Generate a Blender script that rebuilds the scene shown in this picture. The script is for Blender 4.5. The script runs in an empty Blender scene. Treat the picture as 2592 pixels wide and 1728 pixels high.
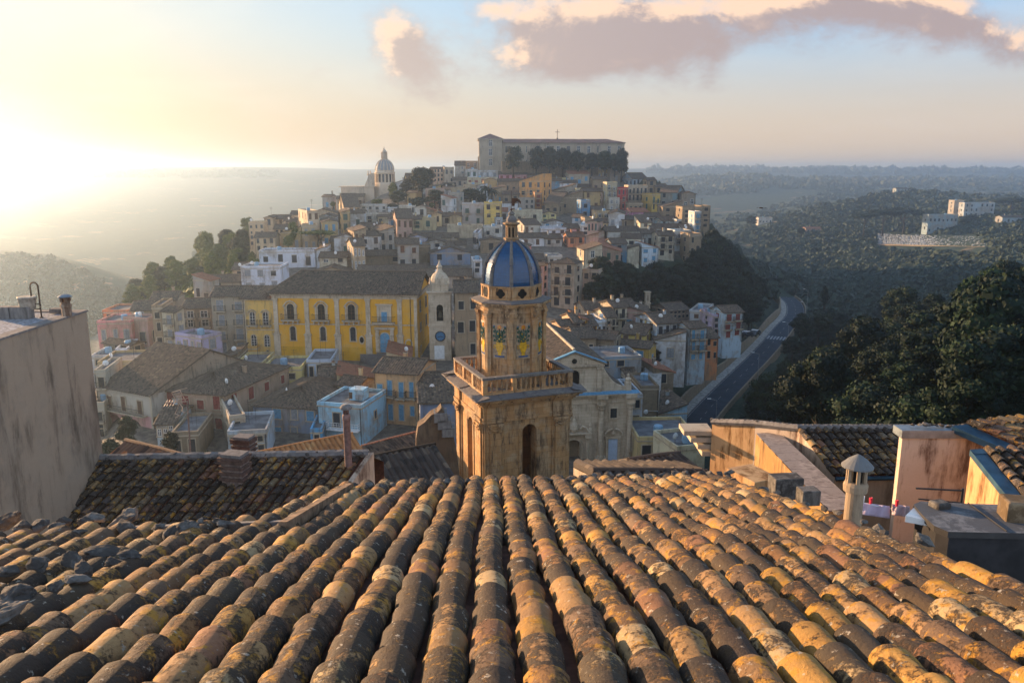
import bpy, bmesh, math, random
import numpy as np
from mathutils import Vector, noise
R = math.radians
rnd = random.Random(7)
S = bpy.context.scene
COL = S.collection
# ------------------------------------------------------------------ camera, sun, sky, exposure
F = 2016.0                      # focal length in photo pixels (28 mm on a 36 mm frame)
PITCH = R(12.09)
CP, SP = math.cos(PITCH), math.sin(PITCH)
cam = bpy.data.objects.new("camera", bpy.data.cameras.new("camera"))
cam.data.lens = 28; cam.data.sensor_width = 36
cam.data.clip_start = 0.05; cam.data.clip_end = 9000
cam.rotation_euler = (R(90) - PITCH, 0, 0)
COL.objects.link(cam); S.camera = cam
SUN_AZ, SUN_EL = -55.0, 9.0     # degrees left of the view direction, above the horizon
EXPOSURE = 1.45
SKY_STRENGTH = 0.10
SUN_STRENGTH = 5.0
HAZE = 0.0004
S.view_settings.view_transform = 'Standard'; S.view_settings.look = 'None'
S.view_settings.exposure = EXPOSURE; S.view_settings.gamma = 1.0
S.cycles.max_bounces = 8; S.cycles.diffuse_bounces = 3; S.cycles.glossy_bounces = 2
S.cycles.volume_bounces = 1; S.cycles.transparent_max_bounces = 4
S.cycles.caustics_reflective = False; S.cycles.caustics_refractive = False
S.cycles.sample_clamp_indirect = 4.0
S.cycles.use_denoising = True
sd = bpy.data.lights.new("sun", 'SUN'); sd.energy = SUN_STRENGTH; sd.angle = R(0.6); sd.color = (1.0, 0.63, 0.34)
sun = bpy.data.objects.new("sun", sd); COL.objects.link(sun)
_a, _e = R(SUN_AZ), R(SUN_EL)
SUNV = Vector((math.sin(_a) * math.cos(_e), math.cos(_a) * math.cos(_e), math.sin(_e)))
sun.rotation_euler = SUNV.to_track_quat('Z', 'Y').to_euler()

def W(u, v, Y):
    """the point at world depth Y seen at photo pixel (u, v)"""
    b = (864 - v) / F
    dy = CP + b * SP; dz = -SP + b * CP; k = Y / dy
    return Vector(((u - 1296) / F * k, Y, dz * k))
def Wz(u, v, z):
    b = (864 - v) / F
    dy = CP + b * SP; dz = -SP + b * CP; k = z / dz
    return Vector(((u - 1296) / F * k, dy * k, z))
def direction(u, v):
    return W(u, v, 1.0).normalized()
def proj(p):
    zc = p[1] * CP - p[2] * SP
    return 1296 + F * p[0] / zc, 864 - F * (p[1] * SP + p[2] * CP) / zc
def lin(h):
    h = h.lstrip('#')
    c = [int(h[i:i + 2], 16) / 255 for i in (0, 2, 4)]
    return tuple(x / 12.92 if x < .04045 else ((x + .055) / 1.055) ** 2.4 for x in c)

# ------------------------------------------------------------------ node helpers
class E:
    """a node socket with arithmetic"""
    def __init__(s, nt, sock): s.nt, s.s = nt, sock
    def _m(s, op, o=None, o2=None, clamp=False):
        n = s.nt.nodes.new('ShaderNodeMath'); n.operation = op; n.use_clamp = clamp
        for i, x in enumerate((s, o, o2)):
            if x is None: continue
            if isinstance(x, E): s.nt.links.new(x.s, n.inputs[i])
            else: n.inputs[i].default_value = x
        return E(s.nt, n.outputs[0])
    def __add__(s, o): return s._m('ADD', o)
    def __sub__(s, o): return s._m('SUBTRACT', o)
    def __mul__(s, o): return s._m('MULTIPLY', o)
    def __truediv__(s, o): return s._m('DIVIDE', o)
    def pw(s, o): return s._m('POWER', o)
    def mx(s, o): return s._m('MAXIMUM', o)
    def mn(s, o): return s._m('MINIMUM', o)
    def gt(s, o): return s._m('GREATER_THAN', o)
    def absv(s): return s._m('ABSOLUTE')
    def sat(s): return s._m('ADD', 0.0, clamp=True)
    def step(s, a, b):
        n = s.nt.nodes.new('ShaderNodeMapRange'); n.interpolation_type = 'SMOOTHSTEP'
        s.nt.links.new(s.s, n.inputs[0]); n.inputs[1].default_value = a; n.inputs[2].default_value = b
        return E(s.nt, n.outputs[0])
def put(nt, inp, x):
    if isinstance(x, E): nt.links.new(x.s, inp)
    elif isinstance(x, (tuple, list)) and len(x) == 3 and inp.type == 'RGBA': inp.default_value = (*x, 1)
    else: inp.default_value = x
def node(nt, typ, out=0, props=None, **ins):
    n = nt.nodes.new(typ)
    for k, v in (props or {}).items(): setattr(n, k, v)
    for k, v in ins.items():
        key = k.replace('_', ' ')
        put(nt, n.inputs[key] if key in n.inputs else n.inputs[int(k[1:])], v)
    return E(nt, n.outputs[out])
def mixc(nt, f, a, b, mode='MIX'):
    n = nt.nodes.new('ShaderNodeMix'); n.data_type = 'RGBA'; n.blend_type = mode
    put(nt, n.inputs[0], f); put(nt, n.inputs[6], a); put(nt, n.inputs[7], b)
    return E(nt, n.outputs[2])
def noise_n(nt, vec, scale, detail=4, rough=.55, dist=0.0):
    return node(nt, 'ShaderNodeTexNoise', 0, None, Vector=vec, Scale=scale, Detail=detail, Roughness=rough, Distortion=dist)
def vscale(nt, vec, s3):
    return node(nt, 'ShaderNodeVectorMath', 0, {'operation': 'MULTIPLY'}, i0=vec, i1=s3)
def ramp(nt, f, stops):
    n = nt.nodes.new('ShaderNodeValToRGB'); nt.links.new(f.s, n.inputs[0])
    while len(n.color_ramp.elements) < len(stops): n.color_ramp.elements.new(.5)
    for e, (p, c) in zip(n.color_ramp.elements, stops):
        e.position = p; e.color = (*c, 1)
    return E(nt, n.outputs[0])

# ------------------------------------------------------------------ world: dusty low-sun sky with placed clouds
def build_world():
    w = bpy.data.worlds.new("World"); S.world = w; w.use_nodes = True
    nt = w.node_tree; nt.nodes.clear()
    sky = nt.nodes.new('ShaderNodeTexSky'); sky.sky_type = 'NISHITA'; sky.sun_disc = False
    sky.sun_elevation = R(SUN_EL); sky.sun_rotation = R(SUN_AZ)
    sky.air_density = 1.4; sky.dust_density = 2.2; sky.ozone_density = 2.0; sky.altitude = 300
    skyc = E(nt, sky.outputs[0])
    d = node(nt, 'ShaderNodeTexCoord', 0)
    sep = nt.nodes.new('ShaderNodeSeparateXYZ'); nt.links.new(d.s, sep.inputs[0])
    X, Y, Z = (E(nt, sep.outputs[i]) for i in range(3))
    # gnomonic sky plane: a = x / y, e = z / y for the half in front
    Yp = Y.mx(0.08)
    def dens(ax, ex):
        comb = node(nt, 'ShaderNodeCombineXYZ', 0, None, X=ax, Y=ex * 1.5, Z=0.0)
        n1 = noise_n(nt, comb, 5.0, 9, .66, .35); n2 = noise_n(nt, comb, 19.0, 6, .66, .2)
        tot = None
        for (u, v, ru, rv, tilt, amp) in CLOUDS:
            c = W(u, v, 1.0)
            da, de = ax - c.x, ex - c.z
            ct, st = math.cos(tilt), math.sin(tilt)
            q = ((da * ct + de * st) * (F / ru)).pw(2.0) + ((de * ct - da * st) * (F / rv)).pw(2.0)
            g = (q * -1.0)._m('EXPONENT') * (amp * 1.3)
            tot = g if tot is None else tot + g
        return (tot + n1 * 2.5 + n2 * 1.0 - 2.02).step(0.0, 0.80)
    a, e = X / Yp, Z / Yp
    front = Y.step(0.05, 0.25)
    de0 = dens(a, e) * front
    de1 = dens(a - 0.02, e + 0.022) * front       # density towards the light
    billow = noise_n(nt, node(nt, 'ShaderNodeCombineXYZ', 0, None, X=a, Y=e * 1.7, Z=8.0), 11.0, 8, .68, .5)
    lit = (de0 - de1 + 0.35 + (billow - .5) * 1.5).sat()
    # thin high veil
    comb = node(nt, 'ShaderNodeCombineXYZ', 0, None, X=a * 1.1, Y=e * 5.0, Z=3.0)
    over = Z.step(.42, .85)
    veil = noise_n(nt, comb, 2.2, 6, .6, .4).step(.45, .8)
    sunw = ((X * SUNV.x + Y * SUNV.y + Z * SUNV.z) * 0.5 + 0.5).sat()
    glow = sunw.pw(8.0)
    away = (sunw * -1.0 + 1.0)
    base = mixc(nt, .5, skyc, (1.2, 2.3, 4.2))
    blue = Z.step(0.06, .30) * away.step(.05, .5)
    base = mixc(nt, blue * .8, base, (1.35, 2.35, 3.7))
    low = (Z.step(-0.02, 0.20) * -1.0 + 1.0)
    base = mixc(nt, low * .8 * front, base, (3.7, 2.55, 1.4))
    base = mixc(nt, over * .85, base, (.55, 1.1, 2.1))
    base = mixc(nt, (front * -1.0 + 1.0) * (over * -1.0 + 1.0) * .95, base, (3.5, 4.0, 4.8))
    base = mixc(nt, glow * 0.85, base, mixc(nt, low, (2.9, 2.5, 1.8), (2.9, 2.0, 1.0)))
    base = mixc(nt, veil * .25 * front, base, mixc(nt, glow, (3.3, 3.1, 2.9), (5.6, 5.0, 4.0)))
    ccol = mixc(nt, lit.step(.4, 1.05), (1.75, 1.32, 1.25), (4.3, 2.9, 1.95))
    ccol = mixc(nt, glow.mn(.7), ccol, (4.4, 3.7, 2.9))
    base = mixc(nt, de0 * .92, base, ccol)
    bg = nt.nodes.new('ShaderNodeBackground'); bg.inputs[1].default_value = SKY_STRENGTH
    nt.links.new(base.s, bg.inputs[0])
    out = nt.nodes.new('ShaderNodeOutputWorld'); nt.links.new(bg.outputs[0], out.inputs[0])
    w.cycles.sampling_method = 'MANUAL'; w.cycles.sample_map_resolution = 512
CLOUDS = [  # u, v, half width, half height (photo px), tilt, strength
    (1000, 95, 70, 70, 0, .55), (1060, 185, 105, 90, -.5, .62), (1120, 245, 70, 30, 0, .25),
    (1480, 60, 290, 105, 0, .68), (1420, 170, 190, 50, 0, .42), (1760, 70, 270, 85, 0, .66), (1560, 130, 240, 60, 0, .4),
    (2380, 60, 260, 80, -.12, .62), (2540, 110, 150, 50, -.2, .4), (2060, 150, 60, 35, 0, .3), (1250, 25, 50, 20, 0, .3),
    (2080, 5, 280, 60, 0, .6), (1900, 200, 120, 25, 0, .18), (110, 110, 90, 30, 0, .2), (900, -10, 120, 60, 0, .3),
]
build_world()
# ------------------------------------------------------------------ mesh builder
class Frame:
    """local x along a front, y into depth, z up"""
    def __init__(s, o, yaw=0.0):
        s.o = Vector(o); a = R(yaw); s.yaw = a
        s.ex = Vector((math.cos(a), math.sin(a), 0)); s.ey = Vector((-math.sin(a), math.cos(a), 0))
    def __call__(s, x, y, z): return s.o + s.ex * x + s.ey * y + Vector((0, 0, z))
    def turned(s, x, y, z, deg):
        return Frame(s(x, y, z), math.degrees(s.yaw) + deg)
IDENT = Frame((0, 0, 0))
class MB:
    def __init__(s, fr=None): s.v, s.f, s.m, s.uv, s.col, s.fr = [], [], [], [], [], fr
    def P(s, p):
        return s.fr(*p) if s.fr else Vector(p)
    def face(s, pts, m=0, uv=None, col=None):
        i = len(s.v); s.v.extend(s.P(p) for p in pts)
        s.f.append(tuple(range(i, i + len(pts)))); s.m.append(m)
        s.uv.append(uv); s.col.append(col)
    def box(s, a, b, m=0, skip=()):
        (x0, y0, z0), (x1, y1, z1) = a, b
        i = len(s.v)
        s.v.extend(s.P(p) for p in ((x0, y0, z0), (x1, y0, z0), (x1, y1, z0), (x0, y1, z0), (x0, y0, z1), (x1, y0, z1), (x1, y1, z1), (x0, y1, z1)))
        for k, q in enumerate(((3, 2, 1, 0), (4, 5, 6, 7), (0, 1, 5, 4), (1, 2, 6, 5), (2, 3, 7, 6), (3, 0, 4, 7))):
            if k in skip: continue
            s.f.append(tuple(i + j for j in q)); s.m.append(m); s.uv.append(None); s.col.append(None)
    def grid(s, rows, m=0, closed=False, col=None, uvs=None):
        """rows of points, joined to quads"""
        i = len(s.v); n = len(rows[0])
        for r in rows: s.v.extend(s.P(p) for p in r)
        for a in range(len(rows) - 1):
            for b in range(n if closed else n - 1):
                c = (b + 1) % n
                s.f.append((i + a * n + b, i + a * n + c, i + (a + 1) * n + c, i + (a + 1) * n + b)); s.m.append(m); s.col.append(col)
                s.uv.append(None if uvs is None else (uvs[a][b], uvs[a][c], uvs[a + 1][c], uvs[a + 1][b]))
    def lathe(s, prof, n=16, c=(0, 0), m=0, a0=0.0, cap=True):
        rows = [[(c[0] + r * math.cos(a0 + 2 * math.pi * k / n), c[1] + r * math.sin(a0 + 2 * math.pi * k / n), z) for k in range(n)] for r, z in prof]
        s.grid(rows, m, True)
        if cap:
            if prof[0][0] > 1e-4: s.face(rows[0][::-1], m)
            if prof[-1][0] > 1e-4: s.face(rows[-1], m)
    def tube(s, pts, r, n=6, m=0, r1=None):
        pts = [Vector(p) for p in pts]; rows = []
        for k, p in enumerate(pts):
            t = (pts[min(k + 1, len(pts) - 1)] - pts[max(k - 1, 0)]).normalized()
            ax = t.cross(Vector((0, 0, 1))) if abs(t.z) < .95 else t.cross(Vector((1, 0, 0)))
            ax.normalize(); bx = t.cross(ax)
            rr = r if r1 is None else r + (r1 - r) * k / max(1, len(pts) - 1)
            rows.append([p + (ax * math.cos(2 * math.pi * j / n) + bx * math.sin(2 * math.pi * j / n)) * rr for j in range(n)])
        s.grid(rows, m, True); s.face(rows[0][::-1], m); s.face(rows[-1], m)
    def poly_prism(s, poly, y0, y1, m=0):
        """polygon in (x, z), extruded from y0 (front) to y1"""
        n = len(poly)
        s.face([(x, y0, z) for x, z in poly], m)
        s.face([(x, y1, z) for x, z in poly][::-1], m)
        for k in range(n):
            (xa, za), (xb, zb) = poly[k], poly[(k + 1) % n]
            s.face([(xa, y0, za), (xa, y1, za), (xb, y1, zb), (xb, y0, zb)], m)
    def build(s, name, mats, parent=None, smooth=False, loc=None):
        me = bpy.data.meshes.new(name)
        base = Vector(loc) if loc is not None else Vector((0, 0, 0))
        off = Vector(base)
        if parent is not None:
            q = parent
            while q is not None: off = off + q.location; q = q.parent
        me.from_pydata([tuple(v - off) for v in s.v], [], s.f)
        mats = mats if isinstance(mats, (list, tuple)) else [mats]
        for mt in mats: me.materials.append(mt)
        me.polygons.foreach_set('material_index', s.m)
        if any(u is not None for u in s.uv):
            L = me.uv_layers.new(name='UVMap'); fl = []
            for f, u in zip(s.f, s.uv):
                for k in range(len(f)): fl.extend(u[k] if u is not None else (0, 0))
            L.data.foreach_set('uv', fl)
        if any(c is not None for c in s.col):
            A = me.color_attributes.new('tint', 'FLOAT_COLOR', 'CORNER'); fl = []
            for f, c in zip(s.f, s.col):
                c = c or (.5, .5, .5)
                fl.extend((c if len(c) == 4 else (*c, 1)) * len(f))
            A.data.foreach_set('color', fl)
        if smooth: me.polygons.foreach_set('use_smooth', [True] * len(s.f))
        me.validate(); me.update()
        o = bpy.data.objects.new(name, me); o.location = base
        COL.objects.link(o)
        if parent is not None: o.parent = parent
        return o
def thing(name, label, cat, loc, group=None, kind=None):
    o = bpy.data.objects.new(name, None); o.empty_display_size = .2; COL.objects.link(o)
    o.location = Vector(loc); return tag(o, label, cat, group, kind)
def tag(o, label=None, cat=None, group=None, kind=None):
    if label: o['label'] = label
    if cat: o['category'] = cat
    if group: o['group'] = group
    if kind: o['kind'] = kind
    return o
def inst(mesh, name, parent, p, yaw=0.0, col=None):
    """another object on shared mesh data, at world point p"""
    o = bpy.data.objects.new(name, mesh); COL.objects.link(o)
    off = Vector((0, 0, 0)); q = parent
    while q is not None: off = off + q.location; q = q.parent
    o.location = Vector(p) - off; o.rotation_euler = (0, 0, yaw); o.parent = parent
    if col: o.color = (*col, 1)
    return o

# ------------------------------------------------------------------ materials
MATS = {}
def material(name):
    m = bpy.data.materials.new(name); m.use_nodes = True; nt = m.node_tree
    b = nt.nodes['Principled BSDF']; b.inputs['Specular IOR Level'].default_value = .2; b.inputs['Roughness'].default_value = .85
    return m, nt, b
def simple(name, col, rough=.8, var=.25, scale=3.0, metal=0.0, spec=.25, bump=0.0):
    if name in MATS: return MATS[name]
    m, nt, b = material(name)
    pos = node(nt, 'ShaderNodeNewGeometry', 0)
    n = noise_n(nt, pos, scale, 5, .6)
    k = n.step(.3, .7)
    c = mixc(nt, k, tuple(x * (1 - var) for x in col), tuple(min(1, x * (1 + var)) for x in col))
    put(nt, b.inputs['Base Color'], c); b.inputs['Roughness'].default_value = rough; b.inputs['Metallic'].default_value = metal
    b.inputs['Specular IOR Level'].default_value = spec
    if bump:
        nt.links.new(node(nt, 'ShaderNodeBump', 0, None, Height=n, Strength=bump, Distance=.05).s, b.inputs['Normal'])
    MATS[name] = m; return m
def plaster(name='plaster', base=None, stain=.5, peel=.35, scale=1.0, dark=(.16, .125, .095), stone=(.36, .27, .17), grime=(.08, .065, .05), bump=.35, courses=0.0):
    """old lime plaster: the object colour, patches of bare stone, rain streaks"""
    if name in MATS: return MATS[name]
    m, nt, b = material(name)
    pos = node(nt, 'ShaderNodeNewGeometry', 0)
    oi = nt.nodes.new('ShaderNodeObjectInfo')
    c0 = E(nt, oi.outputs['Color']) if base is None else base
    rv = E(nt, oi.outputs['Random'])
    p2 = node(nt, 'ShaderNodeVectorMath', 0, {'operation': 'ADD'}, i0=pos, i1=node(nt, 'ShaderNodeCombineXYZ', 0, None, X=rv * 90, Y=rv * 41, Z=rv * 17))
    big = noise_n(nt, p2, .22 * scale, 6, .62, .3)
    mid = noise_n(nt, p2, 1.1 * scale, 6, .65, .2)
    fine = noise_n(nt, p2, 9 * scale, 4, .7)
    stk = noise_n(nt, vscale(nt, p2, (1.5 * scale, 1.5 * scale, .30 * scale)), 1.0, 6, .7, .2)
    c = mixc(nt, (mid - .5) * 1.2 + .5, mixc(nt, 1.0, c0, (.86, .85, .84), 'MULTIPLY'), c0)
    c = mixc(nt, (big + mid * .4 - .66).step(.0, .12) * peel * 1.4, c, stone)
    c = mixc(nt, (stk * .75 + big * .55 - .60).step(.0, .22) * stain, c, dark)
    c = mixc(nt, (stk - .54).step(.0, .16) * (mid - .32).step(.0, .25) * stain * .75, c, grime)
    c = mixc(nt, (fine - .5) * .5 + .22, c, mixc(nt, 1.0, c, (.72, .70, .68), 'MULTIPLY'))
    if courses:
        sp = nt.nodes.new('ShaderNodeSeparateXYZ'); nt.links.new(pos.s, sp.inputs[0])
        vec = node(nt, 'ShaderNodeCombineXYZ', 0, None, X=E(nt, sp.outputs[0]) * .93 + E(nt, sp.outputs[1]) * .9, Y=E(nt, sp.outputs[2]), Z=0.0)
        br = nt.nodes.new('ShaderNodeTexBrick'); nt.links.new(vec.s, br.inputs[0]); br.inputs['Scale'].default_value = 1.0
        br.inputs['Brick Width'].default_value = courses * 2.2; br.inputs['Row Height'].default_value = courses; br.inputs['Mortar Size'].default_value = .012
        br.inputs['Color1'].default_value = (1, 1, 1, 1); br.inputs['Color2'].default_value = (.82, .8, .78, 1); br.inputs['Mortar'].default_value = (.55, .5, .45, 1)
        c = mixc(nt, .8, c, mixc(nt, 1.0, c, E(nt, br.outputs[0]), 'MULTIPLY'))
    put(nt, b.inputs['Base Color'], c); b.inputs['Roughness'].default_value = .92
    h = mid * .6 + fine * .25
    nt.links.new(node(nt, 'ShaderNodeBump', 0, None, Height=h, Strength=bump, Distance=.08 / scale).s, b.inputs['Normal'])
    MATS[name] = m; return m
def rooftile(name, a, b_, c_, bumpy=True, row=.26, course=.34):
    """weathered clay tiles seen from afar: uv in metres, u along the eave"""
    if name in MATS: return MATS[name]
    m, nt, b = material(name)
    uv = node(nt, 'ShaderNodeUVMap', 0)
    oi = nt.nodes.new('ShaderNodeObjectInfo'); rv = E(nt, oi.outputs['Random'])
    pos = node(nt, 'ShaderNodeNewGeometry', 0)
    cell = nt.nodes.new('ShaderNodeTexVoronoi'); cell.feature = 'F1'
    nt.links.new(vscale(nt, uv, (1 / row, 1 / course, 1)).s, cell.inputs['Vector']); cell.inputs['Scale'].default_value = 1.0; cell.inputs['Randomness'].default_value = .35
    cc = nt.nodes.new('ShaderNodeSeparateColor'); nt.links.new(cell.outputs['Color'], cc.inputs[0])
    big = noise_n(nt, pos, .35, 6, .65, .4)
    fin = noise_n(nt, pos, 3.2, 4, .7)
    t = ramp(nt, E(nt, cc.outputs[0]), [(0, a), (.45, b_), (.85, b_), (1, c_)])
    lich = (big * .7 + fin * .5 - .62).step(0, .25)
    t = mixc(nt, lich * .7, t, (.055, .048, .042))
    t = mixc(nt, (fin - .6).step(0, .1) * .25, t, (.24, .22, .18))
    t = mixc(nt, rv * .5, t, mixc(nt, 1.0, t, (.72, .74, .78), 'MULTIPLY'))
    put(nt, b.inputs['Base Color'], t); b.inputs['Roughness'].default_value = .9
    if bumpy:
        su = nt.nodes.new('ShaderNodeSeparateXYZ'); nt.links.new(uv.s, su.inputs[0])
        h = (E(nt, su.outputs[0]) * (math.pi / row))._m('SINE').absv() + E(nt, cc.outputs[1]) * .5
        nt.links.new(node(nt, 'ShaderNodeBump', 0, None, Height=h, Strength=.8, Distance=.12).s, b.inputs['Normal'])
    MATS[name] = m; return m
def leafmat(name, dark, light, warm=None, trans=.25):
    if name in MATS: return MATS[name]
    m, nt, b = material(name)
    pos = node(nt, 'ShaderNodeNewGeometry', 0)
    oi = nt.nodes.new('ShaderNodeObjectInfo'); rv = E(nt, oi.outputs['Random'])
    at = nt.nodes.new('ShaderNodeAttribute'); at.attribute_name = 'tint'
    n = noise_n(nt, pos, .35, 4, .6)
    k = (n - .3) * 1.1 + (E(nt, at.outputs['Fac']) - .5) * .9 + (rv - .5) * .5
    c = mixc(nt, k.sat(), dark, light)
    if warm: c = mixc(nt, (rv - .55).step(0, .35) * .6, c, warm)
    put(nt, b.inputs['Base Color'], c); b.inputs['Roughness'].default_value = .7
    b.inputs['Specular IOR Level'].default_value = .15
    MATS[name] = m; return m
M_PLASTER = plaster()
M_STONEWALL = plaster('old_stone', (.30, .24, .165), .55, .3, 1.0, courses=.3)
M_TILE_FAR = rooftile('roof_tiles_far', (.060, .044, .032), (.135, .10, .07), (.22, .16, .11))
M_TILE_RED = rooftile('roof_tiles_red', (.24, .10, .055), (.32, .14, .08), (.36, .19, .11))
M_TILE_MID = rooftile('roof_tiles_mid', (.045, .034, .026), (.125, .092, .064), (.23, .165, .11), bumpy=False)
M_FLAT = simple('flat_roof_felt', (.13, .13, .135), .9, .4, .8)
M_PANE = simple('window_glass', (.025, .03, .038), .12, .3, 1.0, 0, .5)
M_STONE = plaster('trim_stone', (.50, .42, .31), .45, .2, 2.0, bump=.2)
M_WHITE = simple('white_paint', (.72, .72, .70), .6, .12)
M_IRON = simple('iron', (.035, .033, .032), .55, .3)
M_BROWN = simple('brown_wood', (.115, .062, .035), .7, .35)
M_GREEN = simple('green_shutter', (.045, .10, .085), .6, .25)
M_BLUE = simple('blue_shutter', (.10, .26, .40), .6, .2)
M_GREY = simple('grey_shutter', (.24, .25, .26), .7, .2)
M_RED = simple('red_shutter', (.22, .05, .04), .7, .25)
M_DARK = simple('dark_void', (.012, .011, .010), .95, .3)
M_CONC = simple('concrete', (.30, .28, .25), .9, .35, 1.5, bump=.3)
M_LEAF = leafmat('leaves', (.004, .011, .007), (.022, .044, .017))
M_LEAF_Y = leafmat('leaves_yellow_hazelit', (.05, .075, .012), (.16, .17, .03))  # own yellow-green in town; golden haze light put in on the left shoulder
M_LEAF_P = leafmat('leaves_pine', (.006, .013, .009), (.022, .038, .020))
M_SCRUB = leafmat('scrub', (.008, .028, .027), (.030, .062, .045), (.08, .08, .045))
M_BARK = simple('bark', (.03, .024, .018), .9, .3)
SHUT = {'k': M_PANE, 'b': M_BROWN, 'g': M_GREEN, 'u': M_BLUE, 'w': M_WHITE, 'y': M_GREY, 'r': M_RED}

# ------------------------------------------------------------------ shared building pieces
def arch_pts(x0, x1, zs, n=8):
    c, r = (x0 + x1) / 2, (x1 - x0) / 2
    return [(c - r * math.cos(math.pi * k / n), zs + r * math.sin(math.pi * k / n)) for k in range(n + 1)]
def wall_arch(mb, x0, x1, z0, z1, ax0, ax1, az0, azs, y, depth, m=0, back=None, n=8):
    """a wall x0..x1, z0..z1 at y with a round-headed opening and its reveal"""
    A = arch_pts(ax0, ax1, azs, n)
    mb.face([(x0, y, z0), (ax0, y, z0), (ax0, y, z1), (x0, y, z1)], m)
    mb.face([(ax1, y, z0), (x1, y, z0), (x1, y, z1), (ax1, y, z1)], m)
    if az0 > z0 + 1e-3: mb.face([(ax0, y, z0), (ax1, y, z0), (ax1, y, az0), (ax0, y, az0)], m)
    for (xa, za), (xb, zb) in zip(A, A[1:]):
        mb.face([(xa, y, za), (xb, y, zb), (xb, y, z1), (xa, y, z1)], m)
    L = [(ax0, az0)] + A + [(ax1, az0)]
    for (xa, za), (xb, zb) in zip(L, L[1:] + L[:1]):
        mb.face([(xa, y, za), (xa, y + depth, za), (xb, y + depth, zb), (xb, y, zb)], m)
    if back is not None: mb.face([(x, y + depth, z) for x, z in L], back)
def slope(mb, a, b, c, d, m=0, row=0.0, amp=.06, thick=.16, uv0=(0, 0)):
    """roof slope: a-b the eave, d-c the ridge; row > 0 models the tile rows"""
    a, b, c, d = Vector(a), Vector(b), Vector(c), Vector(d)
    Lu = max((b - a).length, (c - d).length); Lv = ((d + c) / 2 - (a + b) / 2).length
    nrm = (b - a).cross(d - a); nrm.normalize()
    if nrm.z < 0: nrm = -nrm
    if row > 0:
        n = max(2, int(Lu / row)); per = 4; nu = n * per; nv = max(2, int(Lv / .9))
    else:
        n = 1; per = 1; nu = max(1, int(Lu / 2.5)); nv = max(1, int(Lv / 2.5))
    rows, uvs = [], []
    for j in range(nv + 1):
        t = j / nv; r, q = [], []
        for i in range(nu + 1):
            s_ = i / nu
            p = a.lerp(b, s_).lerp(d.lerp(c, s_), t)
            h = noise.noise((p.x * .35, p.y * .35, 7.0)) * .07
            if row > 0:
                h += amp * abs(math.sin(math.pi * s_ * n)) + noise.noise((p.x * 2.1, p.y * 2.1, p.z)) * .02
            r.append(p + nrm * (h + .04)); q.append((uv0[0] + s_ * Lu, uv0[1] + t * Lv))
        rows.append(r); uvs.append(q)
    mb.grid(rows, m, False, None, uvs)
    dn = Vector((0, 0, -thick))
    for edge in (rows[0], rows[-1], [r[0] for r in rows], [r[-1] for r in rows]):
        for p, q in zip(edge, edge[1:]): mb.face([p, q, q + dn, p + dn], m)
WIN_CACHE = {}
def window_mesh(w, h, st, detail, arched=False):
    key = (round(w, 1), round(h, 1), st, detail, arched)
    if key in WIN_CACHE: return WIN_CACHE[key]
    w, h = key[0], key[1]
    mb = MB(); t = .13 if detail else .11
    if detail:
        for x0, x1, z0, z1 in ((-w/2 - t, -w/2, 0, h + t), (w/2, w/2 + t, 0, h + t), (-w/2, w/2, h, h + t)):
            mb.box((x0, -.09, z0), (x1, .02, z1), 0)
        mb.box((-w/2 - t - .06, -.16, -.12), (w/2 + t + .06, .02, 0), 0)
    elif st != 'd':
        mb.box((-w/2 - .09, -.05, h), (w/2 + .09, .02, h + .1), 0)
        mb.box((-w/2 - .09, -.09, -.1), (w/2 + .09, .02, 0), 0)
    if not detail: pane_into(mb, w, h, st)
    o = mb.build('window', [M_STONE, SHUT.get(st, M_PANE), M_PANE, M_WHITE]); me = o.data
    bpy.data.objects.remove(o)
    sub = None
    if detail:
        mb = MB(); pane_into(mb, w, h, st)
        o = mb.build('pane', [M_STONE, SHUT.get(st, M_PANE), M_PANE, M_WHITE]); sub = o.data
        bpy.data.objects.remove(o)
    WIN_CACHE[key] = (me, sub); return WIN_CACHE[key]
def pane_into(mb, w, h, st):
    mb.box((-w/2, -.012, 0), (w/2, .02, h), 2)
    if st in 'bgurwy':
        if st == 'w':
            for x in (-w/2, -.035, w/2 - .07): mb.box((x, -.05, 0), (x + .07, -.013, h), 3)
            for z in (0, h * .62, h - .07): mb.box((-w/2 + .071, -.045, z), (-.036, -.013, z + .07), 3); mb.box((.036, -.045, z), (w/2 - .071, -.013, z + .07), 3)
        else:
            g = .02
            for x0, x1 in ((-w/2, -g/2), (g/2, w/2)):
                mb.box((x0, -.055, 0), (x1, -.013, h), 1)
                for z in np.arange(.12, h - .12, .3): mb.box((x0 + .06, -.075, z), (x1 - .06, -.056, z + .16), 1)
BALC = {}
def balcony_mesh(w):
    w = round(w, 1)
    if w in BALC: return BALC[w]
    mb = MB()
    mb.box((-w/2, -.75, -.18), (w/2, 0, 0), 0)
    for x in (-w/2 + .15, w/2 - .35): mb.box((x, -.5, -.42), (x + .2, 0, -.181), 0)
    for z in (.92, .06):
        mb.box((-w/2, -.75, z), (w/2, -.71, z + .045), 1)
        mb.box((-w/2, -.709, z), (-w/2 + .04, 0, z + .045), 1); mb.box((w/2 - .04, -.709, z), (w/2, 0, z + .045), 1)
    n = max(4, int(w / .16))
    for k in range(n + 1):
        x = -w/2 + .012 + (w - .036) * k / n; mb.box((x, -.74, .105), (x + .018, -.72, .92), 1)
    for k in range(1, 5):
        for x in (-w/2 + .01, w/2 - .03): mb.box((x, -.74 + k * .15, .105), (x + .018, -.722 + k * .15, .92), 1)
    o = mb.build('balcony', [M_STONE, M_IRON]); me = o.data; bpy.data.objects.remove(o)
    BALC[w] = me; return me
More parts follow.
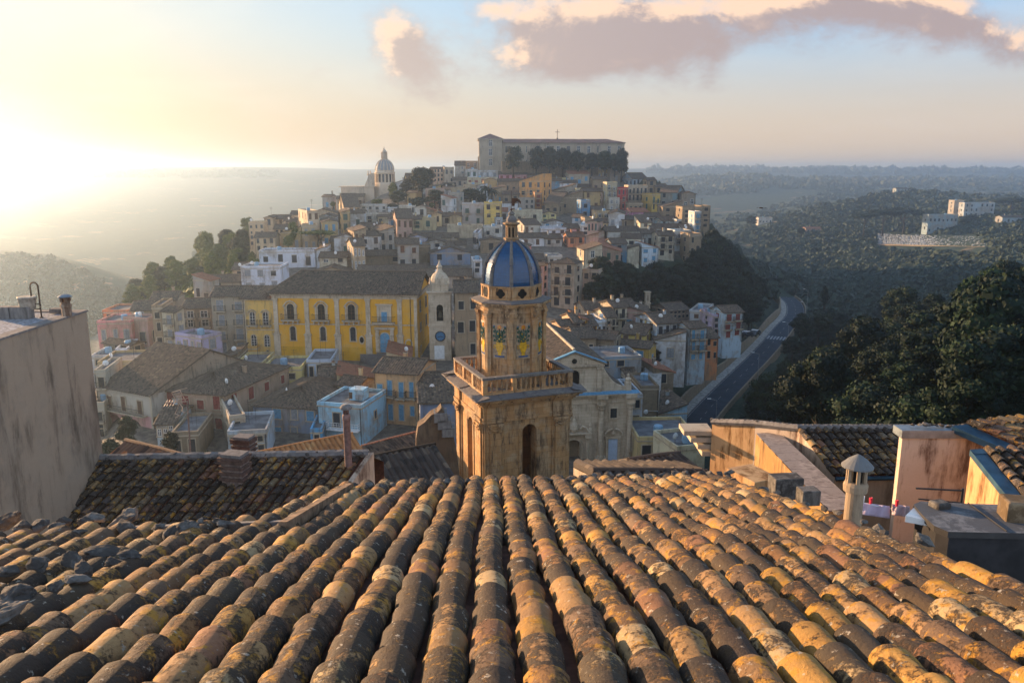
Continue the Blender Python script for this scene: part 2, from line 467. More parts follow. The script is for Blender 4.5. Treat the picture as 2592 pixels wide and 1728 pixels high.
def put_windows(root, fr, L, zb, zt, floors, cols, st, detail, name='window'):
    """windows of one wall: fr has x along the wall, -y outwards"""
    fh = (zt - zb) / floors
    for f in range(floors):
        for c in range(cols):
            bal = 'B' in st and f > 0
            s0 = (st.replace('B', '') or 'k'); s1 = s0[(f * cols + c) % len(s0)]
            if rnd.random() < .06 and len(s0) == 1 and cols > 1: s1 = 'k'
            w = min(1.2, L / cols * .46); h = min(fh * .6, 1.85)
            z = zb + f * fh + fh * .27
            if bal or f == 0 and rnd.random() < .35: z = zb + f * fh + .12; h = min(fh * .72, 2.2)
            if rnd.random() < .10 and cols > 1 and not bal: continue
            z += (rnd.random() - .5) * .25; w *= rnd.choice((.8, 1, 1, 1.1)); h *= rnd.choice((.75, 1, 1, 1.05))
            x = L * (c + .5) / cols + (rnd.random() - .5) * .12 * L / cols
            me, sub = window_mesh(max(.5, w), max(.7, h), s1, detail)
            o = inst(me, name, root, fr(x, -.004, z), fr.yaw)
            if sub:
                p = bpy.data.objects.new('pane', sub); COL.objects.link(p); p.parent = o
            if bal: inst(balcony_mesh(max(1.5, w + .7)), 'balcony', root, fr(x, 0, z - .02), fr.yaw)
# ------------------------------------------------------------------ the lie of the land
_DV = [1190, 1150, 1050, 950, 910, 850, 800, 700, 650, 600, 560, 520, 480, 440, 400]
_DY = [88, 95, 110, 125, 135, 150, 165, 195, 215, 245, 280, 315, 345, 380, 400]
def depth_at(u, v):
    y = float(np.interp(-v, [-x for x in _DV], _DY))
    t = min(1, max(0, (u - 1500) / 200)); 
    return y * (1 + .12 * t * (1 if v > 700 else max(0, (v - 600) / 100)))
ROAD_Z = -49.0
ROAD = [(1690, 1260), (1715, 1150), (1755, 1085), (1800, 1030), (1862, 965), (1912, 915), (1955, 868), (1985, 830), (2012, 798), (2010, 770), (1990, 752)]
ROADP = [Wz(u, v, ROAD_Z) for u, v in ROAD]
def road_x(Y):
    for a, b in zip(ROADP, ROADP[1:]):
        if min(a.y, b.y) <= Y <= max(a.y, b.y) and abs(b.y - a.y) > 1e-6:
            return a.x + (b.x - a.x) * (Y - a.y) / (b.y - a.y)
    return ROADP[0].x if Y < ROADP[0].y else ROADP[-1].x
CTRL = []
def ctl(u, v, Y, dz=0.0):
    p = W(u, v, Y); CTRL.append((p.x, p.y, p.z + dz))
def ctz(u, Y, z):
    p = W(u, 864, Y); CTRL.append((p.x, Y, z))
for v in (1150, 1050, 950, 900, 850, 800, 740, 680, 640, 600, 560, 520, 480, 450):
    lo = {1150: 300, 1050: 300, 950: 300, 900: 330, 850: 380, 800: 420, 740: 520, 680: 640, 640: 780, 600: 800, 560: 860, 520: 900, 480: 980, 450: 1130}[v]
    hi = {1150: 1500, 1050: 1560, 950: 1650, 900: 1780, 850: 1880, 800: 1700, 740: 1600, 680: 1480, 640: 1760, 600: 1780, 560: 1780, 520: 1700, 480: 1650, 450: 1560}[v]
    u = lo
    while u <= hi:
        ctl(u, v, depth_at(u, v), -.6); u += 70
for u, v, Y in [(1250, 412, 385), (1350, 420, 385), (1450, 422, 385), (1560, 425, 385)]: ctl(u, v, Y)
# slopes right of the town down to the road
for u, v, Y in [(1850, 690, 262), (1800, 640, 262), (1950, 740, 275), (1800, 740, 235), (1880, 790, 225), (1930, 840, 190), (1900, 880, 172),
                (1840, 930, 152), (1760, 990, 140), (1700, 1050, 132), (1650, 1120, 125), (1640, 900, 150), (1700, 830, 195)]: ctl(u, v, Y)
for p in ROADP:
    for dx in (-4, 0, 5): CTRL.append((p.x + dx, p.y, p.z - .35))
for u, v, Y in [(2050, 1050, 100), (2300, 1050, 75), (2560, 1050, 60), (2592, 900, 85), (2300, 900, 120), (2200, 900, 150),
                (2400, 800, 150), (2592, 770, 140), (2050, 790, 300), (2150, 780, 310), (2350, 760, 300),
                (2592, 690, 300), (1950, 700, 480), (2100, 680, 500), (2300, 650, 480), (2592, 610, 420), (1880, 640, 600), (2050, 590, 620),
                (2200, 565, 640), (2400, 545, 620), (2592, 540, 580), (1960, 575, 700), (2100, 520, 770), (2250, 484, 860), (2350, 480, 860), (2480, 500, 820),
                (2592, 505, 740), (1840, 585, 800), (1800, 560, 1000), (1900, 535, 1250), (1700, 540, 1250), (2100, 505, 1300),
                (2350, 500, 1300), (2592, 495, 1300), (1650, 462, 1900), (1800, 455, 1900), (1930, 452, 1850), (2000, 470, 1700), (2250, 468, 1900), (2592, 470, 1900),
                (1600, 445, 2500), (1850, 446, 2500), (2150, 448, 2600), (2592, 450, 2600), (1500, 430, 3200), (1750, 428.5, 3200), (2000, 428, 3200), (2300, 429, 3200), (2592, 431, 3200), (3200, 432, 3200),
                (1200, 432, 3200), (1000, 432, 3000),
                (-600, 425, 2600), (0, 425, 2600), (300, 426, 2600), (560, 430, 2600), (580, 423, 2600), (665, 423, 2600), (690, 433, 2600), (900, 436, 2600),
                (-300, 470, 1900), (0, 470, 1900), (300, 475, 1900), (650, 480, 1900), (900, 490, 1900), (0, 540, 1200), (300, 570, 1150), (620, 560, 1150), (850, 560, 1100),
                (350, 730, 650), (450, 680, 650), (-200, 620, 540), (0, 634, 540), (120, 642, 540), (210, 668, 520), (280, 712, 490), (330, 750, 470),
                (150, 770, 430), (0, 760, 420), (-200, 760, 400), (250, 850, 380), (100, 880, 360)]: ctl(u, v, Y)
for Y in (128, 145, 165, 185, 205, 230, 255, 280):
    for dx, z in ((8, -53.5), (17, -54)): CTRL.append((road_x(Y) + dx, Y, z))
    if Y > 170: CTRL.append((road_x(Y) + 34, Y, -50))
# the wooded left shoulder and the valley behind it
for u, v, Y in [(700, 640, 240), (640, 610, 300), (560, 628, 290), (490, 668, 275), (420, 715, 258), (350, 752, 240), (320, 790, 228), (560, 690, 240), (450, 760, 215), (330, 850, 190), (250, 900, 160)]: ctl(u, v, Y)
for u, Y, z in [(600, 380, -58), (480, 350, -66), (380, 320, -72), (300, 300, -74), (240, 240, -60), (150, 190, -58), (0, 200, -60), (0, 120, -48), (150, 110, -42),
                (900, 420, -30), (900, 600, -70), (1300, 470, -18), (1300, 700, -66), (1300, 1000, -70), (1650, 480, -24), (1650, 650, -62), (700, 800, -80),
                (200, 25, -15), (1296, 25, -15), (2400, 25, -15), (1296, 60, -32), (300, 60, -30), (2000, 60, -24), (1296, 8, -10), (-300, 10, -10), (2900, 10, -10),
                (-600, 60, -30), (-600, 200, -60), (-600, 900, -70), (3200, 60, -14), (3200, 200, -12), (3200, 600, -20), (3200, 1500, -25), (3200, 2200, -15),
                (0, 4200, 0), (1300, 4200, 0), (2600, 4200, 0), (-1500, 4200, 0), (4200, 4200, 0)]: ctz(u, Y, z)
_seen = {}
for c in CTRL: _seen[(round(math.atan2(c[0], c[1]), 3), round(math.log(c[1]), 2))] = c
CTRL = np.array(list(_seen.values()))
def _feat(x, y):
    x = np.asarray(x, float); y = np.maximum(np.asarray(y, float), 4.0)
    return np.stack([np.arctan2(x, y) * 2.2, np.log(np.hypot(x, y)) * 1.0], -1)
_CF = _feat(CTRL[:, 0], CTRL[:, 1]); _n = len(CTRL)
_A = np.zeros((_n + 3, _n + 3))
_A[:_n, :_n] = np.linalg.norm(_CF[:, None] - _CF[None], axis=-1) - np.eye(_n) * .004
_A[:_n, _n] = 1; _A[:_n, _n + 1:] = _CF; _A[_n, :_n] = 1; _A[_n + 1:, :_n] = _CF.T
_RW = np.linalg.solve(_A, np.concatenate([CTRL[:, 2], np.zeros(3)]))
def ground_z(x, y):
    f = _feat(x, y); sh = f.shape[:-1]; f = f.reshape(-1, 2)
    out = np.empty(len(f))
    for i in range(0, len(f), 4000):
        g = f[i:i + 4000]
        out[i:i + 4000] = np.linalg.norm(g[:, None] - _CF[None], axis=-1) @ _RW[:_n] + _RW[_n] + g @ _RW[_n + 1:]
    return out.reshape(sh)
def gz(x, y): return float(ground_z(np.array([x]), np.array([y]))[0])
def in_poly(u, v, poly):
    c = False; j = len(poly) - 1
    for i in range(len(poly)):
        (xi, yi), (xj, yj) = poly[i], poly[j]
        if (yi > v) != (yj > v) and u < (xj - xi) * (v - yi) / (yj - yi) + xi: c = not c
        j = i
    return c
TOWN = [(240, 1200), (225, 800), (330, 770), (520, 700), (620, 640), (640, 560), (780, 515), (950, 480), (1100, 405), (1600, 420), (1780, 530), (1780, 640), (1600, 665), (1480, 690), (1520, 770), (1700, 790), (1885, 790), (1880, 850), (1790, 900), (1640, 960), (1640, 1200)]
ROADF = [a.lerp(b, k / 8) for a, b in zip(ROADP, ROADP[1:]) for k in range(8)]
def build_ground():
    az = np.radians(np.linspace(-58, 58, 241)); d = np.geomspace(6, 4200, 250)
    X = np.sin(az)[None] * d[:, None]; Y = np.cos(az)[None] * d[:, None]
    Z = ground_z(X, Y)
    me = bpy.data.meshes.new('ground')
    v = np.stack([X, Y, Z], -1).reshape(-1, 3)
    for i in range(len(v)):
        D = math.hypot(v[i][0], v[i][1])
        if D > 60: v[i][2] += noise.fractal(Vector((v[i][0], v[i][1], 0)) * (9.0 / D), 1.0, 2.0, 4) * min(5.0, D * .0016)
    for i, p in enumerate(v):        # the road is cut into the slope
        if 110 < p[1] < 340 and p[0] > 10:
            dd = min(math.hypot(p[0] - q.x, p[1] - q.y) for q in ROADF)
            if dd < 16:
                k = min(1, max(0, (dd - 6.5) / 9.5)); v[i][2] = min(p[2], (ROAD_Z - .6) * (1 - k) + p[2] * k) if p[0] > road_x(p[1]) else (ROAD_Z - .6) * (1 - k) + p[2] * k
    nu = len(az); f = []
    for j in range(len(d) - 1):
        for i in range(nu - 1):
            a = j * nu + i; f.append((a, a + 1, a + nu + 1, a + nu))
    me.from_pydata(v.tolist(), [], f); me.polygons.foreach_set('use_smooth', [True] * len(f))
    tw = me.color_attributes.new('town', 'FLOAT_COLOR', 'POINT')
    fl = np.ones((len(v), 4)); fl[:, :3] = 0
    for i, p in enumerate(v):
        if 60 < p[1] < 420:
            a_, b_ = proj(p)
            if in_poly(a_, b_, TOWN): fl[i, :3] = 1
    tw.data.foreach_set('color', fl.ravel())
    m, nt, b = material('hillside')
    pos = node(nt, 'ShaderNodeNewGeometry', 0)
    n1 = noise_n(nt, pos, .012, 8, .65, .3); n2 = noise_n(nt, pos, .10, 6, .7); n3 = noise_n(nt, vscale(nt, pos, (.02, .02, .25)), 1.0, 5, .6)
    c = mixc(nt, (n2 - .35).step(0, .3), (.012, .026, .016), (.034, .054, .030))
    c = mixc(nt, (n1 * .5 + n3 * .5 - .545).step(0, .06) * (n2 - .42).step(0, .15), c, (.24, .16, .09))
    c = mixc(nt, (noise_n(nt, pos, .45, 5, .7) - .62).step(0, .1) * .7, c, (.22, .19, .14))
    ta = nt.nodes.new('ShaderNodeAttribute'); ta.attribute_name = 'town'
    earth = mixc(nt, noise_n(nt, pos, .8, 6, .7).step(.35, .65), (.09, .075, .06), (.21, .175, .135))
    c = mixc(nt, E(nt, ta.outputs['Fac']) * ((n2 - .62).step(0, .06) * -.8 + 1.0), c, earth)
    put(nt, b.inputs['Base Color'], c)
    nt.links.new(node(nt, 'ShaderNodeBump', 0, None, Height=n2, Strength=.6, Distance=2.0).s, b.inputs['Normal'])
    me.materials.append(m)
    o = bpy.data.objects.new('ground', me); COL.objects.link(o); tag(o, kind='structure')
build_ground()

# ------------------------------------------------------------------ houses of the town
VIEW = {'1': (200, 600, .3827), '2': (560, 560, .3827), '4': (1100, 320, .3061), '5': (1380, 600, .37), '6': (1740, 400, .4336), 'A': (600, 360, .2721),
        'B': (1140, 640, .19135), 'C': (780, 880, .2232), 'D': (220, 860, .2168), '3': (1080, 480, .4787), '0': (0, 0, 1.0), '7': (1600, 1020, .4218)}
def px(view, x, y):
    a, b, k = VIEW[view]; return a + x * k, b + y * k
def along(C, e, u):
    """how far along e from C the column of pixels u is met"""
    k = (u - 1296) / F; den = e.x - k * e.y * CP
    if abs(den) < 1e-5: return 0.0
    return (k * (C.y * CP - C.z * SP) - C.x) / den
HOUSES = []; BOXES = []
HOUSE_AT = {}
def house(view, us, vs, yaw, colr, roof, win, label, Y=None, name='house', group=None):
    uL, uC, uR = (px(view, x, 0)[0] for x in us)
    vt, vb = (px(view, 0, y)[1] for y in vs)
    Y = Y or depth_at(uC, vb)
    dflt = 8.0 if Y < 200 else 7.0
    fr0 = Frame((0, 0, 0), yaw)
    C = W(uC, vt, Y); zb = W(uC, vb, Y).z
    if yaw >= 0:
        w = along(C, fr0.ex, uR); d = along(C, fr0.ey, uL) if uL < uC - 1 else dflt
        o = C.copy()
    else:
        w = along(C, -fr0.ex, uL); d = along(C, fr0.ey, uR) if uR > uC + 1 else dflt
        o = C - fr0.ex * w
    w = min(max(w, 1.5), 60)
    if not (2.0 < d < 40): d = dflt if d <= 2.0 else 16
    H = C.z - zb
    o.z = zb; BOXES.append((uL, uR, vt - 10, vb, label))
    build_house(Frame(o, yaw), w, d, H, colr, roof, win, label, Y, name, group, yaw)
def build_house(fr, w, d, H, colr, roof, win, label, Y, name='house', group=None, yaw=0):
    root = thing(name, label, 'house', fr(w / 2, d / 2, 0), group)
    detail = Y < 150
    mb = MB(fr); below = -4.5
    mb.box((0, 0, below), (w, d, H), 0)
    flat = roof[0] == 'f'
    for z0, z1, t in (((H - .22, H - .03, .10),) if not flat else ((H - .16, H + .02, .06),)):
        mb.box((-t, -t, z0), (w + t, -.003, z1), 1); mb.box((-t, 0, z0), (-.003, d, z1), 1); mb.box((w + .003, 0, z0), (w + t, d, z1), 1)
    if H > 6 and rnd.random() < .6:
        z = H * .5 + rnd.uniform(-.4, .4); mb.box((-.05, -.06, z), (w + .05, -.002, z + .12), 1)
    if rnd.random() < .5:
        x = rnd.choice((.12, w - .18)); mb.tube([(x, -.09, H - .1), (x, -.09, -1)], .05, 5, 2)
    ov = .32; red = 'r' in roof[1:]
    tile = M_TILE_RED if red else (M_TILE_MID if Y < 175 else M_TILE_FAR)
    row = .36 if Y < 175 else 0.0
    rb = MB(fr); k = roof[0]; sl = .30
    if k == 'x':
        r = sl * d / 2
        slope(rb, (-ov, -ov, H - .08), (w + ov, -ov, H - .08), (w + ov, d / 2, H + r), (-ov, d / 2, H + r), 0, row)
        slope(rb, (w + ov, d + ov, H - .08), (-ov, d + ov, H - .08), (-ov, d / 2, H + r), (w + ov, d / 2, H + r), 0, row, uv0=(31, 7))
        rb.tube([(-ov, d / 2, H + r + .08), (w + ov, d / 2, H + r + .08)], .13, 6, 0)
        for x in (0, w): mb.face([(x, 0, H), (x, d, H), (x, d / 2, H + r - .02)], 0)
    elif k == 'y':
        r = sl * w / 2
        slope(rb, (-ov, d + ov, H - .08), (-ov, -ov, H - .08), (w / 2, -ov, H + r), (w / 2, d + ov, H + r), 0, row)
        slope(rb, (w + ov, -ov, H - .08), (w + ov, d + ov, H - .08), (w / 2, d + ov, H + r), (w / 2, -ov, H + r), 0, row, uv0=(23, 9))
        rb.tube([(w / 2, -ov, H + r + .08), (w / 2, d + ov, H + r + .08)], .13, 6, 0)
        for y in (0, d): mb.face([(0, y, H), (w, y, H), (w / 2, y, H + r - .02)], 0)
    elif k == 's':
        g = roof[1]
        if g == 'f':
            r = sl * d; slope(rb, (-ov, -ov, H - .06), (w + ov, -ov, H - .06), (w + ov, d + ov * .3, H + r), (-ov, d + ov * .3, H + r), 0, row)
            for x in (0, w): mb.face([(x, 0, H), (x, d, H), (x, d, H + r - .05)], 0)
            mb.face([(0, d, H), (w, d, H), (w, d, H + r - .05), (0, d, H + r - .05)], 0)
        elif g == 'b':
            r = sl * d * .8; slope(rb, (w + ov, d + ov, H - r), (-ov, d + ov, H - r), (-ov, -ov * .5, H + .06), (w + ov, -ov * .5, H + .06), 0, row)
        elif g == 'l':
            r = sl * w; slope(rb, (-ov, d + ov, H - .06), (-ov, -ov, H - .06), (w + ov * .3, -ov, H + r), (w + ov * .3, d + ov, H + r), 0, row)
            for y in (0, d): mb.face([(0, y, H), (w, y, H), (w, y, H + r - .05)], 0)
            mb.face([(w, 0, H), (w, d, H), (w, d, H + r - .05), (w, 0, H + r - .05)], 0)
        else:
            r = sl * w; slope(rb, (w + ov, -ov, H - .06), (w + ov, d + ov, H - .06), (-ov * .3, d + ov, H + r), (-ov * .3, -ov, H + r), 0, row)
            for y in (0, d): mb.face([(0, y, H), (w, y, H), (0, y, H + r - .05)], 0)
            mb.face([(0, 0, H), (0, d, H), (0, d, H + r - .05), (0, 0, H + r - .05)], 0)
    elif k == 'h':
        q = min(w, d) / 2; r = sl * q * 1.1
        x0, x1 = (q, w - q) if w > d else (w / 2, w / 2); y0, y1 = (q, d - q) if d > w else (d / 2, d / 2)
        z = H - .08
        slope(rb, (-ov, -ov, z), (w + ov, -ov, z), (x1, y0, H + r), (x0, y0, H + r), 0, row)
        slope(rb, (w + ov, d + ov, z), (-ov, d + ov, z), (x0, y1, H + r), (x1, y1, H + r), 0, row)
        slope(rb, (-ov, d + ov, z), (-ov, -ov, z), (x0, y0, H + r), (x0, y1, H + r), 0, row)
        slope(rb, (w + ov, -ov, z), (w + ov, d + ov, z), (x1, y1, H + r), (x1, y0, H + r), 0, row)
    else:
        p = .5; t = .22
        mb.box((-.01, -.01, H + .003), (w + .01, t, H + p), 0); mb.box((-.01, d - t, H + .003), (w + .01, d + .01, H + p), 0)
        mb.box((-.01, t + .001, H + .003), (t, d - t - .001, H + p), 0); mb.box((w - t, t + .001, H + .003), (w + .01, d - t - .001, H + p), 0)
        rb.box((t + .01, t + .01, H + .004), (w - t - .01, d - t - .01, H + .09), 0); tile = M_FLAT
    stone = colr.startswith('@')
    wall = mb.build('wall', [M_STONEWALL if stone else M_PLASTER, M_STONE, M_IRON], root)
    wall.color = (*lin(colr.lstrip('@') or '#b0a58f'), 1)
    ro = rb.build('roof', [tile], root)
    # small things that belong to the roof
    if k in 'xsyh' and rnd.random() < .45:
        cb = MB(fr); x, y = w * rnd.uniform(.2, .8), d * rnd.uniform(.35, .75); z = H + (1.3 if k != 'y' else .9)
        cb.box((x, y, H), (x + .5, y + .45, z + .5), 0); cb.box((x - .06, y - .06, z + .501), (x + .56, y + .51, z + .6), 1)
        cb.box((x + .05, y + .05, z + .601), (x + .45, y + .4, z + .75), 2)
        c = cb.build('chimney', [M_PLASTER, M_STONE, M_BROWN], root); c.parent = ro; c.color = wall.color
    for _ in range(2 if Y < 170 else 1):
        if rnd.random() > .7 or Y > 330: continue
        ab = MB(fr); x, y = w * rnd.uniform(.15, .85), d * rnd.uniform(.3, .7); z = H + .2
        hh = rnd.uniform(2.0, 3.4); r_ = .02 if Y < 200 else .03
        ab.tube([(x, y, z), (x, y, z + hh)], r_, 4, 0)
        for q in range(3): ab.tube([(x - .5 + .05 * q, y, z + hh - .1 - .25 * q), (x + .5 - .05 * q, y + .1, z + hh - .1 - .25 * q)], r_ * .7, 4, 0)
        ab.build('antenna', [M_IRON], root)
    if rnd.random() < .3 and Y < 260:
        db = MB(fr); x, y, z = w * rnd.uniform(.1, .9), d * rnd.uniform(.05, .3), H + (.9 if not flat else 1.0)
        db.tube([(x, y, z - .9), (x, y, z)], .03, 5, 1); a_ = rnd.uniform(-.9, .9); cx_, cy_ = math.sin(a_), -math.cos(a_)
        rows_ = [[(x + cx_ * (.12 - .12 * q * q) + r_ * math.cos(t_) * cy_, y + cy_ * (.12 - .12 * q * q) - r_ * math.cos(t_) * cx_, z + .15 + r_ * math.sin(t_)) for t_ in np.linspace(0, 2 * math.pi, 12, endpoint=False)] for q, r_ in ((0.05, .02), (.6, .25), (1, .42))]
        db.grid(rows_, 0, True); db.tube([(x, y, z), (x + cx_ * .4, y + cy_ * .4, z + .1)], .02, 4, 1)
        db.build('satellite_dish', [M_WHITE, M_IRON], root)
    if flat and rnd.random() < .4:
        tb = MB(fr); x, y = w * rnd.uniform(.25, .7), d * rnd.uniform(.3, .6)
        tb.lathe([(.55, H + .1), (.6, H + .3), (.6, H + 1.0), (.5, H + 1.15), (.1, H + 1.2)], 10, (x, y), 0)
        tb.build('water_tank', [simple('tank_blue', (.20, .34, .46), .5, .15)], root)
    if win and win != '-':
        nf, rest = win.split('x'); st = ''.join(ch for ch in rest if not ch.isdigit()); nc = int(''.join(ch for ch in rest if ch.isdigit()))
        nf = int(nf)
        put_windows(root, fr, w, 0, H - .1, nf, nc, st, detail)
        sc = max(1, int(d / 4.2))
        if yaw >= 0:
            put_windows(root, fr.turned(0, d, 0, -90), d, 0, H - .1, nf, sc, st.replace('B', ''), detail)
        if yaw <= 0:
            put_windows(root, fr.turned(w, 0, 0, 90), d, 0, H - .1, nf, sc, st.replace('B', ''), detail)
    HOUSES.append((root, w, d)); return root
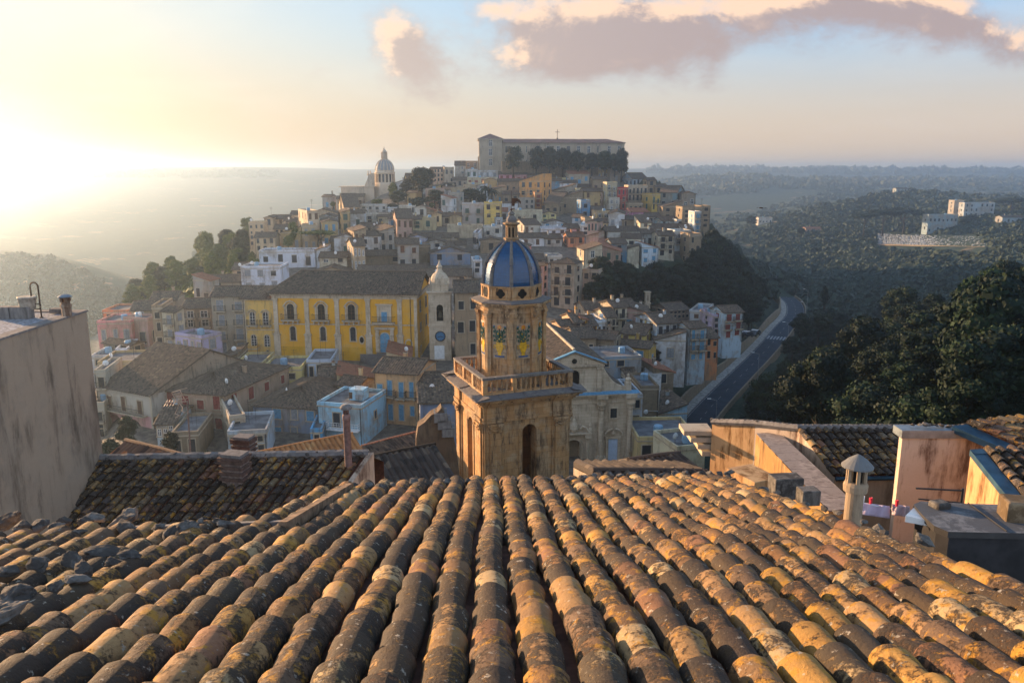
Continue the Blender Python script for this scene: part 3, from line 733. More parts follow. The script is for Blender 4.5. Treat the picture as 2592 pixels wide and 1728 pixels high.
T = """
4|20 80 160|345 470|12|#b9ab98|f|2x2k|taupe flat-roofed block at the left end of the row below the monastery
A|1795 1920 1935|245 372|-6|#d9b9a0|x|3x4k|row of peach apartments with lit left side, farthest left on the hilltop
4|165 168 252|322 405|3|#c6bfb4|sf|2x2w|small pale house with a glazed veranda left of the white green-doored house
4|145 148 270|442 508|4|#9a948c|x|1x3k|low grey house with a wide tiled roof above the long cream terrace
4|252 254 356|294 352|2|#8d7e6f|f|1x2w|brown-grey upper house with two white windows left of the monastery tower
4|252 252 356|362 430|0|#dfe3e6|f|1x2g|white house with two dark green doors left of the monastery
4|356 358 526|256 356|2|@#8f9298|f|2x3k|grey-blue stone block at the foot of the monastery tower
4|358 359 524|372 430|1|#c9cdd0|f|1x3yB|pale house with a long balcony under the grey-blue stone block
4|270 270 520|432 508|0|#d8cfae|f|2x5r|long cream house with dark red doors below the white balcony house
4|140 142 330|518 572|2|#d6c8a4|f|1x3k|low cream house behind the palms on the left of the town
4|531 532 766|396 452|1|#d093a2|x|1x5r|pink house with five dark red windows under the monastery
4|470 471 528|470 548|2|#a8acb0|f|2x1k|small grey-blue house beside the long grey hall roof
4|525 526 788|456 556|3|@#86837f|x|1x5k|long dark grey house below the pink five-window house
4|700 892 968|452 650|-24|#e0a25e|sl|3x3k|orange house with a bright gable and a grey-blue side wall
4|716 718 852|522 602|3|#6fa3c6|f|1x0k|light blue windowless house with a flat top beside the orange house
4|698 700 828|602 690|2|#9c968e|f|2x3k|grey balcony house directly beneath the light blue house
4|826 828 888|555 672|6|#c9905f|f|3x1rB|narrow peach house with stacked balconies in front of the orange gable
4|922 924 1112|418 460|2|#d9cf9d|x|1x3k|low pale yellow house with a wide grey tiled roof below the cypress wall
4|772 774 922|402 450|2|#8f8b88|x|1x2k|low grey house between the pink house and the pale yellow one
4|1076 1110 1282|390 474|12|#b3a894|xr|1x3u|stone house with red roof and three blue arched windows
4|1026 1028 1180|466 528|4|#cfd6dc|x|2x3u|white house with a small balcony below the red-roofed stone house
4|1168 1170 1322|522 606|3|#dcd3ac|f|2x3w|cream flat-roofed house with two tall white windows in mid hill
4|1318 1320 1424|540 648|5|#a9b3b8|x|2x1w|grey-blue house with one bright white window
4|1308 1310 1422|436 536|4|@#77828c|x|1x2k|dark blue-grey house below the retaining wall
4|1424 1426 1512|470 694|6|#bdb596|f|4x2wB|tall narrow cream-grey house with balconies left of the red house
4|1512 1582 1606|516 694|-15|#b02f35|f|3x2k|bright red narrow house on the hill
4|1598 1602 1762|496 670|5|#b9ab96|f|3x5kB|tall peeling house with many black windows right of the red house
4|1545 1640 1762|432 494|10|#8fa3b2|x|1x4k|long pale blue house just above the tall peeling house
4|1758 1760 1832|446 560|6|@#5f6d77|x|2x1k|dark slate house right of the long pale blue house
4|1828 1830 1928|498 566|8|@#3f5a63|x|1x2k|dark teal house near the right brow of the town
4|1714 1800 1868|566 704|22|#c2a558|f|2x2gB|ochre house with a blank shaded left wall
4|1862 2004 2066|546 668|-22|#7d9296|x|2x2k|teal-grey house with a cream and orange right wall
4|1884 1888 2046|662 776|5|@#2f3437|sl|2x2k|blackened weathered house below the teal-grey one
4|2046 2050 2212|676 850|6|@#54697a|f|4x2k|tall blue-grey block at the right end of the town
4|2150 2152 2206|716 898|4|#bcc6cc|f|4x1uB|slim white house with blue doors in front of the tall blue-grey block
4|2204 2208 2282|668 842|8|@#3b4f5e|f|4x1k|dark slate tower house with red edge at the town's far right
4|910 1030 1142|632 730|-16|@#8e8a85|x|1x2k|grey stone barn-like house in the middle of the hill
4|1030 1034 1224|590 700|6|@#90908e|sl|1x2k|grey stone house with a slanting roof above the barn-like house
4|1208 1212 1288|618 764|8|#5b8fb8|f|2x1k|narrow blue house in mid hill
4|224 226 406|646 802|2|#b3b3b3|f|2x2gB|pale grey house with two balcony doors left of the yellow cube house
4|408 410 558|640 834|1|#dcc06a|f|3x2k|square yellow house with few small windows
4|-20 -18 58|722 812|2|#d2bf92|y|1x1k|small cream gabled house left of the grey balcony house
4|118 120 222|742 812|2|#ccb78b|y|1x0k|small tan gabled shed beside the pale grey balcony house
4|538 540 604|702 772|2|#c9d2da|xr|1x1k|small white house with a red roof right of the yellow house
4|494 496 562|764 836|3|#a9bccb|f|1x1w|tiny pale blue house at the foot of the yellow house
4|640 644 892|704 804|3|#c5bfa6|f|1x2k|long blank cream wall house with flat top behind the dome finial
4|878 880 1006|722 790|6|#d8cd8f|y|2x2g|pale yellow gabled house with small green windows
4|660 742 872|812 894|18|#cfcabc|x|1x3b|white house with brown shutters and grey left gable right of the dome lantern
4|904 906 1088|800 856|4|#d5dde6|y|2x3u|white gabled house with blue windows
4|876 880 1090|852 900|4|#d2d8e0|f|1x3k|white terrace house under the blue-windowed gable
4|1084 1088 1214|842 896|6|#d0a6a8|x|1x2k|small pinkish house right of the white terrace house
4|1134 1212 1254|752 832|-20|#c8ccd0|x|2x1u|white and grey house with a blue door in mid slope
4|1212 1214 1286|826 900|6|#dfe0de|f|2x1k|narrow bright white house beside the pinkish one
4|316 318 558|892 1000|-2|#d9dde4|f|1x3k|white flat-roofed house left of the dome lantern
4|378 380 560|946 1030|3|@#97979a|y|1x1k|low grey gabled house in front of the white flat-roofed house
4|698 700 908|920 984|4|#d5d7da|x|1x2b|white house with a brown tiled roof right of the blue dome
4|1104 1106 1240|912 984|8|#dc9470|x|1x2k|salmon orange house with two dark windows
4|676 786 800|985 1080|-8|#d98f88|y|1x0k|pink blank gable right of the blue dome
4|908 912 1052|926 984|6|#b6b7b4|x|1x2k|grey tiled house between the brown roof and the salmon house
4|1306 1308 1404|688 772|6|#b98f80|x|1x2k|dull pink house under the stairs in mid slope
4|1338 1342 1452|712 800|8|#cdb489|f|2x2wB|cream balcony house right of the dull pink house
4|1336 1338 1432|796 856|6|#d8bc8e|x|1x2k|cream house with orange side under the cream balcony house
4|1570 1632 1766|706 776|14|#c88bb0|xr|1x3w|mauve pink house with an orange tiled roof
4|1764 1766 1872|744 810|6|#9aa3a8|x|1x2k|small grey house right of the mauve pink house
4|1420 1424 1700|866 1004|5|#c3c4bd|x|1x3kB|long whitish house with broad grey roof on the right slope
4|1546 1706 1718|925 1056|-8|#ddd9c4|x|2x1k|tall cream house standing over the trees on the right slope
4|1590 1692 1706|1012 1150|-8|#e2dcc2|sl|2x0k|cream annex below the tall cream house, against the trees
4|1698 1702 1794|794 884|8|#d3ccb2|sf|2x1k|cream cube house with one dark window above the right slope
4|1706 1710 1852|886 990|6|#b4b9b6|x|1x3kB|house with a dark upper veranda left of the open terraces
4|1714 1716 1852|1000 1128|8|#ccdbe6|sr|2x2u|white house with blue shutters and a low dark roof by the trees
4|1850 1854 1988|900 1070|6|#c3bda8|x|3x2kB|house with open verandas hung with washing on the right slope
4|1984 1988 2122|872 1028|8|#c6d1d4|f|3x2wB|white balcony house left of the ruined arched tower
4|2108 2112 2208|900 1140|10|@#b3a58c|f|3x2k|stone tower house with small arched openings at the cliff edge
4|1794 1798 2142|842 892|6|#b6c4c8|x|1x6k|long low white house with a blue-grey tiled roof on the right
4|1874 1878 2004|776 840|8|#8fa6ad|x|1x3w|small grey-teal cottage below the blackened house
4|1464 1468 1592|968 1120|8|#4f7f9b|x|2x1k|blue house half hidden by the trees on the right slope
4|2052 2056 2130|850 900|8|#cfcfc6|x|1x2k|small white house beside the slim white one
4|1440 1444 1530|600 700|6|#c8c4b8|f|2x2w|white house with blue doors at the foot of the tall cream-grey house
4|1238 1242 1320|765 860|6|@#54717f|f|2x1k|dark blue-grey house below the narrow blue house
4|1130 1134 1290|560 626|6|@#8b8e8e|sl|1x2k|grey house with slanting roof above the narrow blue house
4|560 562 700|560 640|3|@#7c7a78|x|1x2k|dark stone house left of the light blue house
4|985 990 1170|530 590|5|#aaa59a|sl|1x2k|grey house with a blue door in front of the white balcony house
4|964 968 1060|450 530|8|#5c8fb0|x|2x1u|small blue house between the orange gable and the white house
4|1180 1184 1330|500 530|4|@#8a8f90|x|1x3k|low grey house above the cream flat-roofed house
4|1600 1604 1724|640 712|6|@#8f8d84|f|1x3k|grey retaining house under the tall peeling house
4|1450 1454 1572|720 790|6|@#7f8a8c|x|1x2k|grey stone cottage left of the mauve pink house
4|1540 1550 1700|770 850|6|@#6f7b80|x|1x3k|dark grey house with a wide roof beneath the mauve pink house
4|2000 2004 2060|780 850|8|#b9c3c6|f|2x1k|small white box house left of the tall blue-grey block
4|100 102 396|832 905|2|#c4b79c|f|1x0k|long blank garden wall house across the left middle of the town
4|400 402 560|840 900|2|#cfcdc6|f|1x2k|low white house right of the long blank wall
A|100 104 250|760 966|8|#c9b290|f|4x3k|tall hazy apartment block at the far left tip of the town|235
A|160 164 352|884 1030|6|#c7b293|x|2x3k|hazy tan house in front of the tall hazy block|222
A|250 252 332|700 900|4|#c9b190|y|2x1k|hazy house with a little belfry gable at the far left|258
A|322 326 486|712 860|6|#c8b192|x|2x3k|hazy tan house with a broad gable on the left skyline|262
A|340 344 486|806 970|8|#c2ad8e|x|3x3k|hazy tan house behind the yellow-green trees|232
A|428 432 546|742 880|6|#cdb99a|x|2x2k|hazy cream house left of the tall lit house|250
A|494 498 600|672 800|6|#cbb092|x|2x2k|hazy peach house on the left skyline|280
A|568 652 762|652 920|26|#cfc0a6|f|3x2b|tall cream house whose left wall is lit by the sun|
A|655 658 938|660 800|4|#b9ac97|y|2x3k|broad house with a big gable behind the tall sunlit house|262
A|762 792 966|690 800|12|#bfc3cc|y|1x2w|white gabled house right of the tall sunlit house|
A|922 926 1060|528 600|5|#a79b8b|x|1x2k|small brown-roofed house on the left skyline|330
A|1040 1044 1180|506 580|5|#ad9f8d|x|1x2k|small house with a red-brown roof on the left skyline|338
A|1094 1098 1232|492 560|5|#a7a29c|f|1x2k|grey flat house in front of the domed church|350
A|946 1000 1142|604 710|16|#c8ab85|x|2x4k|tan house with a row of stone arches|285
A|1140 1144 1396|594 672|4|#c5c3bd|f|2x4k|white-grey house right of the arched tan house|
A|1140 1142 1200|640 740|4|#cfd0cc|f|2x1k|slim white house below the white-grey one|
A|1190 1194 1424|672 762|4|#d0cfc6|f|2x3kB|pale house with a roof terrace and awning|
A|1300 1304 1482|690 770|5|#cdbf9f|x|1x3k|cream house with a tiled roof above the three-window house|
A|1400 1402 1480|618 690|3|#d0d3d6|f|1x1k|small white house against the big dark tree|
A|1500 1504 1656|602 678|3|#d9d8cf|f|1x4k|white flat-roofed house right of the big dark tree|
A|1650 1652 1784|604 678|2|#dedbd0|y|1x1k|white gabled house joined to the flat-roofed one|
A|1405 1408 1566|706 842|3|#c3cede|x|2x2uB|pale blue-white house with balcony doors in the left middle|
A|1564 1566 1712|716 812|2|#d8cb9f|x|2x2gB|pale yellow house with green doors|
A|1710 1712 1846|714 806|2|#c9bc94|f|1x1g|cream cube house with one green window|
A|1758 1762 1902|652 722|3|@#968d82|sr|1x1k|taupe shed-roofed house below the garden trees|
A|1906 1910 2090|690 760|3|#a8a29a|x|1x2k|grey house with a long roof below the garden trees|
A|1003 1006 1144|812 892|4|@#b5a284|y|1x1k|little stone church with a bell gable|
A|1140 1144 1324|786 868|5|#b6a78f|x|2x3k|tan house with a ribbed roof right of the little church|
A|1238 1242 1388|800 876|5|#d3b774|x|1x3g|low yellow house with green doors|
A|1384 1386 1506|802 868|3|#dfc384|y|1x1k|small cream-yellow gabled house|
A|862 866 1054|918 990|5|@#9a9186|x|1x2k|grey stone house with a flat tiled roof|
A|1048 1052 1276|900 975|5|#a89b89|x|1x3k|brown-roofed house between the pine and the ribbed roof|
A|1214 1220 1570|935 965|5|#b0a38e|x|1x3k|wide low house under one broad grey roof|
A|1590 1594 1766|884 968|4|#c0c0d6|y|1x0k|lilac gabled house in the middle of the roofs|
A|1620 1640 2060|888 930|6|#a99c88|x|1x3k|house under the widest brown roof in the left middle|
A|1756 1760 1944|930 990|6|#b5b2ae|y|1x1k|grey-white gabled house with one window below the widest roof|
A|1944 1948 2130|955 1010|6|#a8a39a|x|1x2k|house with a dark tiled roof left of the white flat-roofed house|
A|760 764 1020|1072 1190|3|#d5cdb4|x|2x2w|cream house with a long dark roof right of the white terrace house|
A|1150 1156 1540|1056 1130|6|@#a08f78|x|1x3k|brown stone house behind the great dark roof|
A|1522 1528 1800|970 1100|6|@#8f8880|f|1x1k|roofless stone ruin with a wide dark opening|
A|1788 1792 2170|1030 1120|5|#7f8fa6|y|1x2k|long blue-grey gabled house left of the dome|
A|880 884 1070|1085 1180|8|@#958a7a|sl|1x1k|stone house with a slanting roof beside the cream house|
A|690 694 1064|1216 1262|6|#a29680|y|1x1k|low gabled outhouse behind the yellow palazzo's roof|
A|1100 1120 1760|1206 1300|5|#b9b4a8|x|1x5k|house under the great dark roof just behind the yellow palazzo|
A|1680 1700 2180|1246 1330|4|#a39c90|x|1x3k|house with rough dark tiles behind the clock tower|
A|2190 2194 2280|1110 1230|6|#cfd3d8|f|2x1k|narrow white house left of the dome's sunlit side|
1|1065 1068 1332|206 346|2|#d5dbe6|f|2x3y|white modern house with square windows, lower storey
1|1186 1190 1560|100 190|3|#d2d8e2|f|1x4k|white roof-terrace house with a pergola above the modern house
1|1560 1564 1640|84 190|5|#cdd4de|sl|1x1k|white house with a slanting roof behind the terrace house
1|760 764 1066|300 360|8|#9a917f|x|1x3k|grey-brown house with a long roof left of the modern house
1|1010 1014 1100|215 300|6|#b9a68c|x|1x1k|small tan house with flower pots at the left edge of the terrace
1|110 118 345|572 720|5|#dd9391|f|1x3y|pink house at the left end of the town, lower storey
1|150 154 322|498 575|4|#e08a63|f|1x2k|orange-pink roof house with a loggia on top of the pink one
1|300 345 482|486 650|14|#a99c84|x|2x3w|tan house with tall windows right of the pink house
1|450 470 640|420 560|10|#a8937c|x|2x2k|brown house with a blue tank on its roof behind the tan one
1|474 480 548|470 812|10|#a18f75|f|4x1k|tall narrow brown house on the street corner
1|545 632 692|496 824|-20|#d0c6ab|sf|4x1yB|tall cream house with a brown roof and iron balconies
1|676 684 872|470 662|8|#9b9080|x|3x2wB|grey stained house between the tall cream house and the large grey one
1|868 872 1102|392 772|6|#a59a88|x|4x2yB|large grey weathered house left of the yellow annex
1|635 816 944|672 868|-28|#b7aecb|f|2x4yB|lilac-white box house with a long balcony and flat dark roof
1|160 340 432|716 800|-22|@#a99a80|x|1x1k|low stone house with a wide brown roof below the pink house
1|198 240 318|756 826|12|#dfe6ee|f|1x2k|small bright white cube house with a dark door
1|118 124 446|842 930|8|#b9a276|f|1x2k|tan walled terrace house at the left, above the arcaded house
1|70 76 200|800 850|6|#cfd3da|f|1x1k|low white terrace house by the tall shadowed wall
1|70 100 160|900 1180|10|#b6ae9c|f|3x1kB|grey narrow balcony house beside the tall shadowed wall|110
1|1026 1030 1214|852 924|3|#d6c488|f|1x3k|low cream house with potted plants on its terrace
1|1206 1210 1470|880 962|3|#d9c684|f|1x2k|low cream house with a grey terrace roof and square windows
1|1080 1084 1180|740 800|6|#d7a855|f|1x0k|small ochre wall house at the foot of the grey house
1|940 944 1050|800 880|6|@#a3927a|sl|1x1k|rough ruined stone house beside the lilac box house
1|1500 1504 1670|830 925|4|#b8c4d2|f|1x3k|pale blue-white cottage with a water tank below the palazzo
1|1590 1600 1800|935 1010|8|#a9b4bd|x|1x3u|grey-blue cottage under a dark roof below the palazzo
2|760 766 1010|1075 1180|10|#cfc39b|sr|2x2k|cream house with a sloping dark roof behind the light blue house
2|1010 1294 1310|1010 1330|-14|#d3a97c|x|2x4uB|peach house with four blue balcony doors and white corner stones
2|1090 1094 1250|900 990|6|#d2bf9c|sr|1x1u|small cream house with one tall blue door above the peach house
2|1296 1312 1560|1180 1400|8|#7f93b0|x|1x2k|blue-grey washed house between the peach house and the church tower
2|1540 1546 1700|470 920|5|#a08a70|x|3x2k|tall stained brown house right of the clock tower
2|1370 1374 1500|590 700|4|#a39a8c|f|1x2w|grey house with a white window right of the palazzo roof
B|1130 1228 1290|160 620|-24|#c9a9a4|x|4x1kB|tall pale pink house with balconies right of the dome
B|1330 1640 1745|140 720|-24|#b9a793|h|4x2kB|tall square weathered mansion with a low hipped roof
B|1750 1960 2050|250 640|-22|#a7988a|f|3x2k|grey ruined house right of the weathered mansion
B|1030 1036 1240|90 200|6|#a6a29c|x|1x2k|house with two brown roof slopes above the pale pink house
B|1280 1288 1480|60 170|6|#c9c6bf|f|1x2k|white house with a roof terrace behind the weathered mansion
B|1340 1460 1640|960 1130|20|#cfa98a|x|1x3k|peach row house with a sandy roof behind the church
B|1636 1640 1712|920 1110|14|#cdb497|x|2x1k|small cream row house between the peach and the yellow one
B|1708 1712 1796|880 1080|12|#d49f35|sr|2x1b|deep yellow row house with a brown door
B|1796 1800 1940|960 1090|12|#d9a640|x|1x2b|low yellow row house right of the deep yellow one
B|1936 1942 2062|930 1080|12|#c9d3dc|f|1x2k|white row house under a pale blue sheet roof
B|2060 2066 2195|850 1060|12|#cdc7b4|x|2x2kB|cream row house with dark balconies at the end of the row
5|275 278 480|500 560|12|#c5bfb0|x|1x3k|house with a long brown roof behind the yellow row houses
5|378 470 560|480 640|18|#c2b9a2|x|2x2kB|cream house with a balcony half way down the right slope
5|536 540 624|480 600|12|#ccb08e|x|2x2b|peach house beside the slim bell tower ruin
5|624 628 735|520 610|8|#d6d0c6|y|1x1k|white gabled house under the slim bell tower ruin
5|728 850 988|504 562|22|#8d7f74|x|2x5k|long grey-brown barn with a row of slit windows
5|985 1092 1152|520 610|-24|#b5b9bb|f|2x1b|pale house with a brown door below the wooded cliff
5|1130 1226 1355|516 690|14|#b9cfdc|x|3x2rB|white and blue house with three rows of balconies near the road
5|1150 1152 1178|545 670|8|#c3b4cf|f|3x1k|slim lilac house left of the white and blue one
5|620 765 908|592 812|18|#bdd2e4|x|3x3kB|big pale blue house with tangled balconies
5|896 988 1104|622 860|20|#a9bdc9|x|3x2uB|tall house with brown left wall and pale blue balcony front
5|1098 1102 1186|690 830|12|#d08a5c|x|2x2k|orange brick-coloured house at the end of the row above the road
5|516 680 766|670 800|-26|#d6c16f|x|2x2b|pale house with yellow end wall and brown roof
5|610 616 770|610 660|14|#a6c2d6|x|1x2k|low pale blue house above the yellow end wall
5|330 470 520|700 830|-20|@#6f7780|x|1x1k|dark stone house with a tall side wall behind the church
5|470 710 760|760 880|-26|#c9a54c|x|1x2u|house with a broad brown roof and a yellow side by the stairs
5|360 366 660|840 910|10|#8fa3b4|f|1x3k|flat blue-grey house with two water tanks behind the church
5|480 580 650|970 1040|14|#cfc9ba|x|1x1k|small white house with brown roof beside the long stairs
5|200 210 350|690 790|10|@#75808a|x|1x2k|blue-grey roofed house directly behind the church nave
5|745 760 970|1210 1330|10|#9ec3da|sl|1x0k|pale blue shed with a long brown tiled roof near the road
5|660 664 770|1262 1340|6|#c9c3b4|f|1x1k|small white porch house left of the pale blue shed
5|628 632 1036|1392 1520|2|#d2bb87|f|1x3k|cream house with a dark flat parapet behind the near roof|92
5|740 900 1095|1460 1560|16|#d9cfb0|f|1x0k|pale walled terrace with a pointed white coping behind the near roof|84
5|735 740 880|930 1030|12|@#6f6a60|sr|1x1k|overgrown stone hut above the road
5|585 590 640|1100 1290|6|#b7bfc6|f|2x1k|narrow grey house squeezed against the church's right flank|100
"""
for line in T.strip().split('\n'):
    q = line.split('|')
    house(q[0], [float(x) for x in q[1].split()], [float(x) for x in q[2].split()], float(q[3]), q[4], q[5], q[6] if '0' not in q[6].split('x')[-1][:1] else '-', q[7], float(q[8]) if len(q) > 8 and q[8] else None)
# ------------------------------------------------------------------ landmarks
M_TOWER = plaster('warm_limestone', (.54, .315, .145), .95, .4, 2.3, (.16, .10, .06), (.52, .40, .26), (.05, .037, .028), .8, courses=.42)
M_LEDGE = plaster('lichened_ledge', (.17, .155, .15), .5, .3, 4.0, (.05, .045, .04), (.30, .27, .22), bump=.6)
M_CHURCH = plaster('pale_limestone', (.66, .55, .41), .45, .2, 1.4, (.17, .13, .095), (.46, .35, .22), bump=.3, courses=.4)
M_YELLOW = plaster('yellow_limewash', (.82, .41, .03), .3, .22, .8, (.30, .17, .05), (.60, .42, .18), (.17, .10, .04), .2)
M_OCHRE = plaster('ochre_limewash', (.70, .36, .008), .3, .3, .8, (.36, .20, .04), (.66, .40, .10), (.2, .11, .03), .2)
M_DOME = None
def glazed(name, col):
    m, nt, b = material(name)
    tc = nt.nodes.new('ShaderNodeUVMap'); uv = E(nt, tc.outputs[0])
    br = nt.nodes.new('ShaderNodeTexBrick'); nt.links.new(uv.s, br.inputs[0]); br.offset = 0.0
    br.inputs['Scale'].default_value = 1.0; br.inputs['Brick Width'].default_value = .16; br.inputs['Row Height'].default_value = .16; br.inputs['Mortar Size'].default_value = .006
    br.inputs['Color1'].default_value = (*col, 1); br.inputs['Color2'].default_value = (*[x * .72 for x in col], 1); br.inputs['Mortar'].default_value = (*[x * .45 for x in col], 1)
    pos = node(nt, 'ShaderNodeNewGeometry', 0)
    c = mixc(nt, (noise_n(nt, pos, 1.6, 6, .7) - .5).step(0, .25) * .5, E(nt, br.outputs[0]), (.02, .10, .20))
    put(nt, b.inputs['Base Color'], c); b.inputs['Roughness'].default_value = .16; b.inputs['Specular IOR Level'].default_value = .6
    nt.links.new(node(nt, 'ShaderNodeBump', 0, None, Height=E(nt, br.outputs['Fac']), Strength=-.25, Distance=.02).s, b.inputs['Normal'])
    return m
M_DOME = glazed('blue_glazed_tiles', (.003, .055, .155))
M_VASE = simple('majolica_yellow', (.62, .34, .02), .25, .25, 6, 0, .5)
M_VLEAF = simple('majolica_green', (.035, .09, .06), .25, .3, 6, 0, .5)
M_VWHITE = simple('majolica_white', (.33, .235, .145), .5, .35, 6, 0, .4)
M_VORANGE = simple('majolica_orange', (.60, .20, .03), .25, .2, 6, 0, .5)
M_VBLUE = simple('majolica_blue', (.06, .10, .20), .25, .2, 6, 0, .5)

def bell_tower():
    Yc = 46.0; fr = Frame((0, 0, 0), 21)
    C = W(1226, 1052, Yc)
    w = (along(C, fr.ex, 1429) + along(C, fr.ey, 1152)) / 2
    fr.o = Vector((C.x, C.y, 0))
    z_top, z_bot = -14.3, -30.0
    root = thing('bell_tower', 'warm limestone bell tower with a blue tiled dome and a balustrade', 'bell tower', fr(w / 2, w / 2, z_bot))
    sh = MB(fr)
    def shaft_face(f):
        sh.fr = f
        wall_arch(sh, 0, w, z_bot, z_top, w * .52 - .46, w * .52 + .46, -20.6, -15.75, 0, .9, 0, None, 10)
        for x in (.12, w - 1.22):
            sh.box((x, -.07, z_bot), (x + 1.1, -.002, z_top - .35), 0)
            sh.box((x + .2, -.17, z_bot), (x + .9, -.071, z_top - 1.15), 0)
        sh.box((w * .52 - .72, -.05, -20.6), (w * .52 - .5, -.002, -15.6), 0); sh.box((w * .52 + .5, -.05, -20.6), (w * .52 + .72, -.002, -15.6), 0)
    faces = [fr, fr.turned(w, 0, 0, 90), fr.turned(w, w, 0, 180), fr.turned(0, w, 0, 270)]
    for f in faces: shaft_face(f)
    sh.fr = fr
    sh.face([(.05, .05, z_bot), (w - .05, .05, z_bot), (w - .05, w - .05, z_bot), (.05, w - .05, z_bot)], 1)
    sh.build('shaft', [M_TOWER, M_DARK], root)
    for f in faces:
        for x in (.32, w - 1.02):
            cp = MB(f); z = z_top - 1.15
            cp.box((x - .05, -.2, z - .1), (x + .75, -.071, z), 0)
            for k, (t, zz) in enumerate(((.0, 0), (.05, .12), (.1, .24), (.14, .36))):
                cp.box((x - t, -.2 - t * .8, z + zz + .002), (x + .7 + t, -.072, z + zz + .12), 0)
            for sx in (x + .02, x + .68):
                pts = [(sx + (.16 - .012 * k) * math.cos(k * .75), -.26 - .008 * k, z + .33 + (.16 - .012 * k) * math.sin(k * .75)) for k in range(13)]
                cp.tube(pts, .045, 5)
            cp.tube([(x + .1, -.24, z + .1), (x + .35, -.27, z + .02), (x + .6, -.24, z + .1)], .05, 5)
            cp.build('capital', [M_TOWER], root)
    co = MB(fr)
    def ring(t, z0, z1, m=0, brk=0.0):
        co.box((-t, -t, z0), (w + t, w + t, z1), m)
        if brk:
            for f in faces:
                co.fr = f
                for x in (.12, w - 1.22): co.box((x, -t - brk, z0 + .01), (x + 1.1, -t - .001, z1 - .01), m)
            co.fr = fr
    ring(.10, z_top - .62, z_top - .45, 0, .14); ring(.13, z_top - .45, z_top - .32, 0, .14); ring(.06, z_top - .32, z_top + .38, 0, .14)
    ring(.16, z_top + .38, z_top + .50, 0, .14); ring(.28, z_top + .50, z_top + .64, 0, .12); ring(.44, z_top + .64, z_top + .78, 0, .1)
    ring(.60, z_top + .78, z_top + .90, 0, .1); ring(.72, z_top + .90, z_top + 1.0, 0)
    # slates on the cornice: uneven weathered ledge
    zt = z_top + 1.0
    for f in faces:
        co.fr = f; n = 9
        for k in range(n):
            x0 = -.78 + (w + 1.56) * k / n; x1 = -.78 + (w + 1.56) * (k + 1) / n
            dz = rnd.uniform(-.03, .03)
            co.face([(x0, -.80, zt + .03 + dz), (x1, -.80, zt + .03 + dz), (x1, .1, zt + .2 + dz), (x0, .1, zt + .2 + dz)], 1)
            co.face([(x0, -.80, zt - .05), (x1, -.80, zt - .05), (x1, -.80, zt + .03 + dz), (x0, -.80, zt + .03 + dz)], 1)
    co.fr = fr
    co.box((.0, .0, zt), (w, w, zt + .12), 1)
    co.build('cornice', [M_TOWER, M_LEDGE], root)
    # balustrade
    zb = zt + .12; zr = zb + 1.1
    ba = MB()
    bal = MB(); bal.lathe([(.075, 0), (.075, .06), (.045, .1), (.10, .3), (.105, .36), (.05, .52), (.075, .58), (.045, .64), (.06, .7), (.08, .74), (.08, .78)], 8)
    bo = bal.build('baluster', [M_TOWER], None, True); bme = bo.data; bpy.data.objects.remove(bo)
    spots = []
    for f in faces:
        ba.fr = f
        ba.box((-.12, -.12, zb), (w - .17, .16, zb + .18), 0); ba.box((-.15, -.16, zr - .14), (w - .2, .2, zr), 1)
        n = 3
        for k in range(n):
            x = -.12 + (w + .0) * k / n
            ba.box((x, -.13, zb + .181), (x + .30, .17, zr - .141), 0)
            xs = np.linspace(x + .30, -.12 + w * (k + 1) / n, 6)[1:-1]
            for q in xs: spots.append((f(q, .02, zb + .18), f.yaw))
    bobj = ba.build('balustrade', [M_TOWER, M_LEDGE], root)
    for p, ya in spots: inst(bme, 'baluster', bobj, p, ya)
    # drum
    ctr = fr(w / 2, w / 2, 0); cf = Frame((ctr.x, ctr.y, 0), 0)
    zd0, zd1 = zt + .1, -8.35; Rd = 2.02; a0 = -math.pi / 2
    dr = MB(cf)
    dr.lathe([(Rd, zd0), (Rd, zd1)], 8, (0, 0), 0, a0)
    dr.lathe([(Rd + .16, zd0), (Rd + .16, zd0 + .55), (Rd + .05, zd0 + .62)], 8, (0, 0), 0, a0)
    fl = 2 * Rd * math.sin(math.pi / 8); ap = Rd * math.cos(math.pi / 8)
    fcs = [cf.turned(0, 0, 0, 22.5 + 45 * k) for k in range(8)]
    for k in range(8):          # a pilaster bent round each corner
        f = cf.turned(0, 0, 0, 45 * k); dr.fr = f
        for (hw, out, z0, z1) in ((.26, .19, zd0 + .3, zd1 - .15), (.37, .28, zd0 + .2, zd0 + .75), (.33, .24, zd1 - .42, zd1 - .3), (.38, .30, zd1 - .3, zd1 - .17), (.34, .23, zd1 - .58, zd1 - .5)):
            y = -Rd - out
            dr.poly = None
            pl = [(-hw, y + .10 + hw * .30), (-hw * .45, y), (hw * .45, y), (hw, y + .10 + hw * .30), (0, y + .6)]
            b = [(x, yy, z0) for x, yy in pl]; t = [(x, yy, z1) for x, yy in pl]
            dr.grid([b, t], 0, True); dr.face(t, 0); dr.face(b[::-1], 0)
    dr.fr = cf
    for r, z0, z1 in ((.12, zd1 - .16, zd1), (.06, zd1, zd1 + .2), (.2, zd1 + .2, zd1 + .28), (.36, zd1 + .28, zd1 + .38), (.5, zd1 + .38, zd1 + .47)):
        dr.lathe([(Rd + r, z0), (Rd + r, z1)], 8, (0, 0), 0, a0)
        for k in range(8):
            if r < .4:
                dr.fr = cf.turned(0, 0, 0, 45 * k)
                y = -Rd - r - .1; hw = .36
                pl = [(-hw, y + .22), (-hw * .5, y), (hw * .5, y), (hw, y + .22), (0, y + .5)]
                b = [(x, yy, z0 + .005) for x, yy in pl]; t = [(x, yy, z1 - .005) for x, yy in pl]
                dr.grid([b, t], 0, True); dr.face(t, 0); dr.face(b[::-1], 0)
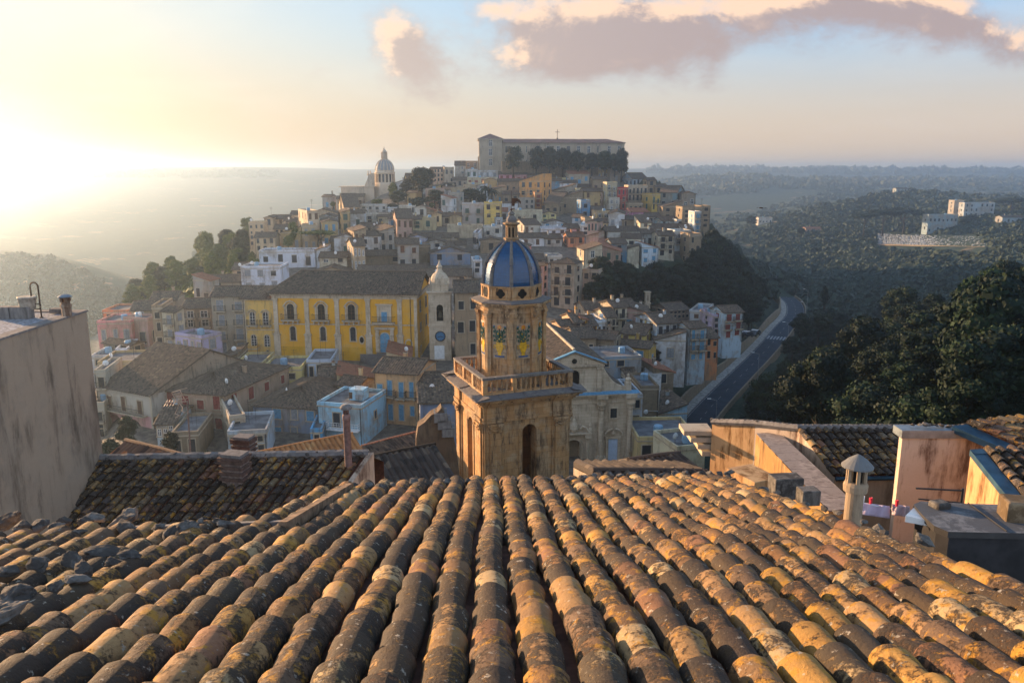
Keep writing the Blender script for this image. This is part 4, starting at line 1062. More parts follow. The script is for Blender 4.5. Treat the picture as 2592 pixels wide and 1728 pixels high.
        dr.fr = cf
    zc = zd1 + .47
    dr.lathe([(Rd + .53, zc), (Rd + .55, zc + .05), (Rd - .1, zc + .16)], 8, (0, 0), 1, a0)
    dr.build('drum', [M_TOWER, M_LEDGE], root)
    # majolica panels with a vase of flowers
    for f in fcs:
        y = -ap - .012; pb = MB(f); z0, z1 = -11.2, -9.25
        pb.box((-.47, y - .02, z0 - .15), (.47, y + .01, z1 + .1), 0)
        yv = y - .04
        def disc(x, z, r, m, n=8, yy=yv): pb.face([(x + r * math.cos(2 * math.pi * k / n), yy, z + r * math.sin(2 * math.pi * k / n)) for k in range(n)], m)
        vase = [(-.12, 0), (.12, 0), (.14, .05), (.09, .1), (.17, .3), (.25, .5), (.27, .62), (.2, .7), (.24, .8), (.16, .86), (-.16, .86), (-.24, .8), (-.2, .7), (-.27, .62), (-.25, .5), (-.17, .3), (-.09, .1), (-.14, .05)]
        for (xa, za), (xb, zb_) in zip(vase[:9], vase[1:10]):
            pb.face([(-xa, yv, z0 + za + .05), (xa, yv, z0 + za + .05), (xb, yv, z0 + zb_ + .05), (-xb, yv, z0 + zb_ + .05)], 1)
        pb.face([(-.3, yv - .002, z0 - .05), (.3, yv - .002, z0 - .05), (.34, yv - .002, z0 + .06), (-.34, yv - .002, z0 + .06)], 4)
        for sx in (-1, 1):
            pb.tube([(sx * .22, yv, z0 + .72), (sx * .36, yv, z0 + .7), (sx * .38, yv, z0 + .56), (sx * .3, yv, z0 + .5)], .03, 5, 1)
            for j, (bx, bz, r) in enumerate(((.12, 1.05, .10), (.30, 1.02, .09), (.16, 1.3, .12), (.36, 1.28, .08), (.12, 1.55, .10), (.32, 1.56, .10), (.36, 1.8, .08))):
                pts = [(sx * bx * .2, yv, z0 + .86 + (bz - .9) * .4)] + [(sx * (bx + r * (1 - k * .09) * math.cos(k * .8 - 2.2)), yv - .005, z0 + bz + r * (1 - k * .09) * math.sin(k * .8 - 2.2)) for k in range(8)]
                pb.tube(pts, .026, 4, 2)
                disc(sx * bx, z0 + bz, .05, 2, 7, yv - .012)
            disc(sx * .36, z0 + 1.86, .07, 4); disc(sx * .14, z0 + .98, .05, 1, 7, yv - .02)
        pb.tube([(0, yv, z0 + .86), (0, yv, z0 + 1.75)], .03, 4, 2)
        for k in range(5): disc(.09 * math.cos(k * 1.257), z0 + 1.82 + .09 * math.sin(k * 1.257), .07, 3, 7, yv - .008)
        disc(0, z0 + 1.82, .05, 1, 7, yv - .016)
        for x, z in ((-.08, 1.42), (.1, 1.22), (0, 1.1)): disc(x, z0 + z, .055, 1, 7, yv - .02)
        pb.build('majolica_panel', [M_VWHITE, M_VASE, M_VLEAF, M_VORANGE, M_VBLUE], root)
    # attic ring with quatrefoil openings
    at = MB(cf); za0, za1 = zc + .02, zc + .98; Ra = 1.86
    at.lathe([(Ra, za0), (Ra, za1 - .1)], 8, (0, 0), 0, a0); at.lathe([(Ra + .07, za1 - .1), (Ra + .09, za1)], 8, (0, 0), 0, a0)
    at.lathe([(Ra + .06, za0), (Ra + .06, za0 + .22)], 8, (0, 0), 0, a0)
    apa = Ra * math.cos(math.pi / 8)
    for f in fcs:
        at.fr = f; cz = (za0 + za1) / 2 + .04
        for x in (-.62, .62): at.box((x - .09, -apa - .05, za0 + .221), (x + .09, -apa + .02, za1 - .101), 0)
        for dx, dz, r in ((0, .14, .17), (0, -.14, .15), (.15, 0, .15), (-.15, 0, .15), (0, 0, .2)):
            at.face([(dx + r * math.cos(k * .5236), -apa - .012 - r * .01, cz + dz + r * math.sin(k * .5236)) for k in range(12)], 1)
        for k in range(14):
            a, b_ = k * math.pi / 7, (k + 1) * math.pi / 7
            rr = lambda q: .30 + .05 * abs(math.cos(2 * q))
            at.tube([(rr(a) * math.cos(a), -apa - .02, cz + rr(a) * math.sin(a)), (rr(b_) * math.cos(b_), -apa - .02, cz + rr(b_) * math.sin(b_))], .035, 4, 0)
    at.build('attic_ring', [M_TOWER, M_DARK], root)
    # dome
    dm = MB(cf); Rb, zt0, hh = 1.74, za1, 2.68
    prof = []
    for k in range(15):
        t = k / 14; prof.append((Rb * (1 - .80 * t ** 2.15) - .02 * t, zt0 + hh * (1 - (1 - t) ** 1.22)))
    rows, uvs = [], []
    for j in range(8):
        A, B = a0 + j * math.pi / 4, a0 + (j + 1) * math.pi / 4
        rows = [[(r * math.cos(A) * (1 - s_) + r * math.cos(B) * s_, r * math.sin(A) * (1 - s_) + r * math.sin(B) * s_, z) for s_ in (0, .5, 1)] for r, z in prof]
        uvs = [[(j * 3 + r * (s_ - .5) * .77, z) for s_ in (0, .5, 1)] for r, z in prof]
        dm.grid(rows, 0, False, None, uvs)
    dob = dm.build('dome', [M_DOME], root)
    for j in range(8):
        rb = MB(cf); a = a0 + j * math.pi / 4
        pts = [((r + .02) * math.cos(a), (r + .02) * math.sin(a), z) for r, z in prof]
        rb.tube(pts, .135, 6, 0, .08)
        for k in range(26):
            p = Vector(pts[k * 14 // 26]).lerp(Vector(pts[min(14, k * 14 // 26 + 1)]), rnd.random())
            rb.lathe([(.0, p.z - .06), (.10, p.z), (.0, p.z + .08)], 5, (p.x + .06 * math.cos(a), p.y + .06 * math.sin(a)), 0)
        rb.build('rib', [M_LEDGE], dob)
    # lantern
    zl = zt0 + hh - .04; ln = MB(cf)
    ln.lathe([(.44, zl - .05), (.44, zl + .1), (.5, zl + .12), (.5, zl + .2), (.34, zl + .24)], 8, (0, 0), 0, a0)
    for k in range(8):
        a = a0 + k * math.pi / 4; ln.lathe([(.075, zl + .2), (.06, zl + .28), (.06, zl + .86), (.085, zl + .92)], 6, (.30 * math.cos(a), .30 * math.sin(a)), 0)
    ln.lathe([(.17, zl + .2), (.17, zl + .92)], 8, (0, 0), 1, a0)
    ln.lathe([(.34, zl + .84), (.36, zl + .95), (.45, zl + 1.0), (.54, zl + 1.05), (.52, zl + 1.12), (.30, zl + 1.18)], 8, (0, 0), 0, a0)
    ln.lathe([(.30, zl + 1.16), (.33, zl + 1.3), (.24, zl + 1.48), (.15, zl + 1.58), (.22, zl + 1.66), (.12, zl + 1.78), (.05, zl + 1.84)], 8, (0, 0), 2, a0)
    ln.build('lantern', [plaster('dark_limestone', (.30, .19, .10), .9, .3, 4.0), M_DARK, M_LEDGE], root)
    fi = MB(cf); zp = zl + 1.8
    fi.tube([(0, 0, zp), (0, 0, zp + 1.25)], .022, 6, 0, .012)
    fi.lathe([(.02, zp + .05), (.09, zp + .12), (.02, zp + .19)], 8, (0, 0), 0)
    z = zp + .32
    fi.poly_prism([(.03, z), (.2, z + .02), (.22, z + .22), (.36, z + .30), (.50, z + .22), (.56, z + .12), (.60, z + .26), (.50, z + .40), (.34, z + .48), (.03, z + .50)], -.012, .012, 0)
    fi.build('weather_vane', [simple('rusty_iron', (.07, .03, .015), .7, .4)], root)
bell_tower()

def pilaster(mb, x, w, z0, z1, y=0.0, out=.18, m=0, cap=True):
    mb.box((x - w / 2, y - out, z0), (x + w / 2, y - .002, z1), m)
    mb.box((x - w / 2 - .08, y - out - .08, z0), (x + w / 2 + .08, y - .003, z0 + .3), m)
    if cap:
        for k, t in enumerate((.03, .09, .15)): mb.box((x - w / 2 - t, y - out - t, z1 - .55 + .18 * k), (x + w / 2 + t, y - .004, z1 - .38 + .18 * k), m)
        for sx in (-1, 1): mb.lathe([(.0, z1 - .33), (.13, z1 - .24), (.0, z1 - .12)], 6, (x + sx * w * .45, y - out - .1), m)
def arched_window(mb, x, z, w, h, y=0.0, surround=True, m_st=0, m_p=1, m_fr=2):
    A = arch_pts(x - w / 2, x + w / 2, z + h - w / 2, 8)
    mb.face([(x - w / 2, y - .015, z), (x + w / 2, y - .015, z)] + [(a, y - .015, b) for a, b in A[::-1]], m_p)
    t = .16
    O = arch_pts(x - w / 2 - t, x + w / 2 + t, z + h - w / 2, 8)
    L = [(x - w / 2, z)] + A + [(x + w / 2, z)]; LO = [(x - w / 2 - t, z)] + O + [(x + w / 2 + t, z)]
    for (a, b), (c, d), (e, f), (g, i) in zip(L, L[1:], LO[1:], LO):
        mb.face([(a, y - .1, b), (c, y - .1, d), (e, y - .1, f), (g, y - .1, i)], m_st)
        mb.face([(a, y - .1, b), (a, y - .005, b), (c, y - .005, d), (c, y - .1, d)], m_st)
        mb.face([(g, y - .1, i), (e, y - .1, f), (e, y - .005, f), (g, y - .005, i)], m_st)
    mb.box((x - .03, y - .05, z), (x + .03, y - .016, z + h - .02), m_fr)
    for k in range(1, 4): mb.box((x - w / 2 + .02, y - .045, z + h * k / 4.6), (x + w / 2 - .02, y - .017, z + h * k / 4.6 + .04), m_fr)
def palazzo():
    Y0 = 136.0; fr = Frame((0, 0, 0), -3.5)
    C = W(1058, 911, Y0); w = along(C, -fr.ex, 698); base = C - fr.ex * w
    H = W(1058, 744, Y0).z - C.z; fr.o = base; d = 12.5
    X = lambda zx: w * (560 + zx * .3827 - 698) / 360.0
    Zz = lambda zy: H * (911 - (560 + zy * .3827)) / (911 - 744.0)
    root = thing('yellow_palazzo', 'long bright yellow baroque palazzo with stone pilasters and iron balconies', 'palazzo', fr(w / 2, d / 2, 0))
    mb = MB(fr)
    mb.box((0, 0, -5), (w, d, H), 0); mb.box((-.02, -.03, -4.9), (w + .03, -.002, Zz(838)), 1); mb.box((w + .001, -.02, -4.9), (w + .03, d, Zz(838)), 1)
    mb.build('wall', [M_YELLOW, M_OCHRE], root)
    tr = MB(fr)
    for z0, z1, t in ((H - .95, H - .55, .06), (H - .55, H - .38, .16), (H - .38, H - .2, .3), (H - .2, H - .02, .46)):
        tr.box((-t, -t, z0), (w + t, -.001, z1), 0); tr.box((w + .001, 0, z0), (w + t, d, z1), 0)
    tr.box((-.04, -.09, Zz(690)), (w + .04, -.004, Zz(690) + .2), 0)
    for zx in (380, 585, 783, 985, 1190):
        x = X(zx); pilaster(tr, x, .78, Zz(752), H - .95)
        tr.box((x - .55, -.26, -4.5), (x + .55, -.005, Zz(752) - .2), 0); tr.box((x - .68, -.36, Zz(752) - .2), (x + .68, -.005, Zz(752)), 0)
    tr.box((w - .5, -.06, 0), (w + .05, -.006, H - .95), 0)
    tr.tube([(w - 1.1, -.12, 0), (w - 1.1, -.12, H - .6), (w - 2.8, -.12, H - .45)], .06, 5, 1)
    tr.build('stone_trim', [M_CHURCH, M_IRON], root)
    for zx in (478, 680, 877):
        x = X(zx); z0 = Zz(655)
        b = MB(fr); arched_window(b, x, z0, 1.25, 2.75, 0)
        for sx in (-1, 1):
            b.box((x + sx * .98 - .14, -.14, z0), (x + sx * .98 + .14, -.006, z0 + 2.4), 0)
            b.tube([(x + sx * 1.2, -.14, z0 + 2.35), (x + sx * .9, -.18, z0 + 2.75), (x + sx * .55, -.2, z0 + 3.1), (x, -.24, z0 + 3.3)], .15, 6, 0, .11)
            b.tube([(x + sx * (1.15 + .14 * math.cos(k)), -.2, z0 + 2.25 + .14 * math.sin(k)) for k in range(7)], .05, 5, 0)
        b.lathe([(0, z0 + 3.0), (.2, z0 + 3.2), (0, z0 + 3.5)], 6, (x, -.2), 0)
        wn = b.build('window', [M_CHURCH, M_DARK, M_BROWN], root)
        c = MB(fr); c.box((x - 1.55, -.95, z0 - .22), (x + 1.55, -.09, z0 - .02), 0)
        for k in range(4):
            xx = x - 1.3 + k * .87
            c.poly_prism([(xx - .1, z0 - .75), (xx + .1, z0 - .75), (xx + .12, z0 - .23), (xx - .12, z0 - .23)], -.5, -.09, 0); c.lathe([(0, z0 - .95), (.14, z0 - .8), (0, z0 - .6)], 6, (xx, -.5), 0)
        for zz in (.08, 1.0): c.tube([(x - 1.5, -.12, z0 + zz), (x - 1.55, -.9, z0 + zz), (x - .8, -1.05, z0 + zz), (x + .8, -1.05, z0 + zz), (x + 1.55, -.9, z0 + zz), (x + 1.5, -.12, z0 + zz)], .03, 4, 1)
        for k in range(22):
            q = k / 21 * 2 - 1; xx = x + 1.55 * q; yy = -1.05 + .15 * max(0, (abs(q) - .5) * 2)
            c.tube([(xx, yy, z0 + .08), (xx, yy - .1, z0 + .35), (xx, yy, z0 + 1.0)], .016, 4, 1)
        c.build('balcony', [M_CHURCH, M_IRON], root)
    for zx in (487, 685, 882):
        b = MB(fr); arched_window(b, X(zx), Zz(795), .95, 2.5); b.box((X(zx) - .7, -.18, Zz(795) - .14), (X(zx) + .7, -.006, Zz(795)), 0)
        b.build('window', [M_CHURCH, M_PANE, M_IRON], root)
    for zx, zy, sx, sz, m in ((938, 787, .36, .55, 1), (1244, 812, .5, .7, 3)):
        b = MB(fr); x, z = X(zx), Zz(zy)
        el = lambda s, k: (x + sx * s * math.cos(k * math.pi / 8), z + sz * s * math.sin(k * math.pi / 8))
        b.face([(el(1, k)[0], -.04, el(1, k)[1]) for k in range(16)], m)
        for k in range(16): b.face([(*[el(1, k)[0]], -.1, el(1, k)[1]), (el(1, k + 1)[0], -.1, el(1, k + 1)[1]), (el(1.4, k + 1)[0], -.1, el(1.4, k + 1)[1]), (el(1.4, k)[0], -.1, el(1.4, k)[1])], 0)
        b.build('oval_window', [M_CHURCH, M_DARK, M_BROWN, M_OCHRE], root)
    # portal with its balcony window
    b = MB(fr); x = X(1090); z0 = Zz(868)
    arched_window(b, x, z0, 1.7, 3.5, -.12)
    for sx in (-1, 1):
        b.box((x + sx * 1.3 - .28, -.34, z0), (x + sx * 1.3 + .28, -.006, z0 + 4.1), 0)
        for k in range(7): b.box((x + sx * 1.3 - .32, -.38, z0 + .15 + k * .56), (x + sx * 1.3 + .32, -.341, z0 + .5 + k * .56), 0)
    b.box((x - 1.75, -.45, z0 + 4.1), (x + 1.75, -.007, z0 + 4.5), 0)
    zb_ = Zz(665)
    b.box((x - 1.0, -.1, zb_), (x + 1.0, -.008, zb_ + 3.0), 0); b.box((x - .5, -.12, zb_), (x + .5, -.101, zb_ + 1.75), 1)
    for sx in (-1, 1): b.box((x + sx * 1.05 - .2, -.24, zb_), (x + sx * 1.05 + .2, -.009, zb_ + 2.9), 0)
    b.box((x - 1.5, -.36, zb_ + 2.9), (x + 1.5, -.01, zb_ + 3.15), 0)
    b.build('portal', [M_CHURCH, M_BLUE, M_GREY], root)
    c = MB(fr); c.box((x - 2.0, -1.1, zb_ - .22), (x + 2.0, -.46, zb_ - .02), 0)
    for zz in (.06, 1.0): c.tube([(x - 1.95, -.2, zb_ + zz), (x - 1.95, -1.05, zb_ + zz), (x + 1.95, -1.05, zb_ + zz), (x + 1.95, -.2, zb_ + zz)], .03, 4, 1)
    for k in range(26): c.box((x - 1.95 + k * .155, -1.06, zb_), (x - 1.93 + k * .155, -1.04, zb_ + 1.0), 1)
    c.build('balcony', [M_CHURCH, M_IRON], root)
    st = MB(fr)
    for k in range(8): st.box((x - 4.2 + k * .35, -1.0 - k * .32 - .3, -3), (x + 1.4, -1.0 - k * .32, z0 - .12 - k * .17), 0)
    st.box((x - 1.4, -1.0, -3), (x + 1.4, -.4, z0 - .02), 0)
    st.build('steps', [M_LEDGE], root)
    rf = MB(fr); ov = .7; r = 3.0; q = 3.4
    slope(rf, (-ov, -ov, H - .02), (w + ov, -ov, H - .02), (w + ov, d / 2, H + r), (q, d / 2, H + r), 0, .42, .09, .2)
    slope(rf, (w + ov, d + ov, H - .02), (-ov, d + ov, H - .02), (q, d / 2, H + r), (w + ov, d / 2, H + r), 0, .42, .09, .2, (40, 3))
    slope(rf, (-ov, d + ov, H - .02), (-ov, -ov, H - .02), (q, d / 2, H + r), (q, d / 2, H + r), 0, .42, .09, .2, (70, 3))
    rf.face([(w, 0, H), (w, d, H), (w, d / 2, H + r - .05)], 1)
    rf.tube([(q, d / 2, H + r + .1), (w + ov, d / 2, H + r + .1)], .17, 6, 0); rf.tube([(-ov, -ov, H + .08), (q, d / 2, H + r + .1)], .15, 6, 0)
    rf.build('roof', [M_TILE_MID, M_YELLOW], root)
    put_windows(root, fr.turned(w, 0, 0, 90), d, 0, H - 1, 3, 2, 'k', True)
    # the cream annex on the left
    wa = along(fr.o, -fr.ex, 623); fa = Frame(fr(-wa, 0.15, 0), -3.5); Ha = Zz(522)
    ro = thing('annex_house', 'cream yellow annex adjoining the left end of the yellow palazzo', 'house', fa(wa / 2, 5, 0))
    mb = MB(fa); mb.box((0, 0, -5), (wa - .03, 10, Ha), 0); mb.box((-.05, -.12, Ha - .3), (wa - .03, -.002, Ha - .05), 1); mb.box((0, -.07, Ha * .47), (wa - .03, -.003, Ha * .47 + .15), 1)
    mb.tube([(.15, -.1, Ha - .2), (.15, -.1, -1)], .06, 5, 2); mb.box((-.02, -.05, 0), (.4, -.002, Ha - .31), 1)
    wl = mb.build('wall', [M_PLASTER, M_CHURCH, M_IRON], ro); wl.color = (*lin('#e0b765'), 1)
    for fx in (.30, .74):
        x = wa * fx
        for z, h in ((Ha * .56, 2.3), (Ha * .19, 2.1)):
            b = MB(fa); arched_window(b, x, z, .85, h, 0)
            if z > Ha * .5:
                b.tube([(x - .75, -.15, z + h - .1), (x - .4, -.2, z + h + .3), (x, -.22, z + h + .42), (x + .4, -.2, z + h + .3), (x + .75, -.15, z + h - .1)], .11, 6, 0)
            b.build('window', [M_CHURCH, M_PANE, M_WHITE], ro)
            if z > Ha * .5: inst(balcony_mesh(1.9), 'balcony', ro, fa(x, 0, z - .03), fa.yaw)
        b = MB(fa); z = Ha * .1
        b.face([(x + .28 * math.cos(k * .5236), -.02, z + .28 * math.sin(k * .5236)) for k in range(12)], 1); 
        for k in range(12): b.tube([(x + .33 * math.cos(k * .5236), -.05, z + .33 * math.sin(k * .5236)), (x + .33 * math.cos(k * .5236 + .5236), -.05, z + .33 * math.sin(k * .5236 + .5236))], .07, 4, 0)
        b.build('oval_window', [M_CHURCH, M_DARK], ro)
    rb = MB(fa); slope(rb, (-.4, -.5, Ha), (wa - .05, -.5, Ha), (wa - .05, 5, Ha + 1.6), (-.4, 5, Ha + 1.6), 0, .42, .09)
    slope(rb, (wa - .05, 10.4, Ha), (-.4, 10.4, Ha), (-.4, 5, Ha + 1.6), (wa - .05, 5, Ha + 1.6), 0, .42, .09, uv0=(9, 4))
    rb.build('roof', [M_TILE_MID], ro)
palazzo()

def clock_tower():
    Y0 = 136.5; fr = Frame((0, 0, 0), 3); C = W(1088, 910, Y0); w = along(C, fr.ex, 1143); fr.o = C
    Zz = lambda v: W(1088, v, Y0).z - C.z
    root = thing('clock_tower', 'pale stone clock tower with a blue clock beside the yellow palazzo', 'clock tower', fr(w / 2, w / 2, 0))
    a, b_, c_, e_ = Zz(824), Zz(748), Zz(737), Zz(690)
    mb = MB(fr); mb.box((0, 0, -6), (w, w, a), 0)
    for x in (0, w - .5): mb.box((x, -.07, -6), (x + .5, -.002, a - .02), 0)
    mb.box((-.15, -.15, a - .14), (w + .15, w + .15, a + .14), 0); mb.box((.85, -.03, .1), (2.6, -.003, 2.5), 1)
    for f in (fr, fr.turned(w, 0, 0, 90), fr.turned(w, w, 0, 180), fr.turned(0, w, 0, 270)):
        mb.fr = f; wall_arch(mb, .02, w - .02, a + .14, b_, w / 2 - .58, w / 2 + .58, a + .75, a + 3.1, .02, .6, 0)
        for x in (.05, w - .72): mb.box((x, -.05, a + .141), (x + .67, .019, b_), 0)
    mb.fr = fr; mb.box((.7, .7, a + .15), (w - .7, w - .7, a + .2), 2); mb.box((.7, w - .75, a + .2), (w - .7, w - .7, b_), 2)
    mb.build('shaft', [M_CHURCH, M_WHITE, M_DARK], root)
    co = MB(fr)
    for t, z0, z1 in ((.05, b_, b_ + .25), (.14, b_ + .25, b_ + .4), (.28, b_ + .4, b_ + .55), (.38, b_ + .55, b_ + .7)): co.box((-t, -t, z0), (w + t, w + t, z1), 0)
    co.build('cornice', [M_CHURCH], root)
    cu = MB(fr); z0 = b_ + .7; cu.box((.35, .35, z0), (w - .35, w - .35, z0 + 1.1), 0); cu.box((.25, .25, z0 + 1.1), (w - .25, w - .25, z0 + 1.25), 0)
    cu.lathe([(1.55, z0 + 1.25), (1.6, z0 + 1.6), (1.5, z0 + 2.2), (1.15, z0 + 2.8), (.75, z0 + 3.1), (.45, z0 + 3.5), (.4, z0 + 3.9), (.55, z0 + 4.05), (.3, z0 + 4.4), (.12, z0 + 4.9), (.03, z0 + 5.3)], 12, (w / 2, w / 2), 0)
    for sx in (.3, w - .3): cu.lathe([(.2, z0 + 1.25), (.22, z0 + 1.5), (.1, z0 + 1.9), (.16, z0 + 2.05), (.02, z0 + 2.4)], 6, (sx, .3), 0)
    cu.build('cupola', [M_CHURCH], root)
    be = MB(fr); be.lathe([(.46, a + 1.3), (.4, a + 1.5), (.3, a + 1.9), (.26, a + 2.2), (.1, a + 2.35)], 12, (w / 2, .8), 0); be.box((w / 2 - .6, .74, a + 2.35), (w / 2 + .6, .86, a + 2.5), 0)
    be.build('bell', [simple('bronze', (.07, .06, .04), .5, .3, 3, .6)], root, True)
    x, z = w / 2, Zz(851); r = .8
    ck = MB(fr); ck.face([(x + r * math.cos(k * math.pi / 16), -.06, z + r * math.sin(k * math.pi / 16)) for k in range(32)], 0)
    ring = [(x + (r + .05) * math.cos(k * math.pi / 16), -.08, z + (r + .05) * math.sin(k * math.pi / 16)) for k in range(33)]
    ck.tube(ring, .08, 5, 1)
    for k in range(12):
        q = k * math.pi / 6; ck.tube([(x + .58 * math.cos(q), -.075, z + .58 * math.sin(q)), (x + .74 * math.cos(q), -.075, z + .74 * math.sin(q))], .035, 4, 1)
    cko = ck.build('clock_face', [simple('clock_blue', (.05, .17, .32), .4, .1), M_IRON], root)
    for q, L in ((R(200), .42), (R(-18), .62)):
        h = MB(fr); h.tube([(x, -.1, z), (x + L * math.cos(q), -.1, z + L * math.sin(q))], .045, 4); h.build('hand', [M_IRON], cko)
clock_tower()

def church():
    Y0 = 95.0; fr = Frame((0, 0, 0), 9); C = W(1450, 1190, Y0); fr.o = C
    Zz = lambda v, u=1450: W(u, v, Y0).z - C.z
    xr = along(C, fr.ex, 1597); hw = xr; hu = along(C, fr.ex, 1519)
    root = thing('church', 'pale baroque church with a dark arched door right of the bell tower', 'church', fr(0, 9, 0))
    z1, z2, z3 = Zz(1004), Zz(925), Zz(895)
    mb = MB(fr); D = 1.2
    wall_arch(mb, -hw, hw, -3, z1, -1.0, 1.0, .6, 3.1, 0, D, 0, 1, 12)
    mb.box((-hw, D, -3), (hw, D + .2, z1), 0, skip=(2,)); 
    mb.face([(-hw, 0, -3), (-hw, D, -3), (-hw, D, z1), (-hw, 0, z1)], 0); mb.face([(hw, 0, -3), (hw, D, -3), (hw, D, z1), (hw, 0, z1)], 0); mb.face([(-hw, 0, z1), (hw, 0, z1), (hw, D, z1), (-hw, D, z1)], 0)
    wall_arch(mb, -hu, hu, z1 + .9, z2, -.75, .75, z1 + 1.2, z1 + 2.6, .15, .5, 0, 1, 10)
    mb.box((-hu, .66, z1), (hu, 1.1, z2), 0); mb.box((-hu - .0, .14, z1), (hu, .66, z1 + .9), 0)
    for sx in (-1, 1):      # scrolled shoulders
        q = [(0, 0)] + [(sx * (hu + (hw - hu - .9) * t), z1 + .8 + (z2 - z1 - 1.2) * (1 - t) ** 2.2) for t in np.linspace(0, 1, 9)]
        pl = [(sx * hu, z1 + .02)] + q[1:] + [(sx * (hw - .9), z1 + .02)]
        mb.poly_prism(pl if sx > 0 else pl[::-1], .25, .75, 0)
        mb.tube([(x, .5, z + .06) for x, z in q[1:]], .18, 6, 0)
        mb.box((sx * (hw - .6) - .35, .1, z1 + .4), (sx * (hw - .6) + .35, .8, z1 + 1.6), 0); mb.lathe([(.3, z1 + 1.6), (.38, z1 + 1.9), (.12, z1 + 2.2), (.2, z1 + 2.4), (0, z1 + 2.7)], 8, (sx * (hw - .6), .45), 0)
    mb.face([(-hu - .3, .12, z2), (hu + .3, .12, z2), (0, .12, z3)], 0)
    mb.lathe([(0.0, 0), (0, 0)], 4, (0, 0), 0, 0, False)
    mb.face([(.34 * math.cos(k * .5236), .10, z2 + .5 + .34 * math.sin(k * .5236)) for k in range(12)], 1)
    for k in range(12): mb.tube([(.38 * math.cos(k * .5236), .08, z2 + .5 + .38 * math.sin(k * .5236)), (.38 * math.cos(k * .5236 + .5236), .08, z2 + .5 + .38 * math.sin(k * .5236 + .5236))], .05, 4, 0)
    mb.build('facade_wall', [M_CHURCH, M_DARK], root)
    tr = MB(fr)
    for t, za, zb in ((.1, z1 - 1.0, z1 - .75), (.05, z1 - .75, z1 - .25), (.2, z1 - .25, z1 - .05), (.4, z1 - .05, z1 + .15), (.6, z1 + .15, z1 + .3)):
        tr.box((-hw - t, -t, za), (hw + t, -.001, zb), 0)
    n = 26
    for k in range(n): tr.box((-hw + 2 * hw * k / n, -.34, z1 - .24), (-hw + 2 * hw * k / n + .2, -.201, z1 - .06), 0)
    tr.face([(-hw - .66, -.66, z1 + .31), (hw + .66, -.66, z1 + .31), (hw + .66, .3, z1 + .5), (-hw - .66, .3, z1 + .5)], 1)
    for t, za, zb in ((.1, z2 - .35, z2 - .2), (.25, z2 - .2, z2),): tr.box((-hu - t, .14 - t, za), (hu + t, .139, zb), 0)
    for sx in (-1, 1):
        for k, (t, dz) in enumerate(((.0, 0), (.18, .14))):
            a, b = (sx * (hu + .5), z2 + .02 + dz), (0, z3 + .1 + dz)
            tr.poly_prism([a, b, (b[0], b[1] + .14), (a[0], a[1] + .14)] if sx < 0 else [b, a, (a[0], a[1] + .14), (b[0], b[1] + .14)], -.1 - t, .3, k)
        for x in (hw - .45, along(C, fr.ex, 1517)):
            px_ = sx * x
            tr.box((px_ - .6, -.62, -3), (px_ + .6, -.002, 1.5), 0); tr.box((px_ - .68, -.7, 1.5), (px_ + .68, -.003, 1.7), 0)
            tr.lathe([(.42, 1.7), (.46, 1.85), (.38, 1.95), (.33, z1 - 2.1), (.30, z1 - 1.9), (.42, z1 - 1.55), (.34, z1 - 1.5), (.55, z1 - 1.1), (.58, z1 - 1.0)], 12, (px_, -.3), 0)
            tr.box((px_ - .6, -.55, z1 - .99), (px_ + .6, -.101, z1 - .26), 0); tr.box((px_ - .7, -.9, z1 - .24), (px_ + .7, -.41, z1 + .28), 0)
        pilaster(tr, sx * (hu - .35), .6, z1 + .9, z2 - .3, .15, .2)
    tr.build('stone_trim', [M_CHURCH, M_BLUE], root)
    po = MB(fr)
    O = arch_pts(-1.28, 1.28, 3.1, 12); A = arch_pts(-1.0, 1.0, 3.1, 12)
    for k in range(12):
        po.face([(A[k][0], -.14, A[k][1]), (A[k + 1][0], -.14, A[k + 1][1]), (O[k + 1][0], -.14, O[k + 1][1]), (O[k][0], -.14, O[k][1])], 0)
        po.face([(A[k][0], -.14, A[k][1]), (A[k][0], .1, A[k][1]), (A[k + 1][0], .1, A[k + 1][1]), (A[k + 1][0], -.14, A[k + 1][1])], 0)
    for sx in (-1, 1):
        po.box((sx * 1.14 - .14, -.14, .6), (sx * 1.14 + .14, -.002, 3.1), 0)
        po.box((sx * 1.75 - .3, -.6, 0), (sx * 1.75 + .3, -.003, 1.2), 0); po.lathe([(.24, 1.2), (.2, 1.35), (.18, 4.0), (.28, 4.35)], 10, (sx * 1.75, -.32), 0)
        po.box((sx * 1.75 - .4, -.66, 4.35), (sx * 1.75 + .4, -.004, 4.9), 0)
        po.tube([(sx * 1.9, -.5, 5.1), (sx * 1.5, -.5, 5.7), (sx * 1.0, -.45, 5.9), (sx * .8, -.45, 5.6)], .16, 6)
        po.lathe([(.2, 5.0), (.26, 5.4), (.15, 5.7), (.2, 6.0), (.05, 6.3)], 8, (sx * 2.0, -.4), 0)
        po.tube([(sx * (.42 + .22 * math.cos(k * .7)), -.22, 5.9 + .3 * math.sin(k * .7)) for k in range(10)], .06, 5)
    po.box((-2.2, -.75, 4.9), (2.2, -.005, 5.1), 0)
    po.lathe([(.4, 5.2), (.55, 5.6), (.5, 6.1), (.3, 6.4), (.2, 6.8), (.05, 7.2)], 10, (0, -.2), 0)
    po.box((-2.6, -1.6, -.6), (2.6, -.7, .2), 0); po.box((-2.3, -1.1, .2), (2.3, -.61, .4), 0); po.box((-1.0, -.6, .3), (1.0, .2, .6), 0)
    po.build('portal', [M_CHURCH], root)
